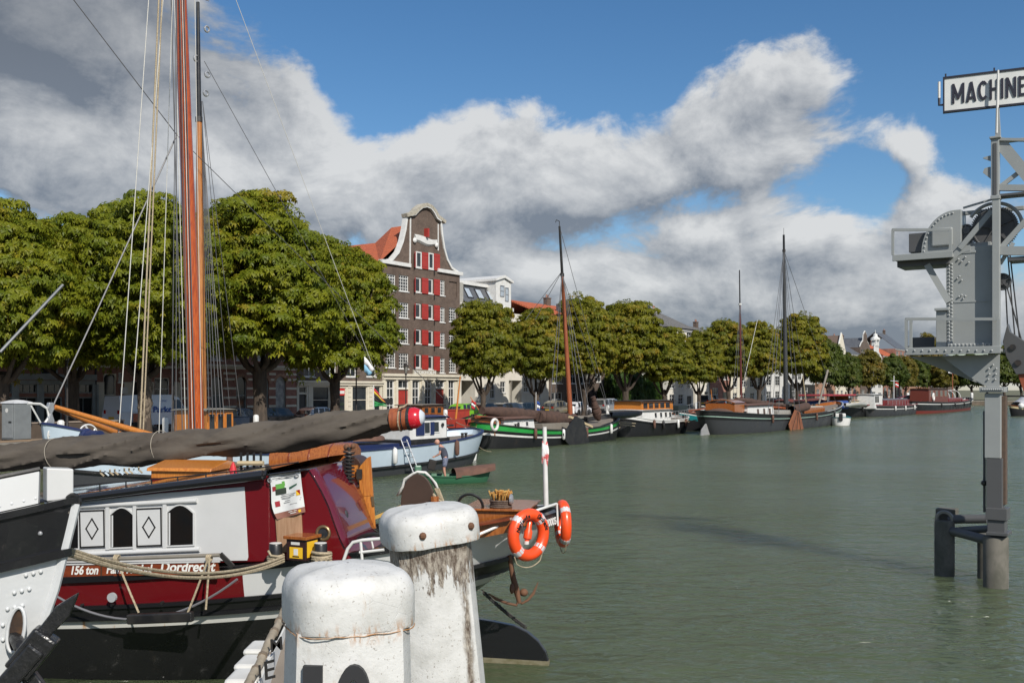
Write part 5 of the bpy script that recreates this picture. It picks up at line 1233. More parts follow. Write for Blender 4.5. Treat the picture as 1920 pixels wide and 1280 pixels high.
MB().box(*sorted((bx(1505, 1.5 * PS), bx(1545, 1.5 * PS))), -1.6, 1.6, 1.2, 2.0).build('hatch', VARN, o, bevel=.05)
MB().box(*sorted((bx(1507, 1.5 * PS), bx(1543, 1.5 * PS))), -1.5, 1.5, 2.0, 2.1).build('hatch_cover', mat('pale_canvas', (0, 0, 0)), o, bevel=.03)
mx = bx(1474, 0); zt = bz(1469, 440, 0); zm = bz(1470, 470, 0)
Pm = mast(o, mx, 0, .8, zt, .27, .12, mat('grey_black_mast', (.045, .047, .05), .4), BLACKP, zm, lean=(bx(1469.5, 0) - mx, 0))
tip = Vector(Pm(zt)); MB().tube([tip, tip + Vector((0, 0, .7))], .02, 4).build('aerial', IRON, o)
hm = Vector(Pm(zm))
for (px, py, y) in ((1440, 770, 2.4), (1448, 770, 2.4), (1460, 772, 2.4), (1490, 775, 2.4), (1500, 775, 2.4), (1516, 770, -2.4), (1430, 760, -2.4)):
    shrouds(o, [(hm, (bx(px, y * PS), y * PS, 1.7))], .024)
shrouds(o, [(hm, (L / 2 - .3, 0, 2.5))], .024, name='forestay')
MB().box(mx - .5, mx + .5, -.5, .5, 1.2, 2.4).build('mast_case', BLACKP, o)
rolled_sail(o, (bx(1380, 0), 0, bz(1380, 748, 0)), (bx(1472, 0), 0, bz(1472, 760, 0)), .30, TAN, seed=9, spar=(MASTB, .14))
leeboard(o, bx(1496, 2.9 * PS), PS, 2.85 * PS, bz(1496, 770, 2.9 * PS), 4.8, 2.5, BROWNP, R(-10) * PS)
rows = [[(bx(1486 + 3.4 * i, 2 * PS), 1.9 * PS + .5 * math.cos(a), bz(1500, 768, 2 * PS) + .3 * i / 8 + .45 * math.sin(a)) for a in [2 * math.pi * j / 8 for j in range(8)]] for i in range(9)]
MB().grid(rows, True).build('covered_tender', TAN, o, smooth=50)
MB().box(*sorted((bx(1490, 2 * PS), bx(1514, 2 * PS))), 1.2 * PS - .3, 1.2 * PS + .5, bz(1500, 778, 2 * PS), bz(1500, 771, 2 * PS)).build('tender_hull', mat('pale_canvas', (0, 0, 0)), o, bevel=.1)
MB().tube([(bx(1535, 0), 0, 2.2), (bx(1552, 0), 0, bz(1552, 694, 0))], [.10, .14], 8).build('raised_bowsprit', mat('grey_wood', (0, 0, 0)), o, smooth=50)
MB().tube([(bx(1512, 0), 0, 2.2), (bx(1505, 0), 0, bz(1505, 704, 0))], .05, 6).build('derrick', mat('pale_wood', (0, 0, 0)), o)
MB().prism([(0, -.5), (2.6, -.5), (2.4, .45), (1.5, .95), (.2, 1.1), (0, 1.0)], -.06, .06, 'y', Matrix.Translation((-L / 2 + 2.1, 0, 0)) @ Matrix.Rotation(math.pi, 4, 'Z')).build('rudder', mat('pale_grey_rudder', (.28, .28, .28), .6), o)
ring_buoy(o, (L / 2 - 1.6, 2.0 * PS, 2.75), .35, .1, Matrix.Rotation(R(90), 4, 'X'), m1=BLACKP)

# ---------- inner barge carrying the thin dark red mast
o = boat('red_mast_barge', 'grey barge inside the klipper with a slender dark red mast', 1395, -52, 20, True); PS, near = sides(o)
h = Hull(o, 20, 4.8, (1.6, 1.1, 2.0), -.5, 3.6, 3.8)
h.band('hull', 0, .8, HULLB, bottom=True); h.band('topside', .8, 1, HULLG); h.rail(1, BLACKP, .14, .08, 'cap_rail'); h.deck(.86, DECKM)
mx = bx(1390, 0); zt = bz(1386, 506, 0); zm = bz(1386, 570, 0)
Pm = mast(o, mx, 0, .8, zt, .17, .07, mat('oxblood_mast', (.10, .022, .018), .4), BLACKP, zm, lean=(bx(1386.5, 0) - mx, 0))
hm = Vector(Pm(zm)); MB().tube([hm - Vector((0, 0, .1)), hm + Vector((0, 0, .1))], .2, 8).build('white_band', WHITE, o)
for (px, y) in ((1372, 2), (1380, 2), (1400, 2), (1406, 2)): shrouds(o, [(hm, (bx(px, y * PS), y * PS, 1.3))], .022)
shrouds(o, [((bx(1388, 0), 0, 3), (bx(1420, 0), 0, bz(1420, 600, 0)))], .03, LINEW, 'halyard')
q = sorted((bx(1440, 1 * PS), bx(1530, 1 * PS))); cabin(o, q[0], q[1], -1.5, 1.5, 1.0, bz(1490, 757, 1.5 * PS), mat('cream_boat_paint', (0, 0, 0)), DECKM, [], .05)
rows = [[(bx(1476 + 8 * i, 1 * PS), 1.5 * math.cos(a), bz(1500, 752, 0) + (.2 + .2 * math.sin(i)) * math.sin(a)) for a in [math.pi * j / 6 for j in range(7)]] for i in range(9)]
MB().grid(rows).build('brown_awning', mat('oxblood_canvas', (.13, .03, .02), .8), o, smooth=40)

# ---------- far barges
o = boat('white_speedboat', 'small white open motorboat between the klipper bow and the far barges', 1575, -37, 6, True); o.location.z = 0; o.rotation_euler.z += .3
h = Hull(o, 5.2, 2.2, (.9, .8, 1.1), -.2, 2.4, 6, .1, .02, qb=.7); h.band('hull', 0, 1, WHITE, bottom=True); h.rail(1, mat('teal_paint', (0, 0, 0)), .1, .06, 'gunwale'); h.deck(.7, DECKM)
MB().box(-.3, .7, -.6, .6, .7, 1.25).build('windscreen_box', WHITE, o, bevel=.1); MB().box(-2.75, -2.45, -.2, .2, .5, 1.3).build('outboard_motor', BLACKP, o, bevel=.06)

o = boat('cream_wheelhouse_barge', 'black far barge with cream wheelhouse and blue covers', 1610, -47, 26, True); PS, near = sides(o)
h = Hull(o, 26, 5.2, (1.8, 1.3, 2.2), -.5, 3.2, 3.6)
h.band('hull', 0, .9, HULLB, bottom=True); h.band('white_line_band', .9, 1, WHITE, .004, 1); h.rail(1, BLACKP, .16, .09, 'cap_rail'); h.deck(.86, DECKM)
clutter(o, h, 16, rails=True)
yc = 1.6 * PS; q = sorted((bx(1596, yc), bx(1638, yc))); zt = bz(1615, 741, yc); z0 = bz(1615, 751, yc)
cabin(o, q[0], q[1], -1.6, 1.6, 1.2, z0, CREAMP, CREAMP, [], .05)
cw = [(near, *sorted((bx(a, yc), bx(a + 5, yc))), z0 + .2, zt - .12, VARN, GLASS) for a in (1598, 1606, 1614, 1622, 1630)]
cabin(o, q[0], q[1], -1.4, 1.4, z0, zt, VARN, TARP, cw, .05, .1, .2, 'wheelhouse')
q = sorted((bx(1558, yc), bx(1592, yc))); MB().box(q[0], q[1], -1.7, 1.7, 1.2, bz(1575, 751, yc)).build('blue_cover', mat('blue_tarpaulin', (.02, .06, .25), .7, (.02, .05, .18), 2, .7), o, bevel=.3)
q = sorted((bx(1548, yc), bx(1600, yc))); MB().box(q[0], q[1], -2, 2, bz(1575, 742, yc), bz(1575, 739, yc)).build('red_awning', mat('red_awning_cloth', (.30, .03, .04), .8), o, bevel=.05)
for k in (q[0] + .3, q[1] - .3): MB().tube([(k, 1.8 * PS, 1.2), (k, 1.8 * PS, bz(1575, 742, yc))], .05, 6).build('awning_post', STEEL, o)
rows = [[(bx(1584 + 5 * i, 2.9 * PS), 2.9 * PS + .6 * math.sin(math.pi * (.1 + .1 * i)) * math.cos(a), bz(1600, 755, 2.9 * PS) + .5 * math.sin(a)) for a in [-math.pi * j / 6 for j in range(7)]] for i in range(9)]
MB().grid(rows, True).build('hung_dinghy', WHITE, o, smooth=50)

o = boat('red_hatch_barge', 'far dark barge with red hatch coamings and white line, bow to the right', 1668, -45, 24, True); L = set_ends(o, 1622, 1712, -44); PS, near = sides(o)
h = Hull(o, L, 5.6, (1.7, 1.5, 3.0), -.5, 3.0, 3.6, .05, .06, qb=.6)
h.band('hull', 0, .72, HULLG, bottom=True); h.band('white_line_band', .72, .78, WHITE, .005, 1); h.band('topside', .78, .93, HULLB); h.band('white_edge_band', .93, 1, WHITE, .004, 1); h.rail(1, REDD, .2, .12, 'cap_rail'); h.deck(.86, DECKM)
clutter(o, h, 17, rails=True)
q = sorted((bx(1658, 1.5 * PS), bx(1700, 1.5 * PS))); MB().box(q[0], q[1], -1.9, 1.9, 1.2, 2.35).build('hatch_coaming', REDD, o); MB().box(q[0] + .2, q[1] - .2, -1.7, 1.7, 2.35, 2.5).build('hatch_cover', mat('grey_tarpaulin', (.12, .13, .15), .7), o, bevel=.05)
q = sorted((bx(1640, 1.3 * PS), bx(1655, 1.3 * PS))); cabin(o, q[0], q[1], -1.3, 1.3, 1.2, bz(1648, 740, 1.3 * PS), WHITE, WHITE, [(near, q[0] + .4, q[0] + 1.2, 2.1, 2.9, BLACKP, GLASS), (near, q[0] + 1.6, q[0] + 2.4, 2.1, 2.9, BLACKP, GLASS)], .05)
MB().tube([(bx(1676, 0), 0, 2), (bx(1676, 0), 0, bz(1676, 704, 0))], .07, 6).tube([(bx(1670, 0), 0, bz(1676, 714, 0)), (bx(1684, 0), 0, bz(1676, 714, 0))], .05, 5).build('signal_mast', WHITE, o)

o = boat('red_tug', 'far red and black motor tug with varnished wheelhouse near the basin end', 1760, -42, 22, False); L = set_ends(o, 1812, 1710, -41.5); PS, near = sides(o)
h = Hull(o, L, 5.4, (2.3, 1.7, 2.0), -.5, 3.0, 3.2, .05, .08, qb=.6)
h.band('hull', 0, .40, mat('red_antifouling', (.16, .025, .018), .5), bottom=True); h.band('topside', .40, .82, HULLB); h.band('white_line_band', .82, .88, WHITE, .005, 1); h.band('upper_topside', .88, 1, HULLB); h.rail(1, BLACKP, .18, .1, 'cap_rail'); h.deck(.86, mat('red_deck', (.22, .04, .03), .7))
clutter(o, h, 18, rails=True)
yc = 1.5 * PS; q = sorted((bx(1742, yc), bx(1778, yc))); zt = bz(1760, 729, yc)
cw = [(near, *sorted((bx(a, yc), bx(a + 5, yc))), zt - 1.2, zt - .3, VARN, GLASS) for a in (1745, 1754, 1763, 1771)]
cabin(o, q[0], q[1], -1.5, 1.5, 1.4, zt, mat('red_brown_paint', (.13, .03, .018), .4), VARN, cw, .05, .1, .2, 'wheelhouse')
q = sorted((bx(1780, yc), bx(1806, yc))); MB().box(q[0], q[1], -1.4, 1.4, 1.4, 2.4).build('engine_casing', REDD, o, bevel=.1)
for a in (1782, 1792, 1802): MB().torus((bx(a, yc), 0, 2.4), 1.4, .06, Matrix.Rotation(R(90), 4, 'X') @ Matrix.Rotation(R(90), 4, 'Y') if False else Matrix.Rotation(R(90), 4, 'Y'), 12, 5, math.pi / 2, math.pi * 1.5).build('awning_hoop', WHITE, o)
ring_buoy(o, (bx(1751, 1.7 * PS), 1.62 * PS, bz(1751, 744, 1.7 * PS)), .55, .16, Matrix.Rotation(R(90), 4, 'X'), m1=mat('buoy_white', (0, 0, 0)))
MB().tube([(bx(1786, 0), 0, 2), (bx(1786, 0), 0, bz(1786, 680, 0))], [.1, .06], 6).build('mast', MASTB, o)

# motorboat cut by the right edge
o = thing('covered_motorboat', 'white motorboat under a silver cover at the right picture edge', 'boat', PT(1940, 730, 148), R(200)); o.location.z = 0
h = Hull(o, 9.5, 3.2, (1.2, 1.0, 1.6), -.3, 2.6, 5, .08, .02, qb=.65); h.band('hull', 0, .8, HULLB, bottom=True); h.band('topside', .8, 1, CREAMP); h.rail(1, VARN, .12, .08, 'gunwale'); h.deck(.85, DECKM)
rows = [[(-3 + .8 * i, 1.4 * math.cos(a), 1.2 + (1.0 + 1.1 * math.sin(math.pi * i / 8) + .2 * math.sin(i * 2.3)) * math.sin(a)) for a in [math.pi * j / 8 for j in range(9)]] for i in range(9)]
MB().grid(rows).build('silver_cover', mat('silver_cover', (.45, .46, .48), .35, (.3, .3, .32), 4, .8, .6), o, smooth=50)
MB().ball((3.6, .9, 1.5), .45, 10).build('fender', WHITE, o, smooth=60)
# far flags
flag('small_flag', 'red and white flag on the far red-hatched barge', (PT(1679, 716, 168), PT(1685, 718, 168), PT(1685, 727, 168), PT(1679, 725, 168)), 1, [FRED, FWH, FRED], group='flags on the far boats')
flag('small_flag', 'orange pennant above the red tug', (PT(1790, 684, 185), PT(1797, 692, 185), PT(1797, 693, 185), PT(1790, 692, 185)), 1, [mat('flag_orange', (.6, .08, .02), .8)], group='flags on the far boats')
flag('small_flag', 'blue and white flag left of the tug mast', (PT(1778, 694, 185), PT(1785, 693, 185), PT(1785, 700, 185), PT(1778, 700, 185)), 1, [FBL, FWH], group='flags on the far boats')
flag('small_flag', 'white and blue flag right of the tug mast', (PT(1793, 698, 185), PT(1801, 700, 185), PT(1801, 704, 185), PT(1793, 703, 185)), 1, [FWH, FBL], group='flags on the far boats')
flag('stern_flag', 'red ensign with white cross on the barge behind the tjalk', (PT(884, 750, 70), PT(893, 754, 70), PT(890, 768, 70), PT(884, 766, 70)), 1, [FRED, FWH, FRED], (PT(899, 770, 70), PT(882, 744, 70)), VARN_L)
flag('blue_flag', 'dark blue flag hanging by the chestnut beside the tjalk cabin', (PT(1007, 752, 76), PT(1012, 754, 76), PT(1013, 772, 76), PT(1007, 773, 76)), 1, [FBL, FWH, FBL], (PT(1005, 735, 76), PT(1005, 790, 76)))

# mooring lines from the boats to the quay and to each other
def line(label, a, c_, sg_, r=.03):
    t_ = thing('mooring_line', label, 'rope', (0, 0, 0), 0, 'mooring lines between the barges'); MB().tube(sag(a, c_, sg_, 20), r, 5).build('strand', ROPE, t_, smooth=50)
line('upper pale mooring line from the cruiser to the klipper stern', PT(1146, 790, 79), PT(1330, 782, 92), .35)
line('lower pale mooring line between cruiser and klipper', PT(1148, 793, 79), PT(1318, 783, 92), .5)
line('slack mooring line from the tjalk bow to the quay', PT(1139, 812, 76), PT(1172, 788, 84), .3)
line('mooring line from the blue barge stern to the tjalk', PT(884, 822, 55), PT(921, 846, 60), .2, .02)
line('mooring line hanging between tjalk stern and quay post', PT(893, 800, 64), PT(835, 775, 74), .3)
# ================================================================== riveted crane standing in the water, right
CRG = worn('crane_grey_paint', (.29, .305, .30), .45, (.16, .13, .10), .25, .70, 2.0, .12)
CRD = worn('crane_dark_paint', (.085, .086, .088), .5, (.10, .07, .05), .3, .66, 2.0, .12)
CONC = mat('wet_concrete', (.13, .12, .10), .85, (.06, .06, .045), 2.5, .9, .4, stretch=(1, 1, .6))
RIVET = mat('rivet_paint', (.36, .375, .375), .4)
o = crane = thing('harbour_crane', 'grey riveted steel harbour crane on piles in the water', 'crane', PT(1866, 730, 19.7), R(-34)); o.location.z = 0
def CB(b, px0, px1, py0, py1, y0, y1):
    pm = (px0 + px1) / 2; b.box(bx(px0, y0), bx(px1, y0), y0, y1, bz(pm, py1, y0), bz(pm, py0, y0)); return b
def cp(name, m_, *bs, bevel=.008, parent=None):
    b = MB()
    for q in bs: CB(b, *q)
    return b.build(name, m_, parent if parent is not None else o, bevel=bevel)
V = lambda px, py, y=0.0: Vector((bx(px, y), y, bz(px, py, y)))
# foundation piles and their tie tubes
def pile(px, py_top, y, r, x=None):
    x_ = bx(px, y) if x is None else x
    MB().lathe([(r, -2.5), (r, bz(px, py_top, y) - .03), (r * .9, bz(px, py_top, y))], 20, (x_, y, 0)).build('pile', CONC, o, smooth=40); return x_
pile(1867, 1005, 0, .235)
xl = pile(1771, 975, .75, .20)
pile(1852, 1000, .9, .2)
MB().tube([V(1775, 992, .75), V(1866, 1016, .0)], .095, 10).build('tie_tube', CRD, o, smooth=50)
MB().tube([V(1778, 973, .8), V(1850, 972, .85)], .095, 10).build('tie_tube', CRD, o, smooth=50)
MB().tube([V(1790, 995, .8), V(1862, 990, .3)], .08, 10).build('tie_tube', CRD, o, smooth=50)
MB().box(xl - .2, xl + .2, .85, 1.2, bz(1771, 976, .75), bz(1771, 955, .75)).build('pile_cap', CONC, o, bevel=.02)
MB().torus((xl, .75, bz(1771, 973, .75)), .15, .045, Matrix.Rotation(R(90), 4, 'X'), 20, 6).build('pile_ring', mat('worn_steel', (.25, .24, .22), .4, metal=.5), o)
cp('base_plate', CRD, (1848, 1888, 953, 975, -.22, .25)); cp('base_plinth', CRD, (1851, 1884, 975, 1000, -.18, .2)); cp('pile_head_plate', CRD, (1849, 1890, 998, 1004, -.26, .26))
# column
cp('column', CRD, (1849, 1879, 859, 954, -.12, .22)); cp('column_upper', CRG, (1846, 1876, 737, 858.5, -.13, .22))
cp('column_edge_plate', mat('rusty_edge', (.10, .065, .045), .8, (.06, .045, .035), 8, .8), (1876.5, 1886, 742, 946, .02, .24))
cp('column_cable_duct', CRD, (1843, 1847, 770, 960, .05, .15)); MB().ball(V(1845, 905, -.02), .06, 8).build('lamp', BLACKP, o)
cp('head_flange', CRG, (1836, 1883, 725, 735, -.2, .3))
# neck gusset and lower platform
MB().prism([(bx(1851, -.1), bz(1860, 725, -.1)), (bx(1873, -.1), bz(1860, 725, -.1)), (bx(1874, -.1), bz(1860, 664, -.1)), (bx(1765, -.1), bz(1800, 667, -.1)), (bx(1815, -.1), bz(1815, 705, -.1))], -.1, -.06, 'y').build('gusset', CRG, o)
MB().prism([(bx(1851, .3), bz(1860, 725, .3)), (bx(1873, .3), bz(1860, 725, .3)), (bx(1874, .3), bz(1860, 664, .3)), (bx(1705, .3), bz(1800, 667, .3))], .34, .38, 'y').build('gusset', CRG, o)
cp('platform', CRG, (1699, 1874, 654, 660, -.42, .75)); cp('platform_edge', CRG, (1697, 1876, 650, 664, -.45, -.425)); cp('platform_beam', CRG, (1697, 1702, 650, 664, -.424, .75))
def railing(px0, px1, py0, py1, y0, y1, mids=(), name='railing'):
    b = MB()
    for (px, y) in ((px0, y0), (px0, y1), (px1, y0)) + tuple((m_, y0) for m_ in mids): b.bar(V(px, py1, y), V(px, py0, y), .045, .05)
    b.bar(V(px0, py0, y0), V(px1, py0, y0), .04, .055); b.bar(V(px0, py0, y0), V(px0, py0, y1), .04, .055); b.bar(V(px0, py0, y1), V(px1, py0, y1) + Vector((0, 0, 0)), .04, .055)
    return b.build(name, CRG, o)
railing(1699, 1872, 598, 652, -.42, .7, (1708,), 'lower_railing')
cp('toe_board', CRD, (1708, 1752, 632, 652, .66, .69)); cp('cabinet', CRG, (1755, 1777, 582, 652, -.12, .3)); cp('cabinet_lid', CRG, (1752, 1779, 577, 582, -.18, .36))
# tower box with rounded shoulder
zb, zt = bz(1820, 650, -.1), bz(1820, 462, -.1); x0, x1 = bx(1777, -.1), bx(1866, -.1)
sh = [(x0, zb), (x1, zb), (x1, zt)] + [(x0 + .42 * (1 - math.cos(a)) if False else x0 + .40 - .40 * math.sin(a), zt - .40 + .40 * math.cos(a)) for a in [math.pi / 2 * i / 8 for i in range(9)]]
MB().prism(sh, -.1, .62, 'y').build('tower', CRG, o, bevel=.01)
MB().prism([(x0 - .02, zb), (x0 + .10, zb), (x0 + .10, zt - .42)] + [(x0 + .42 - .33 * math.sin(a), zt - .42 + .33 * math.cos(a)) for a in [math.pi / 2 * (1 - i / 8) for i in range(9)]] + [(x0 + .42 - .45 * math.sin(a), zt - .42 + .45 * math.cos(a)) for a in [math.pi / 2 * i / 8 for i in range(9)]], -.12, -.1005, 'y').build('tower_angle', CRG, o)
cp('seam_strap', CRG, (1789, 1866, 563, 566, -.112, -.1002), bevel=0); cp('base_angle', CRG, (1777, 1872, 643, 651, -.2, -.1002)); cp('inspection_plate', CRG, (1797, 1830, 470, 475, -.115, -.1002))
rv = MB()
def riv(px, py, y=-.13): 
    p = V(px, py, y); rv.ball(p, .021, 6, (1, .7, 1))
for i in range(24): riv(1779.5, 492 + i * 6.6); riv(1784.5, 495 + i * 6.6)
for i in range(12): riv(1783 + i * 7.3, 646, -.21)
for (px, py) in ((1862, 684), (1854, 691), (1868, 691), (1855, 701), (1867, 701), (1853, 711), (1866, 711), (1803, 490), (1810, 482), (1797, 486), (1816, 492), (1795, 522), (1803, 525), (1799, 518), (1803, 553), (1810, 555), (1806, 560), (1798, 556)): riv(px, py, -.125)
for i in range(10): riv(1842 + i * 4, 730, -.21)
for i in range(12): riv(1700 + i * 14.5, 657, -.46)
# quadrant housing with the upper platform
zq = bz(1760, 474, -.05); c0 = bx(1790, -.05); rq = c0 - bx(1727, -.05); hq = bz(1785, 394, -.05) - zq
MB().prism([(c0 + .12, zq), (c0 + .12, zq + hq)] + [(c0 - rq * math.sin(a), zq + hq * math.cos(a)) for a in [math.pi / 2 * i / 14 for i in range(15)]], -.05, .5, 'y').build('quadrant_housing', CRG, o, bevel=.01)
for i in range(13): a = math.pi / 2 * (i + .5) / 13; rv.ball((c0 - (rq - .06) * math.sin(a), -.06, zq + (hq - .06) * math.cos(a)), .02, 6, (1, .7, 1))
cp('cover_door', CRG, (1746, 1786, 427, 461, -.11, -.055), bevel=.03)
cp('motor_box', CRD, (1704, 1736, 437, 472, .05, .5)); cp('upper_platform', CRG, (1674, 1784, 478, 484, -.38, .6)); cp('upper_platform_edge', CRG, (1673, 1786, 474, 486, -.41, -.385)); cp('platform_under_beam', CRD, (1682, 1780, 485, 498, -.2, .5))
railing(1674, 1782, 431, 478, -.38, .55, (), 'upper_railing')
MB().bar(V(1738, 496, -.2), V(1779, 566, -.13), .06, .12).build('platform_strut', CRG, o)
rv.build('rivets', RIVET, o, smooth=60, kind='stuff')
# gears
def gear(name, px, py, y, r, teeth, th, m_, spokes=0):
    c = V(px, py, y); pts = []
    for i in range(teeth):
        for f, q in ((0, .93), (.25, 1), (.5, 1), (.75, .93)):
            a = 2 * math.pi * (i + f) / teeth; pts.append((c.x + r * q * math.cos(a), c.z + r * q * math.sin(a)))
    g_ = MB().prism(pts, y, y + th, 'y').build(name, m_, o)
    MB().torus((c.x, y, c.z), r * .88, .02, Matrix.Rotation(R(90), 4, 'X'), 32, 6).lathe([(.07, -.05), (.07, .04)], 12, (c.x, y, c.z), Matrix.Rotation(R(90), 4, 'X')).build('gear_rim', m_, g_)
    for k in range(5): a = k * 1.2566 + .4; MB().bar((c.x, y - .008, c.z), (c.x + r * .85 * math.cos(a), y - .008, c.z + r * .85 * math.sin(a)), .02, .07, (0, 1, 0)).build('gear_spoke', m_, g_)
gear('main_gear', 1864, 428, .18, .44, 60, .09, CRD); gear('pinion', 1812, 432, .12, .125, 18, .12, CRD)
cg = V(1864, 428, .1); MB().torus((cg.x, .12, cg.z), .50, .035, Matrix.Rotation(R(90), 4, 'X'), 26, 4, -.1, 2.6).build('gear_guard', CRG, o)
cp('gearbox', CRG, (1800, 1858, 455, 468, .0, .5)); cp('gear_housing', CRD, (1804, 1822, 437, 458, .1, .4))
cp('top_beam', CRG, (1800, 1920, 391, 398, .3, .4)); MB().bar(V(1806, 390, .1), V(1860, 374, .1), .03, .04).build('brace', CRG, o)
MB().bar(V(1800, 466, -.12), V(1860, 395, -.12), .05, .10).build('brace', CRG, o); MB().bar(V(1877, 465, -.12), V(1940, 395, -.12), .05, .10).build('brace', CRG, o); MB().bar(V(1875, 495, -.1), V(1900, 455, -.1), .04, .07).build('brace', CRG, o)
# upright and jib truss running out of the picture
cp('upright', CRG, (1860, 1874, 370, 650, -.3, -.14)); cp('upright_upper', CRG, (1858, 1873, 258, 370, -.26, -.1)); cp('upright_flange', CRD, (1862, 1869, 268, 365, -.275, -.2605))
for (a, e) in ((292, 302), (313, 335)): MB().prism([(bx(1857, -.2), bz(1857, a, -.2)), (bx(1846, -.2), bz(1846, a + 3, -.2)), (bx(1843, -.2), bz(1843, (a + e) / 2, -.2)), (bx(1857, -.2), bz(1857, e, -.2))], -.22, -.16, 'y').build('bracket_plate', CRG, o)
cp('cap_plate', CRG, (1855, 1876, 255, 259, -.3, -.05)); cp('splice_plate', CRG, (1857, 1875, 366, 373, -.32, -.1))
MB().prism([(bx(1866, -.2), bz(1866, 256, -.2)), (bx(1876, -.2), bz(1876, 256, -.2)), (bx(1873, -.2), bz(1873, 202, -.2)), (bx(1871, -.2), bz(1871, 202, -.2))], -.22, -.12, 'y').build('mast_foot', CRG, o)
MB().tube([V(1869, 250, -.2), V(1871.5, 132, -.2)], [.03, .02], 8).build('sign_mast', WHITE, o)
for (y0, w_) in ((262, 5), (352, 11), (470, 16)):
    MB().bar(V(1873, y0, -.18), V(2010, y0 + 2, -.18), .10, w_ / 94.8).build('jib_chord', CRG, o)
MB().bar(V(1873, 265, -.16), V(1960, 370, -.16), .05, .22).build('jib_diagonal', CRG, o); MB().bar(V(1873, 352, -.12), V(1990, 262, -.1), .05, .08).build('jib_diagonal', CRG, o)
cp('jib_rail', CRG, (1885, 2000, 255, 260, .1, .2)); cp('jib_flange', CRD, (1870, 2010, 357, 362, -.24, .1)); cp('jib_walkway', CRD, (1890, 2010, 478, 486, -.2, .3))
# pulley, falls and the hook block
gear('sheave', 1879, 528, .05, .17, 40, .06, CRD)
for (a, c_) in (((1889, 470), (1908, 690)), ((1893, 470), (1918, 690)), ((1885, 530), (1889, 610)), ((1886, 530), (1916, 640))): MB().tube([V(*a, .1), V(*c_, .1)], .014, 5).build('hoist_cable', BLACKP, o)
hb = MB().prism([(bx(px, 0), bz(px, py, 0)) for (px, py) in ((1889, 606), (1894, 622), (1930, 645), (1936, 700), (1905, 702), (1886, 668), (1880, 640))], .0, .22, 'y').build('hook_block', CRD, o, bevel=.01)
for (px, py) in ((1899, 651), (1909, 680)): c = V(px, py, 0); MB().lathe([(.06, -.02), (.06, .03)], 12, c, Matrix.Rotation(R(90), 4, 'X')).build('bolt', IRON, hb)
MB().prism([(bx(px, 0), bz(px, py, 0)) for (px, py) in ((1908, 702), (1930, 700), (1930, 740), (1918, 732))], .05, .15, 'y').build('hook', mat('rust_red_hook', (.28, .07, .03), .6), o)
cp('boom_edge', BLACKP, (1880, 2000, 741, 744, .4, .45))
# the sign board
sg = thing('crane_sign', 'long pale sign board with dark letters MACHINE on top of the crane', 'sign', (0, 0, 0)); 
sg.location = o.location; sg.rotation_euler = (0, 0, R(-25)); o = sg
ys = -.05
xl, xr = bx(1771, ys), bx(2090, ys); zb, zt = bz(1771, 208.5, ys), bz(1771, 148, ys)
rise = 0.0
SIGNM = mat('sign_pale_grey', (.64, .65, .63), .5, (.56, .57, .55), 2, .7); SDK = mat('sign_dark', (.018, .018, .03), .45)
MB().box(xl, xr, ys, ys + .06, zb, zt).build('board', SIGNM, sg)
MB().box(xl - .03, xr, ys - .02, ys + .08, zt, zt + .035).box(xl - .03, xr, ys - .02, ys + .08, zb - .035, zb).box(xl - .03, xl, ys - .02, ys + .08, zb, zt).build('frame', SDK, sg)
hh = zt - zb
# bold drawn letters: strokes in a unit box (x 0..w, y 0..1), each letter one part
GL = {'M': (.86, [((.09, 0), (.09, 1)), ((.77, 0), (.77, 1)), ((.10, .95), (.43, .22)), ((.76, .95), (.43, .22))]),
      'A': (.66, [((.07, 0), (.33, 1)), ((.59, 0), (.33, 1)), ((.16, .2), (.50, .2))]), 'C': (.62, None),
      'H': (.62, [((.09, 0), (.09, 1)), ((.53, 0), (.53, 1)), ((.09, .52), (.53, .52))]), 'I': (.2, [((.10, 0), (.10, 1))]),
      'N': (.70, [((.09, 0), (.09, 1)), ((.61, 0), (.61, 1)), ((.11, .96), (.59, .04))]), 'E': (.5, [((.09, 0), (.09, 1)), ((.09, .92), (.46, .92)), ((.09, .52), (.40, .52)), ((.09, .08), (.46, .08))])}
lw, lh = .165, hh * .60; tot = sum(GL[c][0] for c in 'MACHINE') + .13 * 6; x0_ = bx(1785, ys); fx = (bx(1924, ys) - x0_) / tot; zb_ = zb + hh * .20
for ch in 'MACHINE':
    w_, st = GL[ch]; lb = MB()
    if st is None:
        pts = [(.33 + .25 * math.cos(a), .5 + .42 * math.sin(a)) for a in [math.radians(55 + 250 * k / 12) for k in range(13)]]; st = list(zip(pts[:-1], pts[1:]))
    for k, (p, q) in enumerate(st):
        P = Vector((x0_ + p[0] * fx, ys - .012 - .0006 * k, zb_ + p[1] * lh)); Q = Vector((x0_ + q[0] * fx, ys - .012 - .0006 * k, zb_ + q[1] * lh)); d_ = (Q - P).normalized() * (.02 if ch == 'C' else 0); lb.bar(P - d_, Q + d_, lw * fx, .02, (0, -1, 0)) if False else lb.bar(P - d_, Q + d_, .02, lw * (fx if abs(d_.x) < 2 else 1), (1, 0, 0) if abs((Q - P).x) < .01 else (0, 0, 1))
    lb.build('letter', SDK, sg); x0_ += (w_ + .13) * fx
MB().tube([(xl - .10, ys, zb + hh * .42), (xl - .10, ys, zt - .05)], .025, 8).build('lamp_tube', WHITE, sg)
MB().tube([(xl - .10, ys, zb + hh * .42), (xl - .10, ys, zb + hh * .2), (xl - .02, ys, zb + hh * .2)], .025, 8).build('lamp_bracket', SDK, sg)
for k in (.02, .9): MB().box(xl + k - .015, xl + k + .015, ys, ys + .03, zt + .03, zt + .1).build('sign_lug', SDK, sg)
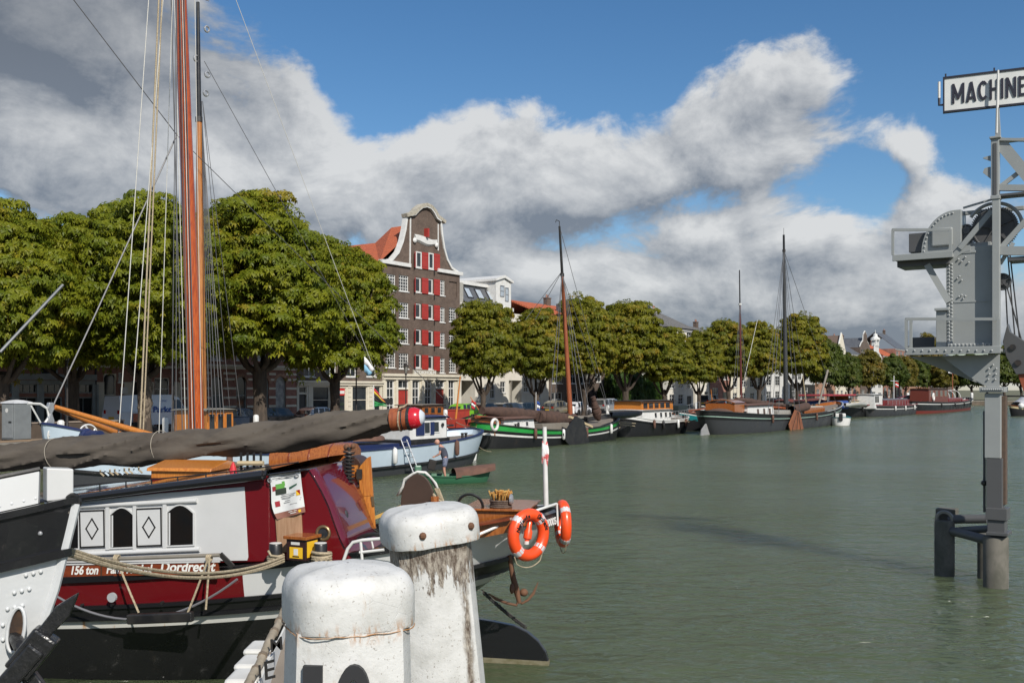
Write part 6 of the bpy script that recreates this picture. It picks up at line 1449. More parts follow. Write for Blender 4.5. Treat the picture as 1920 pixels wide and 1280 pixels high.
MB().box(bx(1871.5, ys) - .03, bx(1871.5, ys) + .03, ys + .06, ys + .12, zb - .6, zt).build('sign_post', CRG, sg)
# ================================================================== things on the quay
TYRE = mat('tyre_rubber', (.015, .015, .015), .8); RIM = mat('wheel_rim', (.35, .35, .36), .35, metal=.7)
LAMPR = mat('tail_lamp', (.35, .01, .01), .2); LAMPW = mat('head_lamp', (.6, .6, .6), .1); PLATE = mat('yellow_plate', (.65, .42, .03), .5)
CARGL = mat('car_glass', (.02, .024, .028), .04, spec=.7)
def car_meshes(L, W, H, kind):
    "body with bonnet, cabin and wheel arches, lofted from cross-sections; x forward"
    h0, belt = .28, H * .58
    if kind == 'estate': top = [(-.50, .50), (-.47, .93), (-.30, 1.0), (.05, 1.0), (.20, .93), (.30, .62)]
    elif kind == 'van': top = [(-.50, .55), (-.495, .97), (-.3, 1.0), (.22, 1.0), (.32, .92), (.42, .52)]
    else: top = [(-.46, .56), (-.36, .88), (-.20, 1.0), (.04, .99), (.18, .86), (.30, .60)]
    deck = [(-.5, .36), (-.495, .55), (-.46, .60), (.28, .60), (.42, .54), (.49, .44), (.5, .30)]
    if kind == 'van': deck = [(-.5, .30), (-.5, .55), (.40, .55), (.46, .48), (.5, .38), (.5, .28)]
    b = MB()
    pr = [(x * L, z * H) for x, z in deck] + [(.5 * L, .2 * H), (-.5 * L, .2 * H)]
    n = len(pr)
    rows = [[(x * .985, s_ * W * .46, z) if abs(s_) == 1 else (x, s_ * W / 2 / .92, z) for (x, z) in pr] for s_ in (-1, -.92, .92, 1)]
    b.grid(rows, True); b.f += [tuple(range(n)), tuple(range(3 * n, 4 * n))]; b.mi += [0, 0]
    body = b
    pc = [(x * L, z * H) for x, z in top] + [(top[-1][0] * L, .56 * H), (top[0][0] * L, .54 * H)]
    m_ = len(pc); cb = MB()
    def row(yf): return [(x, yf * (W / 2) * (1 - .20 * max(0, (z / H - .56)) / .44), z) for (x, z) in pc]
    cb.grid([row(-.94), row(.94)], True); cb.f += [tuple(range(m_)), tuple(range(m_, 2 * m_))]; cb.mi += [0, 0]
    gl = MB()
    def wy(z, s_): return s_ * (W / 2) * (.94 * (1 - .20 * max(0, (z / H - .56)) / .44) + .006)
    x0, x1 = top[1][0] * L, top[4][0] * L
    spans = ((.06, .30), (.33, .60), (.63, .90)) if kind != 'van' else ((.86, 1.02),)
    for s_ in (-1, 1):
        for a, e in spans:
            za, zb_ = .62 * H, (.93 if kind != 'van' else .86) * H
            xa, xb = x0 + (x1 - x0) * a, x0 + (x1 - x0) * e
            if kind == 'van': xa, xb = .20 * L, .36 * L
            k = .04 * L if a > .6 or kind == 'van' else 0
            gl.add([(xa, wy(za, s_), za), (xb + k * .6, wy(za, s_), za), (xb - k * .8, wy(zb_, s_), zb_), (xa + .02 * L, wy(zb_, s_), zb_)], [(0, 1, 2, 3)])
    # front and rear screens
    def screen(p, q): 
        (xa, za), (xb, zb_) = (p[0] * L, p[1] * H), (q[0] * L, q[1] * H); o_ = .012 * (1 if xa > 0 else -1)
        y0_, y1_ = wy(za, 1) * .86, wy(zb_, 1) * .86
        gl.add([(xa + o_, -y0_, za + .01), (xa + o_, y0_, za + .01), (xb + o_, y1_, zb_ - .04), (xb + o_, -y1_, zb_ - .04)], [(0, 1, 2, 3)])
    screen((top[-1][0], top[-1][1] + .02), top[4])
    if kind != 'van': screen((top[0][0], top[0][1] + .08), top[1])
    return body.mesh('body', MATS['car_paint_placeholder'], 40), cb.mesh('cabin', MATS['car_paint_placeholder'], 40), gl.mesh('window', CARGL)
mat('car_paint_placeholder', (.1, .1, .1), .3)
wheel_me = MB().lathe([(.2, -.10), (.31, -.10), (.33, -.06), (.33, .06), (.31, .10), (.2, .10)], 18, (0, 0, 0), Matrix.Rotation(R(90), 4, 'X')).mesh('tyre', TYRE, 40)
rim_me = MB().lathe([(.02, -.085), (.2, -.075), (.2, .075), (.02, .085)], 14, (0, 0, 0), Matrix.Rotation(R(90), 4, 'X')).mesh('rim', RIM, 40)
CARS = {}
def car(label, px, t, paint, kind='estate', L=4.5, W=1.75, H=1.48, rev=False, cat='car', name=None, yaw=0.0):
    key = (kind, L, W, H)
    if key not in CARS: CARS[key] = car_meshes(L, W, H, kind)
    o_ = thing(name or ('parked_car' if cat == 'car' else 'delivery_van'), label, cat, QP(S(px, t), t, QZ + .004), YAW + (math.pi if rev else 0) + yaw, 'vehicles parked on the quay' if cat == 'car' else None)
    for nm, me in zip(('body', 'cabin', 'window'), CARS[key]):
        m2 = me
        if nm != 'window': m2 = me.copy(); m2.materials.clear(); m2.materials.append(paint)
        q = bpy.data.objects.new(nm, m2); COL.objects.link(q); q.parent = o_
    wr = 1.0 if cat == 'car' else 1.1
    for sx_ in (-.31, .31):
        for sy_ in (-1, 1):
            q = bpy.data.objects.new('wheel', wheel_me); COL.objects.link(q); q.parent = o_; q.location = (sx_ * L, sy_ * (W / 2 - .10), .33 * wr); q.scale = (wr,) * 3
            q2 = bpy.data.objects.new('rim', rim_me); COL.objects.link(q2); q2.parent = q
    for sy_ in (-1, 1):
        MB().box(-.503 * L, -.492 * L, sy_ * W * .36 - .12, sy_ * W * .36 + .12, .50 * H, .60 * H).build('tail_light', LAMPR, o_, bevel=.02)
        MB().box(.470 * L, .497 * L, sy_ * W * .36 - .14, sy_ * W * .36 + .14, .42 * H, .49 * H).build('headlight', LAMPW, o_, bevel=.02)
    MB().box(-.508 * L, -.5005 * L, -.26, .26, .36 * H, .42 * H).build('number_plate', PLATE, o_)
    MB().box(-.512 * L, -.47 * L, -W * .45, W * .45, .22 * H, .33 * H).box(.47 * L, .512 * L, -W * .45, W * .45, .2 * H, .30 * H).build('bumper', mat('bumper_black', (.03, .03, .03), .6), o_, bevel=.02)
    return o_
def paint(nm, c, met=0.0): return mat('car_paint_' + nm, c, .25, tuple(x * .85 for x in c), 1, .4, coat=.7, metal=met)
SILV = paint('silver', (.42, .43, .45), .5); BLK = paint('black', (.012, .012, .014)); DBL = paint('dark_blue', (.02, .03, .05)); GRY = paint('grey', (.12, .125, .13), .4); LIME = paint('lime', (.16, .42, .02)); BEIG = paint('beige', (.20, .18, .13), .4); WHT = paint('white', (.62, .63, .66)); VANB = paint('van_pale_blue', (.60, .65, .72))
TC = 5.6
car('black estate car parked behind the tallest chestnut trunk', 512, TC, BLK, 'estate')
car('silver hatchback under the tree left of the warehouse', 598, TC, SILV, 'hatch', 4.0, 1.7, 1.45)
car('dark blue car parked just right of the varnished masts', 448, TC, DBL, 'hatch', 4.2)
car('bright green hatchback beside the red shed on the quay', 872, TC, LIME, 'hatch', 3.8, 1.65, 1.5)
car('black hatchback parked behind the first small chestnut', 912, TC, BLK, 'hatch', 4.0)
car('dark grey estate with red tail light before the white apartments', 955, TC, DBL, 'estate')
car('grey estate parked next to the chestnut left of the orange brown mast', 988, TC, GRY, 'estate')
car('beige hatchback at the foot of the orange brown mast', 1045, TC, BEIG, 'hatch', 4.1, 1.7, 1.6)
car('white small car partly behind the brown furled sail', 1083, TC - 1, WHT, 'hatch', 3.7)
car('silver people carrier seen from behind, right of the tjalk bow', 1140, TC, SILV, 'estate', 4.7, 1.8, 1.75)
car('dark car with yellow plate right of the silver people carrier', 1168, TC + 1.2, DBL, 'hatch', 4.0)
car('dark car parked by the garden hedge', 1205, TC, BLK, 'hatch')
car('pale blue car parked left of the red mast', 1362, TC, paint('pale_blue', (.25, .30, .36)), 'estate')
car('dark van-like car under the trees before the low white house', 1330, TC + 2, GRY, 'estate', 4.8, 1.9, 2.1)
car('black car parked before the tall white house', 1455, TC, BLK, 'estate')
# white delivery van with blue lettering
v = car('pale delivery van with blue lettering behind the knobbly chestnut', 279, TC + 1.4, VANB, 'van', 5.6, 2.0, 2.45, cat='van')
Mt = lambda x, z: Matrix.Translation((x, -1.0, z)) @ Matrix.Rotation(R(90), 4, 'X')
BLUEL = mat('blue_lettering', (.02, .08, .35), .5)
text('Parket', .55, v, Matrix.Translation((-.35, -.968, 1.30)) @ Matrix.Rotation(R(90), 4, 'X'), BLUEL, bold=.012, width=1.7)
text('\u2022 PVC', .17, v, Matrix.Translation((.25, -.86, 1.98)) @ Matrix.Rotation(R(86), 4, 'X'), BLUEL, width=.55)
MB().box(-1.9, -1.2, -1.008, -.999, .62, 1.25).build('orange_graphic', mat('orange_graphic', (.5, .10, .03), .5, (.2, .1, .05), 6, .9), v)
# street lamps
def lamp(label, px, t, h=4.0):
    o_ = thing('street_lamp', label, 'street lamp', QP(S(px, t), t, QZ), 0, 'old lantern posts along the quay')
    MB().lathe([(.14, 0), (.14, .5), (.09, .6), (.06, 1.2), (.05, h - .3), (.12, h - .25), (.12, h - .2), (.04, h - .15)], 10).tube([(-.28, 0, h - .5), (.28, 0, h - .5)], .025, 6).build('post', IRON, o_, smooth=40)
    ln = MB()
    for k in range(4):
        a = math.pi / 4 + k * math.pi / 2; ln.bar((.10 * math.cos(a), .10 * math.sin(a), h - .15), (.25 * math.cos(a), .25 * math.sin(a), h + .45), .03, .03)
    ln.lathe([(.26, h + .45), (.30, h + .47), (.1, h + .75), (.03, h + .8), (.03, h + .95)], 4).build('lantern_frame', IRON, o_)
    MB().lathe([(.09, h - .14), (.22, h + .44)], 4).build('lantern_glass', mat('lantern_glass', (.30, .30, .27), .2), o_)
lamp('old lantern post in front of the leftmost shop front', 126, 2.4, 4.6); lamp('old lantern post between the van and the masts', 325, 2.4, 4.6); lamp('old lantern post before the brown brick house', 668, 2.6, 4.6); lamp('old lantern post before the warehouse door', 761, 8, 4.4); lamp('old lantern post near the orange brown mast', 1100, 2.4); lamp('old lantern post by the low white house', 1330, 2.6)
# white mooring posts on the quay edge
PW = worn('post_white', (.66, .66, .64), .6, (.12, .08, .05), .5, .62, 3, .3)
pm_ = MB().lathe([(.17, 0), (.19, .75), (.19, .95), (.15, 1.05), (.06, 1.08)], 8).mesh('quay_post', PW, 40)
for px, lb in ((114, 'beside the blue barge bow'), (310, 'before the van bonnet'), (480, 'at the tallest chestnut trunk'), (616, 'before the brown brick house'), (835, 'by the red shed'), (923, 'by the first small chestnut'), (1074, 'at the foot of the orange brown mast'), (1139, 'behind the tjalk bow'), (1174, 'right of the silver people carrier'), (1197, 'left of the varnished wheelhouse'), (1305, 'behind the teal barge'), (1378, 'behind the red mast'), (1702, 'nearest the red tug bow'), (1718, 'second behind the red tug'), (1822, 'on the basin end wall')):
    q = bpy.data.objects.new('mooring_post', pm_); COL.objects.link(q)
    q.location = QP(S(px, .9), .9, QZ) if px < 1800 else PT(px, 730, 246.8); q.location.z = QZ; q.scale = (1, 1, 1.05) if px < 1600 else (1.9, 1.9, 1.9)
    tag(q, 'white mooring post on the quay ' + lb, 'mooring post', 'white mooring posts on the quay edge')
# portable toilet
o_ = thing('portable_toilet', 'grey portable toilet cabin with white roof at the left end of the quay', 'toilet cabin', QP(S(31, 2.2), 2.2, QZ), R(-28))
TG = mat('toilet_grey', (.17, .185, .19), .5, (.13, .14, .145), 2, .6)
MB().box(-.52, .52, -.52, .52, .12, 2.05).build('cabin', TG, o_, bevel=.03); MB().box(-.44, .44, -.545, -.522, .2, 1.98).build('door', mat('toilet_door', (.22, .235, .24), .5), o_, bevel=.01)
MB().lathe([(.56 * 1.414, 2.05), (.56 * 1.414, 2.12), (.35, 2.22), (.05, 2.25)], 4, (0, 0, 0), Matrix.Rotation(R(45), 4, 'Z')).build('roof', mat('toilet_roof', (.62, .64, .68), .5), o_)
for k in range(4): MB().box(-.54, -.521, -.4, .4, .3 + k * .42, .34 + k * .42).build('side_rib', TG, o_)
MB().box(.12, .34, -.57, -.546, 1.02, 1.1).build('handle', BLACKP, o_); MB().lathe([(.12, 0), (.12, .006)], 16, (-.05, -.545, 1.68), Matrix.Rotation(R(90), 4, 'X')).build('round_sticker', WHITE, o_)
for k in (-.4, .4): MB().box(k - .08, k + .08, -.5, .5, 0, .12).build('skid', BLACKP, o_)
# low retaining wall behind it, parked bicycles and benches are hidden by boats
o_ = thing('low_wall', 'low brown rendered wall with pale coping behind the toilet cabin', 'wall', QP(S(40, 4.2), 4.2, QZ), YAW)
w_ = S(232, 4.2) - S(40, 4.2); MB().box(0, w_, 0, .3, 0, .85).build('wall_body', mat('brown_render', (.085, .062, .045), .9, (.055, .042, .032), 1, .8), o_); MB().box(-.05, w_ + .05, -.05, .35, .851, .93).build('coping', mat('pale_coping', (.26, .21, .17), .8), o_)
# wooden decking edge in front
o_ = thing('timber_stack', 'weathered wooden boards lying along the quay edge, far left', 'boards', QP(S(-20, .9), .9, QZ + .05), YAW)
for k in range(4): MB().box(0, 6.5, -.25 + .14 * k, -.13 + .14 * k, 0, .08).build('board', mat('weathered_board', (.28, .20, .13), .9, (.16, .11, .07), 2, .8, stretch=(.4, 5, 5)), o_)
# shrub tubs and a red shed near the warehouse
o_ = thing('red_container', 'low red container on the quay near the green car', 'container', QP(S(850, 2.0), 2.0, QZ), YAW); MB().box(-1.6, 1.6, -.6, .6, .05, 1.0).build('box', mat('red_lead', (0, 0, 0)), o_, bevel=.03); MB().box(-1.65, 1.65, -.65, .65, 1.001, 1.08).build('lid', mat('red_lead', (0, 0, 0)), o_)
# ================================================================== near boats
# ---------- red and white houseboat, bow to the left, stern to the right
REDG = worn('red_gloss', (.128, .006, .009), .22, (.09, .012, .012), .35, .66, 1.2, .06, coat=.5)
WG = worn('white_gloss', (.55, .555, .55), .35, (.40, .30, .18), .30, .70, 1.3, .06, coat=.2)
WR = worn('white_stripe_rusty', (.52, .52, .49), .5, (.36, .17, .04), .85, .58, 2.4, .3, stretch=(1, 1, .22))
BLK_G = worn('black_hull_gloss', (.010, .010, .011), .30, (.05, .04, .03), .35, .62, 1.4, .12, coat=.2)
MAHOG = wood('mahogany', (.20, .045, .015), (.12, .022, .008), .25, 4, (1, 10, 10), .6)
th = R(170); f0 = Vector((math.cos(th), math.sin(th), 0)); LB = 21.0
ps = Vector(((1052 - 960) / FPX * 14.1, 14.1, 0))
o = red = thing('red_houseboat', 'red and white houseboat barge with varnished doors, moored in the foreground', 'boat', ps + f0 * LB / 2, th)
h = Hull(o, LB, 4.2, (2.2, 1.3, 1.9), -.4, 3.2, 3.4, .06, .32, .84, nu=60, qb=.55, qs=.5, ex=2.35)
US = -.625      # where the red topside turns white
h.band('hull', 0, .61, BLK_G, bottom=True, nv=6); h.band('white_stripe', .61, .685, WR, .004, 2); h.band('wale', .685, .78, BLK_G, .03, 2)
h.band('red_topside', .78, .985, REDG, 0, 2, u0=US, u1=1); h.band('white_topside', .78, .985, WG, 0, 2, u0=-1, u1=US)
h.rail(.685, BLK_G, .05, .05, 'lower_rub_rail', .03); h.rail(.775, BLK_G, .05, .05, 'upper_rub_rail', .03); h.rail(.99, BLK_G, .12, .08, 'gunwale', -.02); h.deck(.95, mat('black_deck', (.025, .024, .023), .5), off=-.03)
y1 = 1.75
P2 = lambda px, py, y=y1: (bx(px, y), bz(px, py, y))
poly = [P2(-160, 1066), P2(506, 1053), P2(506, 891), P2(300, 916), P2(140, 937), P2(-160, 972)]
MB().prism(poly, -y1, y1, 'y').build('cabin', REDG, o, bevel=.02)
poly = [P2(505.5, 1053), P2(656, 1050), P2(650, 1035), P2(637, 1010), P2(626, 980), P2(615, 948), P2(602, 920), P2(588, 895), P2(578, 881), P2(505.5, 891)]
MB().prism(poly, .30, y1, 'y').build('aft_cabin', REDG, o, bevel=.008)
panel = MB().prism([P2(-160, 1058), P2(464, 1050), P2(466, 1044), P2(459, 912), P2(300, 924), P2(140, 941), P2(-160, 976)], y1 + .001, y1 + .014, 'y').build('white_side_panel', WG, o, bevel=.004)
yw = y1 + .014
for i, (a, c_, y0, y2) in enumerate(((108, 148, 955, 1029), (208, 252, 952, 1026), (315, 363, 947, 1022))):
    n = 10; xa, za = P2(a, y2, yw); xb, zb = P2(c_, y2 - 2, yw); zt = P2((a + c_) / 2, y0, yw)[1]; zs_ = zt - .10
    arch = [(xa + (xb - xa) * k / n, zs_ + .10 * math.sin(math.pi * k / n)) for k in range(n + 1)]
    wn = MB()
    outer = [(xa, za)] + arch + [(xb, zb)]; cx_, cz_ = (xa + xb) / 2, (za + zt) / 2
    big = [(cx_ + (x - cx_) * 1.10, cz_ + (z - cz_) * 1.07) for x, z in outer]; m_ = len(outer)
    wn.add([(x, yw + .02, z) for x, z in big] + [(x, yw + .02, z) for x, z in outer] + [(x, yw + .001, z) for x, z in outer] + [(x, yw + .001, z) for x, z in big],
           [(k, (k + 1) % m_, m_ + (k + 1) % m_, m_ + k) for k in range(m_)] + [(m_ + k, m_ + (k + 1) % m_, 2 * m_ + (k + 1) % m_, 2 * m_ + k) for k in range(m_)] + [(k, 3 * m_ + k, 3 * m_ + (k + 1) % m_, (k + 1) % m_) for k in range(m_)])
    wo = wn.build('window', WG, o)
    quadb = MB(); quadb.add([(xa - .012, yw + .006, za), (xa - .035, yw + .006, za + .012), (xa - .035, yw + .006, zs_), (xa - .012, yw + .006, zs_)], [(0, 1, 2, 3)]); quadb.build('reveal', WG, wo)
    MB().add([(x, yw + .004, z) for x, z in outer], [tuple(range(m_))]).build('pane', mat('cabin_glass', (.006, .006, .006), .03, (.012, .008, .005), 2, .9, spec=.6), wo)
def quadbar(b, p, q, wd, y0, y2):
    d = (Vector((q[0], 0, q[1])) - Vector((p[0], 0, p[1]))); l_ = d.length; d.normalize(); nn = Vector((-d.z, 0, d.x)) * wd / 2
    A_, B2 = Vector((p[0], 0, p[1])) - d * wd / 2, Vector((q[0], 0, q[1])) + d * wd / 2
    c = [A_ + nn, B2 + nn, B2 - nn, A_ - nn]
    b.add([(v.x, y2, v.z) for v in c] + [(v.x, y0, v.z) for v in c], [(0, 1, 2, 3), (0, 4, 5, 1), (1, 5, 6, 2), (2, 6, 7, 3), (3, 7, 4, 0)])
for (a, c_, y0, y2) in ((151, 199, 956, 1027), (257, 306, 952, 1025)):
    r = [P2(a, y2, yw), P2(c_, y2 - 2, yw), P2(c_ - 1, y0 - 2, yw), P2(a - 2, y0, yw)]
    sh_ = MB().prism(r, yw + .001, yw + .02, 'y').build('shutter', WG, o, bevel=.003)
    b = MB(); cx_, cz_ = sum(p[0] for p in r) / 4, sum(p[1] for p in r) / 4
    ins = [(cx_ + (x - cx_) * .93, cz_ + (z - cz_) * .95) for x, z in r]
    for k in range(4): quadbar(b, ins[k], ins[(k + 1) % 4], .022, yw + .0205, yw + .024)
    b.build('black_border', BLACKP, sh_)
    b = MB(); di = [(cx_, cz_ + .135), (cx_ + .088, cz_), (cx_, cz_ - .135), (cx_ - .088, cz_)]
    for k in range(4): quadbar(b, di[k], di[(k + 1) % 4], .018, yw + .0205, yw + .024)
    b.build('diamond', BLACKP, sh_)
for (a, e) in (((60, 953), (370, 938)), ((60, 1042), (375, 1029))):
    p, q = P2(*a, yw), P2(*e, yw); MB().tube([(p[0], yw + .005, p[1]), (q[0], yw + .005, q[1])], .035, 8).build('window_rail', WG, o, smooth=50)
# posts between the windows
for px in (203, 254, 310): p, q = P2(px, 1030, yw), P2(px, 944, yw); MB().bar((p[0], yw + .012, p[1]), (q[0], yw + .012, q[1]), .05, .03, (0, 1, 0)).build('window_post', WG, o)
# roof
RB = worn('black_roof_gloss', (.014, .014, .016), .12, (.03, .03, .03), .3, .7, 2, .03, coat=.6)
rows = []
for (px, py) in ((-160, 966), (140, 931), (300, 910), (500, 886), (506, 885)):
    x, z = P2(px, py, y1); rows.append([(x, -y1 - .12, z - .02), (x, -y1 - .1, z + .03)] + [(x, y1 * (-1 + 2 * k / 8), z + .035 + .03 * math.sin(math.pi * k / 8)) for k in range(9)] + [(x, y1 + .1, z + .03), (x, y1 + .12, z - .02), (x, y1 + .10, z - .075)])
MB().grid(rows).build('roof', RB, o, smooth=40)
MB().prism([P2(506, 887), P2(580, 877), P2(581, 881), P2(506, 891)], .25, y1 + .1, 'y').build('aft_roof', RB, o, bevel=.01)
pts = [(P2(px, py, y1)[0], y1 + .11, P2(px, py, y1)[1]) for (px, py) in ((-160, 970), (140, 934), (300, 913), (500, 889), (502, 889))]
MB().tube(pts, [.05, .05, .055, .07, .02], 8).build('roof_gutter', RB, o, smooth=50)
pts = [(P2(px, py, 1.55)[0], 1.55, P2(px, py, 1.55)[1]) for (px, py) in ((130, 911), (300, 897), (450, 882), (560, 866))]
MB().tube(pts, .010, 6).build('roof_handrail', BLACKP, o)
for (px, py) in ((187, 907), (236, 903), (284, 899), (333, 894), (386, 889), (440, 883)): p = P2(px, py, 1.55); MB().tube([(p[0], 1.55, p[1]), (p[0], 1.55, p[1] - .12)], .010, 5).build('handrail_stanchion', BLACKP, o)
# varnished roof hatches
def hatch(px0, px1, py0, py1, y0, y2, m_, nm, ridge=.10):
    xa, xb = sorted((bx(px0, y0), bx(px1, y0))); z0, z1 = bz((px0 + px1) / 2, py1, y0), bz((px0 + px1) / 2, py0, y0); ym = (y0 + y2) / 2
    b = MB().box(xa, xb, y2, y0, z0, z0 + (z1 - z0) * .45); hb = b.build(nm, m_, o, bevel=.01)
    MB().prism([(y2 - .05, z0 + (z1 - z0) * .452), (y0 + .05, z0 + (z1 - z0) * .452), (y0 + .02, z0 + (z1 - z0) * .65), (ym, z1), (y2 - .02, z0 + (z1 - z0) * .65)], xa - .05, xb + .05, 'x').build('hatch_lid', m_, hb, bevel=.01)
hatch(283, 392, 866, 897, .55, -.45, VARN_L, 'roof_hatch')
MB().box(*sorted((bx(282, .56), bx(390, .56))), -.46, .56, bz(330, 905, .56), bz(330, 897, .56)).build('hatch_coaming', REDG, o)
# long varnished skylight on the far side of the roof
xa, xb = sorted((bx(508, -1.2), bx(655, -1.2))); z0, z1 = bz(580, 872, -1.2), bz(580, 832, -1.2)
prf = [(-1.75, z0 - .1), (-1.78, z1 - .12), (-1.62, z1 - .02), (-1.4, z1 + .02), (-1.22, z1 - .06), (-1.12, z1 - .2), (-1.1, z0 - .1)]
sk = MB().prism(prf, xa, xb, 'x').build('long_skylight', VARN, o, smooth=50)
for k in range(1, 4): x_ = xa + (xb - xa) * k / 4; MB().prism([(y * 1.0 + (.008 if y > -1.4 else -.008), z + .006) for y, z in prf], x_ - .012, x_ + .012, 'x').build('skylight_batten', MAHOG, sk)
# cord lashings and small gear on the roof left
rg2 = random.Random(4)
for k in range(9):
    px = 195 + k * 9; p = V(px, 892 - k * .7, .2); MB().tube([p, p + Vector((.05, .02, .05)), p + Vector((.03, .05, .09))], .014, 5).build('roof_lashing', (ROPE, LBLUE, ROPE)[k % 3], o)
pe = V(437, 886, .9); MB().lathe([(.06, 0), (.04, .08), (.012, .15)], 10, pe).build('red_pennant_cone', mat('signal_red', (.55, .02, .03), .6), o)
fr = MB()
for px in (452, 464, 476, 489): p, q = V(px, 890, .4), V(px, 848, .4); fr.tube([p, q], .02, 6)
fr.build('roof_rack_posts', BLACKP, o); p, q = V(446, 868, .45), V(494, 868, .45); MB().tube([p, q], .035, 7).build('wooden_pole', mat('pale_wood', (0, 0, 0)), o, smooth=50)
# name board between the red topside and the cabin
yb = 2.06
nb = MB().prism([P2(-60, 1085, yb), P2(410, 1075, yb), P2(408, 1053, yb), P2(-60, 1062, yb)], yb - .03, yb, 'y').build('name_board', MAHOG, o)
def on_board(px, py): x, z = P2(px, py, yb); return x, z
FW = mat('lettering_white', (.72, .72, .68), .5)
def btext(s_, px0, px1, py_base, hgt, shear=.25, bold=.004):
    x, z = on_board(px0, py_base); x2, z2 = on_board(px1, py_base - (px1 - px0) * .012); wd = abs(x - x2)
    M = Matrix.Translation((x, yb + .002, z)) @ Matrix.Rotation(math.pi, 4, 'Z') @ Matrix.Rotation(R(90), 4, 'X') @ Matrix.Rotation(math.atan2(z2 - z, wd), 4, 'Z')
    text(s_, hgt, nb, M, FW, bold, shear, wd)
btext('54', 102, 122, 1077, .18); btext('156 ton', 134, 185, 1076, .155); btext('Fam. Friebel', 200, 287, 1074, .155); btext('Dordrecht', 301, 405, 1071, .175)
b = MB(); p, q = P2(190, 1079, yb + .004), P2(190, 1058, yb + .004); b.bar((p[0], yb + .005, p[1]), (q[0], yb + .005, q[1]), .02, .01, (0, 1, 0)); b.build('board_batten', mat('batten_brown', (.07, .03, .015), .5), nb)
p, q = P2(-60, 1061, yb), P2(412, 1052, yb); MB().bar((p[0], yb - .01, p[1]), (q[0], yb - .01, q[1]), .045, .018).build('board_capping', WG, o)
p, q = V(60, 1049, 2.1), V(412, 1040, 2.1); MB().tube([p, p.lerp(q, .5) - Vector((0, 0, .015)), q], .026, 7).build('grab_pole', mat('grey_wood', (0, 0, 0)), o, smooth=50)
p, q = V(413, 1038, 2.08), V(437, 1062, 2.08); MB().bar(p, q, .03, .06).build('rail_stay', BLACKP, o)
p, q = V(-60, 1090, 2.12), V(420, 1080, 2.12)
# scuppers and discharge marks
for (px, py, r_, m_) in ((211, 1119, .062, mat('scupper_grey', (.35, .36, .37), .5)), (211, 1133, .02, BLACKP), (305, 1129, .022, BLACKP), (155, 1133, .018, BLACKP)):
    p = V(px, py, 2.1); MB().lathe([(0.001, -.03), (r_, -.03), (r_, .01), (0.001, .01)], 14, p, Matrix.Rotation(R(90), 4, 'X')).build('scupper', m_, o)
# fender ropes and black plank fender
MB().bar(V(240, 1160, 2.26), V(362, 1155, 2.26), .09, .13).build('plank_fender', BLACKP, o, bevel=.02)
for (a, c_) in (((220, 1052), (260, 1148)), ((391, 1045), (352, 1148)), ((393, 1045), (386, 1142))):
    MB().tube(sag(V(*a, 2.2), V(*c_, 2.28), .01, 6), .014, 6).build('fender_rope', ROPE, o, smooth=50)
MB().tube(sag(V(60, 1085, 2.2), V(445, 1085, 2.2), .52, 24), .016, 6).build('hanging_hose', mat('grey_hose', (.16, .16, .17), .4), o, smooth=50)
for k in range(3):
    for px in (219, 392): p = V(px, 1046, 2.12); MB().torus(p + Vector((.02 * k - .02, 0, 0)), .04, .013, Matrix.Rotation(R(80 + 6 * k), 4, 'Y'), 12, 5).build('rope_hitch', ROPE, o, smooth=50)
# banner with print
by = y1 + .03
def BP(px, py): x, z = P2(px, py, by); return x, z
rows = []
for i in range(9):
    f = i / 8
    L_ = (505 + 17 * f ** 1.6 + (3 * math.sin(f * 6)), 889 + 84 * f); R_ = (565 + 8 * f, 879 + 80 * f)
    rows.append([Vector((*BP(L_[0] + (R_[0] - L_[0]) * j / 8, L_[1] + (R_[1] - L_[1]) * j / 8)[:1], by + .02 * math.sin(j * .9 + f * 3) + .02, BP(L_[0] + (R_[0] - L_[0]) * j / 8, L_[1] + (R_[1] - L_[1]) * j / 8)[1])) for j in range(9)])
ban = MB().grid(rows[:8]).build('banner', mat('banner_white', (.66, .67, .66), .6, (.55, .56, .55), 5, .6), o, smooth=60)
MB().grid(rows[7:]).build('banner_strip', mat('banner_brown', (.25, .11, .08), .6), ban, smooth=60)
def bp(f0, f1, g0, g1, m_, nm, poly=None):
    def at(f, g): i = min(int(f * 8), 7); j = min(int(g * 8), 7); ff, gg = f * 8 - i, g * 8 - j; return (rows[i][j] * (1 - ff) * (1 - gg) + rows[i + 1][j] * ff * (1 - gg) + rows[i][j + 1] * (1 - ff) * gg + rows[i + 1][j + 1] * ff * gg) + Vector((0, .006, 0))
    if poly: pl = [at(a, e) for a, e in poly]
    else: pl = [at(f0, g0), at(f0, g1), at(f1, g1), at(f1, g0)]
    MB().add(pl, [tuple(range(len(pl)))]).build(nm, m_, ban)
PG = mat('print_green', (.10, .30, .05), .6); PK = mat('print_black', (.02, .03, .02), .6); PR = mat('print_red', (.30, .02, .03), .6); PY = mat('print_yellow', (.75, .45, .02), .6); PT_ = mat('print_text', (.30, .30, .30), .6)
bp(.24, .36, .16, .42, PG, 'printed_leaves'); bp(.20, .30, .36, .44, PG, 'printed_leaves'); bp(.35, .48, .14, .46, PK, 'printed_basket'); bp(.28, .38, .05, .17, PR, 'printed_flower'); bp(.62, .74, .10, .24, PR, 'printed_flower')
bp(0, 0, 0, 0, mat('print_dark_green', (.03, .10, .06), .6), 'printed_shears', [(.36, .55), (.30, .85), (.335, .84), (.41, .57)])
bp(.46, .58, .80, .93, PY, 'printed_square'); bp(0, 0, 0, 0, mat('print_bright_red', (.55, .04, .02), .6), 'printed_triangle', [(.46, .80), (.46, .93), (.58, .93)])
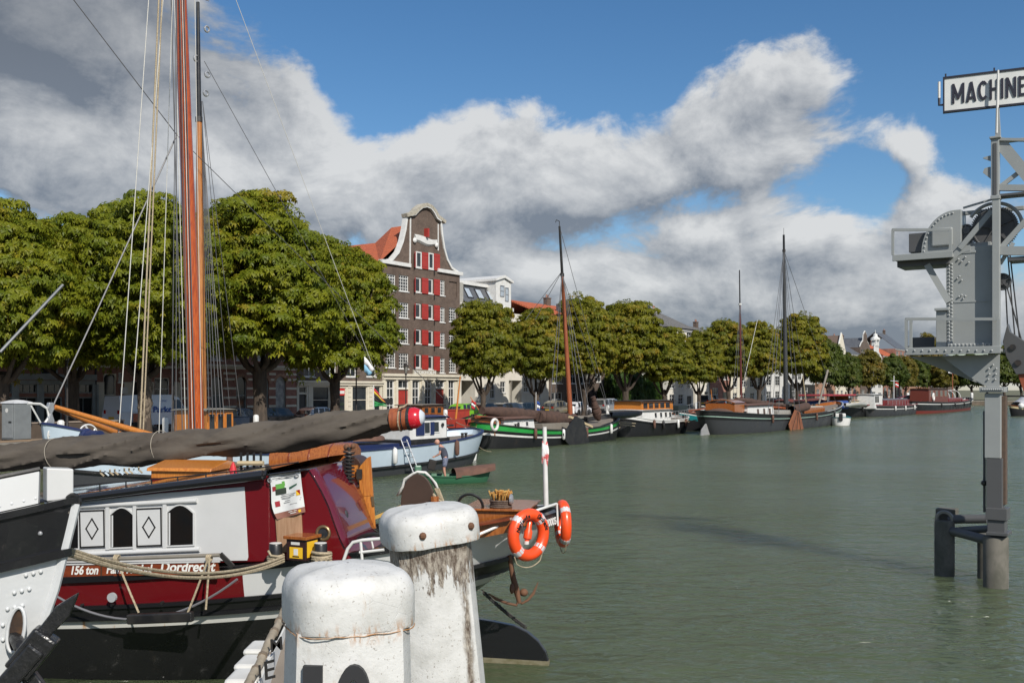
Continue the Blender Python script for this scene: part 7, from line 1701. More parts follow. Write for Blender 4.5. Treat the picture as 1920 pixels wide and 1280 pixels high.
for k, (f, a, e) in enumerate(((.06, .15, .8), (.10, .1, .9), (.13, .2, .6), (.50, .3, .78), (.54, .28, .74), (.58, .3, .6), (.64, .4, .95), (.68, .35, .92), (.74, .55, .8))): bp(f, f + .014, a, e, PT_, 'printed_text')
bp(.91, .97, .80, .88, PY, 'printed_mark'); bp(.90, .915, .45, .75, FW, 'printed_text'); bp(.94, .955, .5, .72, FW, 'printed_text')
for g_ in (.1, .92): q = rows[1][int(g_ * 8)]; MB().torus(q + Vector((0, .01, 0)), .025, .008, Matrix.Rotation(R(90), 4, 'X'), 12, 5).build('eyelet', STEEL, ban)
pl = [P2(522, 1034, y1), P2(570, 1034, y1), P2(566, 960, y1), P2(518, 972, y1)]
MB().prism(pl, y1 + .002, y1 + .03, 'y').build('bare_board', wood('bare_plywood', (.36, .22, .13), (.27, .15, .08), .7, 3, (10, 10, 1), 0), o, bevel=.004)
# porthole and raised curved coaming plate
p = V(606, 999, y1 + .005); MB().torus(p, .085, .022, Matrix.Rotation(R(90), 4, 'X'), 24, 8).build('porthole', mat('brass', (.30, .22, .12), .35, metal=.8), o, smooth=60); MB().lathe([(.001, -.005), (.085, -.005), (.085, .005), (.001, .005)], 20, p, Matrix.Rotation(R(90), 4, 'X')).build('porthole_glass', GLASS, o)
cur = [(579, 881), (589, 896), (603, 921), (616, 949), (627, 981), (638, 1011), (646, 1028)]
rows = []
for i, (px, py) in enumerate(cur):
    a = V(px, py, y1 + .02) + Vector((-.015, 0, .01)); rows.append([a + Vector((0, -1.40 * k / 6, .015 * math.sin(math.pi * k / 6))) for k in range(7)])
cp_ = MB().grid(rows).build('curved_wing_plate', worn('wine_red_gloss', (.105, .007, .016), .16, (.06, .015, .025), .4, .6, 2, .04, coat=.8), o, smooth=60); sm_ = cp_.modifiers.new('thickness', 'SOLIDIFY'); sm_.thickness = .02
for (px, py, m_, r_) in ((648, 968, HULLG, .07), (634, 936, NAVY, .055)): p = V(px, py, y1 - .45); MB().ball(p, r_, 10, (.5, .9, 1.3)).build('wing_vent', m_, o)
# companionway hood, frame and open door
ye = .42
n = 12; xa, xb = bx(672, ye), bx(632, ye); zt = bz(650, 856, ye); zb = bz(660, 1030, ye)
MB().prism([(xa, zb), (xb, zb)] + [((xa + xb) / 2 + (xb - xa) / 2 * math.cos(a), zt - .12 + .12 * math.sin(a)) for a in [math.pi * k / n for k in range(n + 1)]], ye - .5, ye - .1, 'y').build('companion_hood', mat('dark_brown_hood', (.045, .02, .012), .4), o, bevel=.01)
for (a, e) in ((650, 656), (664, 670)): p, q = V(a, 872, ye - .05), V(a + 8, 1005, ye - .05); MB().bar(p, q, .10, .06, (0, 1, 0)).build('door_jamb', VARN_L, o)
MB().bar(V(649, 868, ye - .08), V(655, 1030, ye - .08), .04, .16, (0, 1, 0)).build('inner_door', MAHOG, o)
dp = [V(673, 880, ye), V(680, 1001, ye), V(705, 999, ye), V(695, 855, ye), V(690, 857, ye), V(682, 866, ye), V(676, 873, ye)]
dr = MB().prism([(v.x, v.z) for v in dp], ye - .02, ye + .02, 'y').build('open_door', VARN_L, o, bevel=.005)
for q4 in (((680, 880), (683, 930), (697, 928), (692, 868)), ((684, 942), (686, 992), (700, 991), (698, 940))):
    MB().prism([(V(*p, ye).x, V(*p, ye).z) for p in q4], ye + .0205, ye + .028, 'y').build('door_panel', VARN_L, dr, bevel=.006)
MB().bar(V(698, 930, ye + .03), V(700, 948, ye + .03), .02, .035).build('door_handle', mat('brass', (0, 0, 0)), dr)
for py in (888, 985): p = V(674 if py < 900 else 680, py, ye + .02); MB().box(p.x - .04, p.x + .04, ye + .02, ye + .04, p.z - .07, p.z + .07).build('hinge', IRON, dr)
# white lantern pole and spiral stack in front of the hood
sp_ = []
for k in range(90): a = k * .62; sp_.append(V(655, 846 + k * .66, ye + .25) + Vector((.065 * math.cos(a), .065 * math.sin(a), 0)))
MB().tube(sp_, .014, 5).build('coil_spring', IRON, o, smooth=50); MB().tube([V(655, 838, ye + .25), V(655, 905, ye + .25)], .035, 8).build('spring_core', BLACKP, o)
MB().tube([V(655, 905, ye + .25), V(658, 1052, ye + .25)], .014, 7).build('white_rod', WHITE, o); MB().ball(V(655, 912, ye + .25), .03, 8).build('rod_joint', STEEL, o)
MB().torus(V(655, 846, ye + .2), .07, .02, None, 14, 6).ball(V(650, 838, ye + .2), .05, 8).ball(V(662, 836, ye + .25), .04, 8).build('spring_head', mat('rusty_iron', (.13, .06, .03), .8), o)
# bitts with rope, yellow box
for (px, py) in ((517, 1036), (601, 1036)):
    p = V(px, py + 14, 2.0); MB().lathe([(.085, -.05), (.085, .20), (.075, .215)], 16, p).build('bitt', BLACKP, o, smooth=40); MB().lathe([(.076, .2152), (.08, .222), (.07, .226)], 16, p).build('bitt_cap', WHITE, o, smooth=40)
for k in range(5): p = V(603, 1058 - 5.6 * k, 2.0); MB().torus(p, .115, .021, Matrix.Rotation(R(5 * ((-1) ** k)), 4, 'X') @ Matrix.Rotation(R(4 * math.sin(k)), 4, 'Y'), 20, 6).build('rope_turn', ROPE, o, smooth=50)
for k in range(4): MB().tube([V(594 + 9 * k, 1052, 2.12), V(588 + 10 * k, 1062, 2.2), V(596 + 7 * k, 1078, 2.22), V(590 + 8 * k, 1090, 2.2)], .021, 6).build('rope_tail', ROPE, o, smooth=50)
for k in range(3): p = V(517, 1049 - 4 * k, 2.0); MB().torus(p, .10, .014, Matrix.Rotation(R(6 * (k - 1)), 4, 'Y'), 18, 6).build('rope_turn', ROPE, o, smooth=50)
MB().tube([V(530, 1044, 2.1), V(508, 1041, 2.12), V(503, 1032, 2.1)], .016, 6).build('rope_end', ROPE, o, smooth=50)
bo = thing('wooden_box', 'small varnished box with yellow label standing on the houseboat side deck', 'box', (0, 0, 0)); 
p = V(537, 1049, 2.02); q = V(578, 1049, 2.02); bw = abs(q.x - p.x); bo.location = o.matrix_basis @ p if False else (Matrix.Translation(o.location) @ Matrix.Rotation(th, 4, 'Z')) @ p; bo.rotation_euler = (0, 0, th - R(14))
MB().box(-bw, 0, -.28, 0, 0, .27).build('case', mat('dark_box', (.03, .012, .012), .4), bo, bevel=.006); MB().box(-bw - .03, .03, -.31, .03, .27, .31).build('lid', VARN, bo, bevel=.005)
MB().box(-bw * .85, -bw * .18, .001, .006, .03, .17).build('yellow_label', PY, bo); MB().box(-bw - .006, -bw - .001, -.25, -.03, .04, .24).build('yellow_side', PY, bo); MB().box(-bw * .62, -bw * .4, .0062, .009, .07, .15).build('label_print', WHITE, bo); MB().box(-bw * .68, -bw * .34, .0062, .009, .045, .06).build('label_print', BLACKP, bo); MB().box(-bw * .7, -bw * .25, .001, .004, .2, .235).build('maker_strip', WHITE, bo)
# white pipe railing by the steering place, steering wheel
rl = [V(640, 1062, 1.9), V(652, 1028, 1.9), V(662, 1016, 1.9), V(680, 1012, 1.9), V(730, 1008, 1.9), V(800, 1000, 1.9)]
MB().tube(rl, .022, 8).build('pipe_railing', WHITE, o, smooth=50)
for (a, e) in (((676, 1012), (680, 1062)), ((674, 1035), (720, 1030))): MB().tube([V(*a, 1.9), V(*e, 1.9)], .018, 7).build('pipe_railing', WHITE, o, smooth=50)
MB().torus(V(705, 1052, 1.2), .38, .03, Matrix.Rotation(R(80), 4, 'X'), 28, 7).build('steering_wheel', BLACKP, o, smooth=50)
for k in range(3): a = k * 1.05 + .3; c_ = V(705, 1052, 1.2); MB().tube([c_ - Vector((.37 * math.cos(a), 0, .37 * math.sin(a))), c_ + Vector((.37 * math.cos(a), 0, .37 * math.sin(a)))], .014, 6).build('wheel_spoke', WHITE, o)
# aft deck: oval steering head, coil, planter, skylight box
y0 = .3
el_ = [(V(783 + 32 * math.cos(a), 945 - 57 * max(math.sin(a), -.1), y0).x, V(783, 945 - 57 * max(math.sin(a), -.1), y0).z) for a in [math.pi * (1.12 * k / 16 - .06) for k in range(17)]]
MB().prism(el_, y0 - .05, y0, 'y').build('oval_steering_head', mat('brown_oval', (.055, .032, .022), .5), o, bevel=.01)
for k in range(6): MB().tube([V(815 + 1.5 * k, 915, .25), V(822 + 2 * k, 930 + 2 * k, .25), V(830 + k, 945, .3), V(812, 925 + k, .32)], .014, 5).build('rope_coil', ROPE, o, smooth=50)
cloth = []
for i in range(9):
    a = math.pi * (.12 + .80 * i / 8); cloth.append([V(786 + 42 * math.cos(a) + 3 * math.sin(3 * i), 944 - 62 * math.sin(a), .22), V(788 + 34 * math.cos(a) + 3 * math.cos(4 * i), 936 - 55 * math.sin(a), .02)])
cl_ = MB().grid(cloth).build('white_cover', mat('white_cloth', (.60, .60, .57), .9, (.4, .4, .38), 6, .8, .5), o, smooth=60); sm_ = cl_.modifiers.new('thickness', 'SOLIDIFY'); sm_.thickness = .03
MB().bar(V(708, 968, .2), V(756, 948, .2), .35, .05).build('yellow_bench', mat('ochre_paint', (.52, .33, .09), .6), o); MB().tube([V(815, 958, .4), V(815, 930, .4)], .06, 8).build('copper_pot', VARN, o)
MB().torus(V(882, 948, .9), .17, .02, Matrix.Rotation(R(72), 4, 'X'), 22, 6).build('small_wheel', BLACKP, o, smooth=50)
xa, xb = sorted((bx(870, .9), bx(985, .9)))
ab = MB().box(xa, xb, -.2, .9, bz(930, 985, .9), bz(930, 958, .9)).build('aft_box', VARN, o, bevel=.01)
MB().box(xa - .04, xb + .04, -.25, .95, bz(930, 957.5, .9), bz(930, 953, .9)).build('aft_box_lid', VARN, ab, bevel=.01)
MB().bar(V(880, 985, 1.25), V(960, 970, 1.25), .30, .03).build('bench_board', MAHOG, o); MB().bar(V(880, 1000, 1.3), V(962, 984, 1.3), .03, .16).build('bench_front', VARN, o)
pt = thing('flower_planter', 'round wicker planter with dried orange flowers on the aft box', 'planter', (Matrix.Translation(o.location) @ Matrix.Rotation(th, 4, 'Z')) @ V(939, 955, .75))
pb_ = MB()
for k in range(5): pb_.torus((0, 0, .02 + .026 * k), .135 + .006 * math.sin(k * 2), .017, None, 20, 6)
pb_.lathe([(.13, 0), (.13, .12)], 16).build('wicker_pot', mat('dark_wicker', (.12, .085, .065), .9, (.06, .04, .03), 20, .9, .6), pt, smooth=50)
rgf = random.Random(8); fl = MB()
for k in range(70):
    a, r_ = rgf.uniform(0, 6.28), rgf.uniform(0, .13); b0 = Vector((r_ * math.cos(a), r_ * math.sin(a), .12)); t0 = b0 * 1.25 + Vector((rgf.uniform(-.02, .02), rgf.uniform(-.02, .02), rgf.uniform(.05, .11)))
    fl.tube([b0, t0], [.004, .010], 4); fl.ball(t0, rgf.uniform(.010, .018), 5)
fl.build('dried_flowers', mat('dried_orange', (.42, .17, .03), .9, (.50, .33, .10), 12, .9), pt)
MB().lathe([(.05, 0), (.075, .02), (.075, .04)], 14, V(962, 936, .8), Matrix.Rotation(R(90), 4, 'Y')).build('deck_lamp', STEEL, o)
# stern rail, flagpole, number plate, buoys
MB().tube([V(896, 1002, 1.45), V(960, 975, 1.2), V(1010, 955, .75), V(1043, 944, .35), V(1046, 946, 0), V(1010, 948, -.9), V(900, 955, -1.5)], .018, 7).build('stern_rail', WHITE, o, smooth=40)
for (px, py, e, y_) in ((1044, 943, 985, .35), (978, 966, 1000, 1.0), (1008, 955, 985, .75)): MB().tube([V(px, py, y_), V(px + 2, e, y_)], .014, 6).build('rail_stanchion', WHITE, o)
MB().tube([V(1024, 950, .1), V(1021, 800, .1)], [.036, .030], 10).build('flagpole', WHITE, o, smooth=50)
ff = MB()
for k in range(3): ff.tube([V(1021 + 2.5 * k - 2, 826 + k, .1), V(1023 + 3 * k - 3, 845, .13), V(1020 + 4 * k - 3, 868 + 4 * k, .1)], [.02, .03, .012], 6)
ff.build('furled_flag', mat('flag_red_white', (.55, .08, .08), .8, (.7, .7, .7), 9, 1.0, lo=.45, hi=.55), o, smooth=60)
pl = [V(1020, 972, .55), V(1020, 990, .55), V(1048, 981, .28), V(1046, 962, .28)]
pp = MB().add(pl, [(0, 1, 2, 3)]).build('number_plate', BLACKP, o); s2 = pp.modifiers.new('thickness', 'SOLIDIFY'); s2.thickness = .01
d_ = (pl[2] - pl[1]); wd = d_.length; d_.normalize(); up_ = (pl[0] - pl[1]).normalized(); nn = d_.cross(up_).normalized(); up_ = nn.cross(d_)
Mx = Matrix(((*d_, 0), (*up_, 0), (*nn, 0), (0, 0, 0, 1))).transposed(); Mx.translation = pl[1] + nn * .012 + up_ * .012
text('2200054', .14, o, Mx, WHITE, .004, 0, wd * .92)
MW = (Matrix.Translation(o.location) @ Matrix.Rotation(th, 4, 'Z'))
def buoy(label, px, py, y_, Rr, rr, rot, yw_=0):
    t = thing('life_buoy', label, 'life buoy', MW @ V(px, py, y_), th + yw_, 'orange life buoys on the stern rail')
    rb = ring_buoy(t, (0, 0, 0), Rr, rr, rot); rb.name = 'ring'
    pts = [rot @ Vector(((Rr + rr) * math.cos(a) * 1.02, (Rr + rr) * math.sin(a) * 1.02, 0)) for a in [2 * math.pi * k / 40 for k in range(41)]]
    MB().tube([p - Vector((0, 0, .07 if p.z < -.25 else .01)) for p in pts[24:36]], .007, 5).build('grab_line', ROPE, t)
    return t, rb
rot = Matrix.Rotation(R(90), 4, 'X')
t, rb = buoy('orange life buoy with lettering hung on the stern quarter', 991, 1002, 1.30, .266, .077, rot, R(52))
for s_, a0, da in (('Neerlandia', 2.85, -.115), ('Dordrecht', 1.15, -.115)):
    for i, ch in enumerate(s_):
        a = a0 + da * i; r_ = .266
        # the ring is read from the +y side, so local x runs to the viewer's left
        c_ = Vector((-r_ * math.cos(a), .077, r_ * math.sin(a)))
        tang = a - math.pi / 2
        M = Matrix.Translation(c_) @ Matrix.Rotation(math.pi, 4, 'Z') @ Matrix.Rotation(R(90), 4, 'X') @ Matrix.Rotation(tang, 4, 'Z') @ Matrix.Translation((-.017, -.028, 0))
        text(ch, .075, rb, M, BLACKP, .001, .15, None, 'letter', depth=.006)
MB().lathe([(.02, .16), (.035, .14), (.035, .06), (.055, .02), (.055, -.07), (.03, -.09), (.03, -.13)], 14, (-.01, -.02, .02), Matrix.Rotation(R(-12), 4, 'Y')).build('rescue_light', ORANGE, t, smooth=40)
MB().lathe([(.035, -.14), (.035, -.10)], 12, (0.02, -.02, .02)).build('light_cap', WHITE, t, smooth=40)
t, rb = buoy('orange life buoy seen edge-on at the very stern', 1055, 981, .1, .262, .075, Matrix.Rotation(R(90), 4, 'X') @ Matrix.Rotation(R(0), 4, 'Y'), R(-72))
# rudder, chain, kedge anchor
y0 = 0
rd = [V(840, 1150, y0), V(925, 1163, y0), V(965, 1171, y0), V(990, 1183, y0), V(1010, 1200, y0), V(1024, 1220, y0), V(1029, 1238, y0), V(1029, 1262, y0), V(830, 1262, y0)]
MB().prism([(v.x, v.z - (.3 if v.z < .05 else 0)) for v in rd], -.05, .05, 'y').build('rudder', BLK_G, o, bevel=.01)
MB().prism([(V(830, 1240, y0).x, -.05), (V(830, 1240, y0).x, .08), (V(1030, 1240, y0).x, .06), (V(1030, 1240, y0).x, -.05)], -.056, .056, 'y').build('weed_line', mat('weed', (.10, .09, .04), .8, (.2, .18, .12), 6, .8), o)
ch_ = sag(V(905, 1108, .3), V(985, 1175, .05), .02, 30); cb = MB()
for i in range(30): c_ = (ch_[i] + ch_[i + 1]) / 2; d_ = ch_[i + 1] - ch_[i]; q = Matrix.Rotation(math.atan2(-d_.z, d_.x), 4, 'Y') @ Matrix.Rotation(R(90 * (i % 2)), 4, 'X'); cb.torus(c_, .022, .008, q @ Matrix.Scale(1.4, 4, (1, 0, 0)), 8, 4)
cb.build('rudder_chain', IRON, o)
an = MB(); an.tube([V(955, 1040, .55), V(962, 1082, .5), V(968, 1105, .5), V(974, 1130, .5)], [.03, .04, .045, .03], 8)
an.tube([V(916, 1112, .7), V(930, 1122, .68), V(950, 1130, .6), V(968, 1134, .52), V(972, 1125, .5)], [.008, .022, .02, .018, .02], 7); an.tube([V(1009, 1091, .3), V(1000, 1112, .34), V(990, 1124, .42), V(978, 1131, .48), V(974, 1125, .5)], [.006, .022, .018, .016, .02], 7)
an.ball(V(960, 1103, .62), .06, 8, (.6, 1, 1.2)); an.ball(V(982, 1110, .40), .07, 8, (.9, 1, .8)); an.build('kedge_anchor', mat('rusty_iron', (0, 0, 0)), o, smooth=50)
# ---------- boom with the big grey-brown sail cover above the roof
SAILC = mat('sail_cover', (.088, .074, .059), .92, (.050, .041, .033), 1.6, .9, .5, 5, stretch=(.7, 2.4, 2.4))
cen = [(-120, 872, 26), (0, 861, 25), (60, 856, 27), (120, 850, 29), (200, 846, 32), (260, 843, 33), (320, 838, 30), (400, 829, 25), (460, 824, 27), (520, 817, 29), (580, 808, 28), (640, 800, 26), (690, 793, 23), (730, 787, 20), (742, 786, 18)]
def cint(f):
    x = cen[0][0] + (cen[-1][0] - cen[0][0]) * f
    for i in range(len(cen) - 1):
        if cen[i][0] <= x <= cen[i + 1][0] + 1e-6:
            g_ = (x - cen[i][0]) / (cen[i + 1][0] - cen[i][0]); g2 = g_ * g_ * (3 - 2 * g_); return x, cen[i][1] + (cen[i + 1][1] - cen[i][1]) * g_, cen[i][2] + (cen[i + 1][2] - cen[i][2]) * g2
rows = []; yb_ = -.1; NS, NA = 260, 40
from mathutils import noise as mnoise
for i in range(NS + 1):
    f = i / NS; px, py, r_ = cint(f); c_ = V(px, py, yb_); rm = r_ / 124; row = []
    for k in range(NA):
        a = 2 * math.pi * k / NA
        s_ = px / 124.0
        fold = .10 * math.sin(3.1 * s_ * 1.9 + 1.6 * a + 2 * mnoise.noise((s_ * .7, a * .4, 0))) * (.5 + .5 * mnoise.noise((s_ * .9, 2.2, a * .5)))
        rd_ = 1 - abs(mnoise.noise((s_ * .95 - a * .75, a * .35, 5))) * 2.4; fold += .26 * max(0, rd_) ** 2.2 - .10; fold += .16 * mnoise.noise((s_ * 1.1 - a * .5, a * .8, 15)); rd_ = 1 - abs(mnoise.noise((s_ * 4.2 - 2.4 * a, a * .9, 9))) * 2.5; fold += .035 * max(0, rd_) ** 2
        rr = rm * .96 * (1 + fold) * (1.0 if math.sin(a) > -.2 else 1.06)
        row.append(c_ + Vector((0, math.cos(a) * rr * .82, math.sin(a) * rr)))
    rows.append(row)
bm_o = MB().grid(rows, True); bm_o = bm_o.build('sail_cover', SAILC, o, smooth=70)
ax = lambda px: V(px, cint(min(1, (px + 120) / 862))[1] if px <= 742 else 786 - (px - 742) * .07, yb_)
MB().tube([ax(735), ax(752), V(768, 784, yb_)], [.17, .168, .165], 20).build('boom', MASTB, o, smooth=50); MB().tube([V(766, 784.3, yb_), V(771, 784, yb_)], .176, 20).tube([V(756, 784.8, yb_), V(758, 784.7, yb_)], .172, 20).build('boom_band', IRON, o)
MB().tube([V(771, 784, yb_), V(780, 783, yb_), V(789, 782, yb_), V(794, 782, yb_)], [.160, .158, .12, .05], 20).build('red_boom_end', mat('boom_red', (.50, .012, .025), .25, (.42, .012, .02), 4, .5, coat=.5), o, smooth=60)
MB().tube([V(789, 782, yb_), V(795, 781.8, yb_)], [.115, .07], 18).build('boom_tip', mat('tip_white_blue', (.55, .6, .65), .4), o, smooth=60)
MB().torus(V(752, 785, yb_), .175, .012, Matrix.Rotation(R(90), 4, 'Y'), 20, 6).tube([V(748, 764, .08), V(757, 762, .02), V(764, 757, 0)], .014, 5).build('boom_lashing', ROPE, o)
for px in (107, 305):
    x_, py, r_ = cint((px + 120) / 862); c_ = V(px, py, yb_); pts = [c_ + Vector((.08 * math.sin(a + 1), math.cos(a) * r_ / 124 * .92, math.sin(a) * r_ / 124 * 1.07)) for a in [2 * math.pi * k / 24 for k in range(24)]]
    MB().tube(pts, .006, 4, closed=True).build('cover_lashing', mat('pale_cord', (.30, .27, .22), .9), o)

# ---------- white bow at the left edge
o = bow = thing('white_bow_ship', 'white riveted ship bow with black band and anchor at the left edge', 'boat', (0, 0, 0), R(12))
Lb = 16.0; fb = Vector((math.cos(R(12)), math.sin(R(12)), 0)); tipp = PT(141, 935, 7.7); o.location = Vector((tipp.x, tipp.y, 0)) - fb * (Lb / 2)
zsh = tipp.z
h = Hull(o, Lb, 2.9, (2.6, 2.5, zsh), -.4, 2.2, 4, .16, .05, .72, nu=90, qb=.95, ex=3.0)
RW = worn('riveted_white', (.56, .575, .58), .5, (.33, .15, .05), .7, .66, 3.2, .35, stretch=(1, 1, .4))
BBL = worn('glossy_black_band', (.012, .012, .013), .22, (.06, .05, .045), .35, .64, 2.2, .2, coat=.4)
h.band('hull', 0, 0.884, RW, bottom=True, nv=8); h.band('black_band', 0.884, 1, BBL, .01, 3); h.rail(.882, BBL, .07, .06, 'rub_rail', .02); h.rail(1, BBL, .08, .05, 'gunwale', 0)
h.deck(.97, DECKM)
# white bulwark plates standing on the gunwale
U = [u for u in h.U if u > .0 and u < .974]; rows = []
for u in U:
    a = h.pt(u, 1, -1, -.02); rows.append([a + Vector((0, 0, .03)), a + Vector((0, .03, .27)), a + Vector((0, .07, .27)), a + Vector((0, .05, .03))])
q = MB().grid(rows, True); n_ = len(q.v); q.f += [(n_ - 4, n_ - 3, n_ - 2, n_ - 1)]; q.mi += [0]; q.build('bulwark', WG, o, smooth=40)
a = h.pt(.9765, 1, -1, -.02); MB().prism([(0, 0), (.19, .01), (.19, .24), (0, .255)], -.02, .16, 'y', Matrix.Translation(a + Vector((-.0, .02, .03))) @ Matrix.Rotation(R(22), 4, 'Z')).build('bow_chock', WG, o, bevel=.01)
pts = [h.pt(u, 1, -1, -.02) + Vector((0, .05, .285)) for u in U]; MB().tube(pts, .022, 6).build('bulwark_capping', BLACKP, o, smooth=50)
MB().torus(h.pt(1, 1, 1) + Vector((-.02, 0, -.02)), .05, .02, Matrix.Rotation(R(90), 4, 'X'), 14, 6).build('bow_eye', BLACKP, o)
pts = [h.pt(1, v_, 1, .012) for v_ in (.2, .4, .6, .8, .99)]; MB().tube(pts, .035, 7).build('stem_bar', RW, o, smooth=50)
rv = MB()
for k in range(3):
    for i in range(16):
        u = .80 + .015 * k - (.06 * i * .1); v_ = .85 - .035 * i; rv.ball(h.pt(.972 - .0035 * i + .006 * k - .002 * (i % 2), v_, -1, .004), .017, 6)
for i in range(24): rv.ball(h.pt(.75 + .0095 * i, 1, -1, -.03) + Vector((0, .0, .07)), .013, 6)
for i in range(20): rv.ball(h.pt(.80 + .008 * i, .70 + .006 * math.sin(i), -1, .004), .015, 6); rv.ball(h.pt(.80 + .008 * i, .50, -1, .004), .015, 6)
rv.build('rivets', RW, o, smooth=60, kind='stuff'); MB().ball(h.pt(.975, .94, -1, .012), .018, 8).build('bright_bolt', STEEL, o)
# hawse pipe and anchor
W2L = (Matrix.Translation(o.location) @ Matrix.Rotation(R(12), 4, 'Z')).inverted()
def LP(px, py, Y): return W2L @ PT(px, py, Y)
hp = h.pt(.93, .62, -1, .02)
def hull_y(px, py):      # nearest hull depth seen at this pixel
    best = None
    for i in range(60):
        u = .5 + .5 * i / 59
        for j in range(40):
            v_ = .2 + .8 * j / 39; p = (Matrix.Translation(o.location) @ Matrix.Rotation(R(12), 4, 'Z')) @ h.pt(u, v_, -1); qx, qy = 960 + p.x / p.y * FPX, HOR + (CAM_H - p.z) / p.y * FPX; d = (qx - px) ** 2 + (qy - py) ** 2
            if best is None or d < best[0]: best = (d, p.y)
    return best[1]
Yh = hull_y(30, 1180); 
hw = LP(30, 1180, Yh - .03); ring = [LP(30 + 16 * math.cos(a) + 6 * math.sin(a), 1180 - 42 * math.sin(a), Yh - .05) for a in [2 * math.pi * k / 20 for k in range(20)]]
MB().tube(ring, .014, 6, closed=True).build('hawse_lip', RW, o, smooth=50); MB().add([p + Vector((0, .012, 0)) for p in ring], [tuple(range(20))]).build('hawse_hole', mat('rusty_hole', (.03, .018, .012), .9, (.10, .05, .02), 6, .9), o)
Ya = Yh - .20
AM = worn('tarred_anchor', (.016, .016, .017), .28, (.05, .04, .03), .4, .62, 8, .5)
MB().prism([(0, -.045), (.30, -.06), (.42, -.02), (.47, .0), (.42, .02), (.30, .06), (0, .045)], -.035, .035, 'y', Matrix.Translation(LP(66, 1205, Ya)) @ Matrix.Rotation(R(-50), 4, 'Y')).build('anchor_fluke', AM, o, bevel=.012)
MB().box(-.17, .17, -.08, .08, -.10, .10, Matrix.Translation(LP(62, 1222, Ya - .02)) @ Matrix.Rotation(R(-52), 4, 'Y')).build('anchor_crown', AM, o, bevel=.02)
MB().box(-.22, .18, -.09, .09, -.07, .07, Matrix.Translation(LP(42, 1247, Ya - .05)) @ Matrix.Rotation(R(-50), 4, 'Y')).build('anchor_crown', AM, o, bevel=.02)
MB().prism([(0, -.05), (.35, -.07), (.5, .0), (.35, .07), (0, .05)], -.04, .04, 'y', Matrix.Translation(LP(48, 1255, Ya)) @ Matrix.Rotation(R(60), 4, 'Y')).build('anchor_fluke', AM, o, bevel=.012)
MB().tube([LP(26, 1190, Yh + .02), LP(40, 1215, Ya), LP(52, 1235, Ya)], .05, 8).build('anchor_shank', AM, o, smooth=50)

# ---------- mooring ropes between the white bow and the houseboat
WR_ = Matrix.Translation(red.location) @ Matrix.Rotation(th, 4, 'Z'); o = red
mr = thing('mooring_rope', 'thick pale mooring ropes slung from the white bow to the houseboat bitt', 'rope', (0, 0, 0))
for k, (dy, sg_) in enumerate(((0, .34), (5, .37), (10, .33))):
    a = PT(116, 1024 + dy * 1.1, 7.9); c_ = WR_ @ V(532, 1043 + dy * .9, 2.16)
    MB().tube(sag(a, c_, sg_ * .62, 40), .0165, 7).build('rope_strand', ROPE, mr, smooth=50)
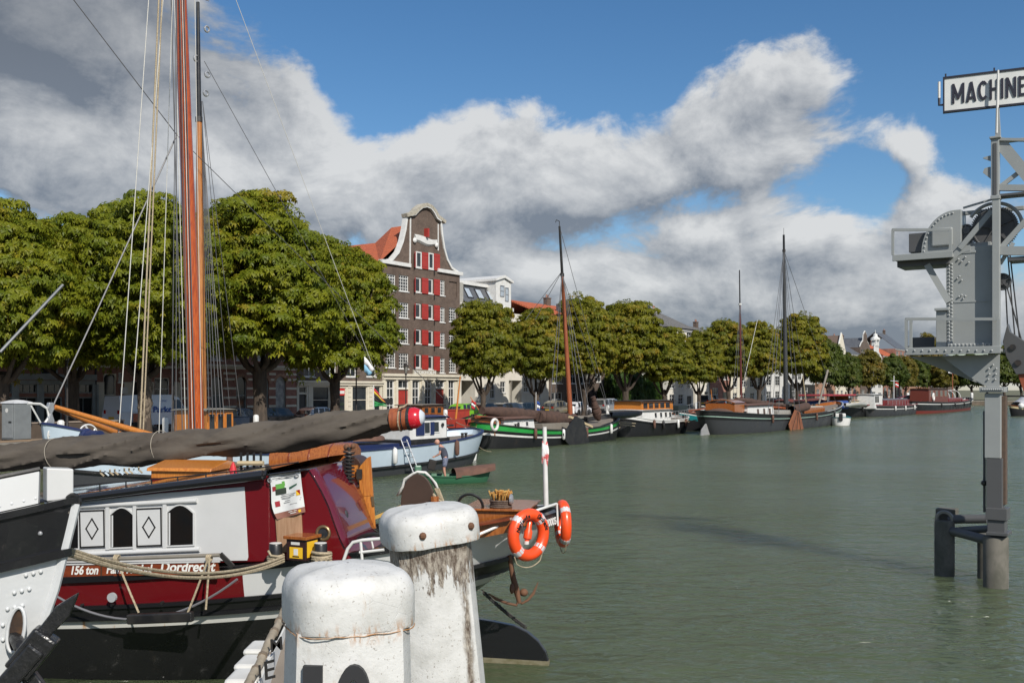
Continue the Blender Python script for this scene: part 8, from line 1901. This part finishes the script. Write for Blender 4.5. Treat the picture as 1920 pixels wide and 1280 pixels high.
# ================================================================== mooring piles next to the camera
def pile_paint(name, peel_z=None, peel=.0):
    m_ = bpy.data.materials.new(name); m_.use_nodes = True
    n = NT(m_.node_tree); b = n.n['Principled BSDF']; tcn = n.node('ShaderNodeTexCoord'); sp = n.node('ShaderNodeSeparateXYZ'); n.l.new(tcn.outputs['Object'], sp.inputs[0])
    mp = n.node('ShaderNodeMapping'); mp.inputs['Scale'].default_value = (1, 1, .3); n.l.new(tcn.outputs['Object'], mp.inputs[0])
    big = n.noise(tcn.outputs['Object'], 7, 6, .65); fine = n.noise(tcn.outputs['Object'], 60, 5, .6)
    c = n.mix(n.ramp(big, .38, .68, 0, .5), (.56, .56, .545, 1), (.36, .36, .335, 1))
    c = n.mix(n.ramp(n.noise(tcn.outputs['Object'], 95, 3, .5), .63, .72, 0, .6), c, (.16, .13, .10, 1))       # specks
    streak = n.ramp(n.noise(mp.outputs[0], 16, 6, .7), .64, .74, 0, .55)
    c = n.mix(n.m('MULTIPLY', streak, .6), c, (.33, .19, .08, 1))
    crk = n.node('ShaderNodeTexVoronoi'); crk.feature = 'DISTANCE_TO_EDGE'; crk.inputs['Scale'].default_value = 9; n.l.new(n.noise(tcn.outputs['Object'], 6, 4, .6, 0, 1), crk.inputs['Vector']); n.l.new(tcn.outputs['Object'], crk.inputs['Vector'])
    edge = n.m('MULTIPLY', n.ramp(crk.outputs['Distance'], .0, .012, 1, 0), n.ramp(n.noise(tcn.outputs['Object'], 3.3, 3, .5), .52, .60))
    rz = n.m('MULTIPLY', n.ramp(n.m('ABSOLUTE', sp.outputs[2]), .0, .05, 1, 0), n.ramp(n.noise(mp.outputs[0], 20, 5, .7), .5, .62)); c = n.mix(n.m('MULTIPLY', rz, .8), c, (.36, .17, .05, 1))
    h = n.m('SUBTRACT', n.m('ADD', n.m('MULTIPLY', big, .35), n.m('MULTIPLY', fine, .10)), n.m('MULTIPLY', edge, .04))
    if peel_z is not None:
        vert = n.noise(mp.outputs[0], 22, 7, .72)
        reach = n.ramp(sp.outputs[2], peel_z - .42, peel_z, 0, 1, False)
        crack = n.ramp(n.m('ABSOLUTE', n.m('SUBTRACT', n.m('ADD', sp.outputs[0], n.m('MULTIPLY', n.m('SUBTRACT', n.noise(mp.outputs[0], 9, 4, .6), .5), .09)), .082)), .006, .026, 1, 0)
        pk = n.m('MAXIMUM', n.ramp(n.m('ADD', n.m('MULTIPLY', vert, .95), n.m('MULTIPLY', reach, .46)), .74, .80), n.m('MULTIPLY', crack, n.ramp(vert, .36, .50)))
        wd = n.mix(n.ramp(n.noise(mp.outputs[0], 55, 6, .75), .35, .68), (.07, .045, .03, 1), (.40, .36, .30, 1))
        c = n.mix(pk, c, wd)
        h = n.m('SUBTRACT', n.m('ADD', h, n.m('MULTIPLY', n.m('MULTIPLY', pk, n.noise(mp.outputs[0], 50, 5, .7)), .9)), n.m('MULTIPLY', pk, .55))
    n.set(b.inputs['Base Color'], c); b.inputs['Roughness'].default_value = .55
    bn = n.node('ShaderNodeBump'); bn.inputs['Strength'].default_value = .8; bn.inputs['Distance'].default_value = .018; n.l.new(h, bn.inputs['Height']); n.l.new(bn.outputs[0], b.inputs['Normal'])
    return m_
CAPP = pile_paint('cap_paint'); POSTP = pile_paint('post_paint'); PEEL = pile_paint('peeling_post_paint', 0.0)
def sup(a, r, p):
    c, s_ = math.cos(a), math.sin(a); k = (abs(c) ** p + abs(s_) ** p) ** (-1 / p); return r * k * c, r * k * s_
def mooring_pile(label, loc, yaw, r_cap, cap_h, r_top, r_bot, H, paint_, lean=(0, 0), p=3.6):
    "z = 0 of the thing lies at the underside of the cap; H metres of post go down into the water"
    t = thing('mooring_pile', label, 'mooring pile', loc, yaw, 'white mooring piles by the camera'); t.rotation_euler = (lean[0], lean[1], yaw)
    n = 48; rows = []
    prof = [(.985, 0), (1.0, .012), (1.0, cap_h * .50)] + [(1 - .26 * (1 - math.cos(a)) - .015 * math.sin(a), cap_h * .50 + cap_h * .40 * math.sin(a)) for a in [math.pi / 2 * k / 8 for k in range(1, 9)]] + [(.60, cap_h * .945), (.42, cap_h * .975), (.2, cap_h * .995), (.02, cap_h)]
    for (k, z) in prof: rows.append([(*sup(2 * math.pi * i / n, r_cap * k, p), z + .010 * k * mnoise.noise((3 * math.cos(2 * math.pi * i / n), 3 * math.sin(2 * math.pi * i / n), z * 8 + r_cap)) * (1 if z > .03 else .5)) for i in range(n)])
    b = MB().grid(rows, True); b.f += [tuple(range(n))]; b.mi += [0]; cap = b.build('cap', CAPP, t, smooth=60)
    rows = []; m_ = 16; rg_ = random.Random(int(r_cap * 1000))
    wob = [rg_.uniform(.985, 1.012) for _ in range(m_)]
    for j in range(25):
        f = j / 24; z = -H * f; rr = r_top + (r_bot - r_top) * min(1, f * 2.2)
        rows.append([(*[q * wob[i] for q in sup(2 * math.pi * (i + .5) / m_, rr, 5.0 if i % 2 else 2.6)], z + (.004 if j == 0 else 0)) for i in range(m_)])
    b = MB().grid(rows, True); b.f += [tuple(range(m_))]; b.mi += [0]; b.build('post', paint_, t, smooth=24)
    return t, cap
t, cap = mooring_pile('nearest white mooring pile, smooth capped, numbered 10, with thin rust runs', PT(652, 1163, 3.42), R(24), .210, .20, .207, .26, 3.9, POSTP)
STEN = mat('stencil_black', (.02, .02, .022), .6)
Mloc = Matrix.Rotation(-R(24), 4, 'Z')
fr_y = -.222
for s_, x_ in (('1', -.105), ('0', .005)):
    M = Mloc @ Matrix.Translation((x_, fr_y - .012, -.285)) @ Matrix.Rotation(R(87), 4, 'X')
    text(s_, .27, t, M, STEN, .010, 0, .062 if s_ == '1' else .105, 'stencil_number', depth=.012)
RS = mat('rust_seam', (.30, .13, .03), .8, (.5, .42, .34), 25, .9)
rg3 = random.Random(2); pts = [(*sup(a, .209, 3.6), -.004 + .006 * mnoise.noise((a * 5, 0, 0))) for a in [2 * math.pi * k / 60 for k in range(60)]]
MB().tube(pts, .0022, 5, closed=True).build('rust_seam', RS, t, smooth=60)
t, cap = mooring_pile('taller white mooring pile behind, with rotten peeling wood under its cap', PT(806, 1012, 4.55), R(20), .212, .165, .182, .20, 4.2, PEEL, lean=(R(0), R(-5.5)))
for (a, dz) in ((-1.75, .05), (-.75, .06)):
    x_, y_ = sup(a - R(20) + .15, .212, 3.6); MB().ball((x_, y_, dz + .01), .017, 8).build('rust_bolt', mat('rusty_iron', (0, 0, 0)), cap)
# ---------- gangway with white cleats beside the nearest pile
gw = thing('gangway', 'narrow white boarding plank with bamboo handrail left of the nearest pile', 'gangway', (0, 0, 0))
a, c_ = PT(458, 1300, 4.9), PT(545, 1120, 6.6)
MB().tube([a.lerp(c_, k / 8) + Vector((0, 0, .01 * math.sin(k * 2.1))) for k in range(9)], .024, 8).build('bamboo_rail', mat('bamboo', (.33, .28, .21), .8, (.2, .17, .12), 10, .8), gw, smooth=50)
for k in range(8): p = a.lerp(c_, (k + .5) / 8); d_ = (c_ - a).normalized(); MB().tube([p, p + d_ * .03], .028, 8).build('bamboo_node', mat('bamboo_dark', (.18, .14, .10), .8), gw)
bb = MB().add([a + Vector((.03, 0, -.02)), c_ + Vector((.03, 0, -.03)), c_ + Vector((.02, 0, -.55)), a + Vector((.20, 0, -.45))], [(0, 1, 2, 3)]).build('white_side_cloth', mat('banner_white', (0, 0, 0)), gw); s2 = bb.modifiers.new('thickness', 'SOLIDIFY'); s2.thickness = .012
for k in range(3): p = PT(462 + 15 * k, 1262 - 27 * k, 5.3 + .35 * k); MB().box(-.09, .09, -.12, .12, -.04, 0).build('white_step', WHITE, gw, bevel=.03).location = p
MB().box(-.30, .30, -.9, .9, -.06, 0, Matrix.Translation(PT(500, 1330, 5.2)) @ Matrix.Rotation(R(-14), 4, 'Z') @ Matrix.Rotation(R(12), 4, 'X')).build('plank', DECKM, gw)
d_ = (c_ - a).normalized(); nn = d_.cross(Vector((0, 0, 1))).normalized()
for s_, px, py, sz in (('E', 505, 1262, .13), ('I', 495, 1258, .09), ('M', 516, 1212, .10)):
    p = PT(px, py, 5.15 if s_ != 'M' else 5.6); text(s_, sz, gw, Matrix.Translation(p + Vector((0, -.12, 0))) @ Matrix.Rotation(R(90), 4, 'X') @ Matrix.Rotation(R(15), 4, 'Z'), BLACKP, .001, .2, None, depth=.003)
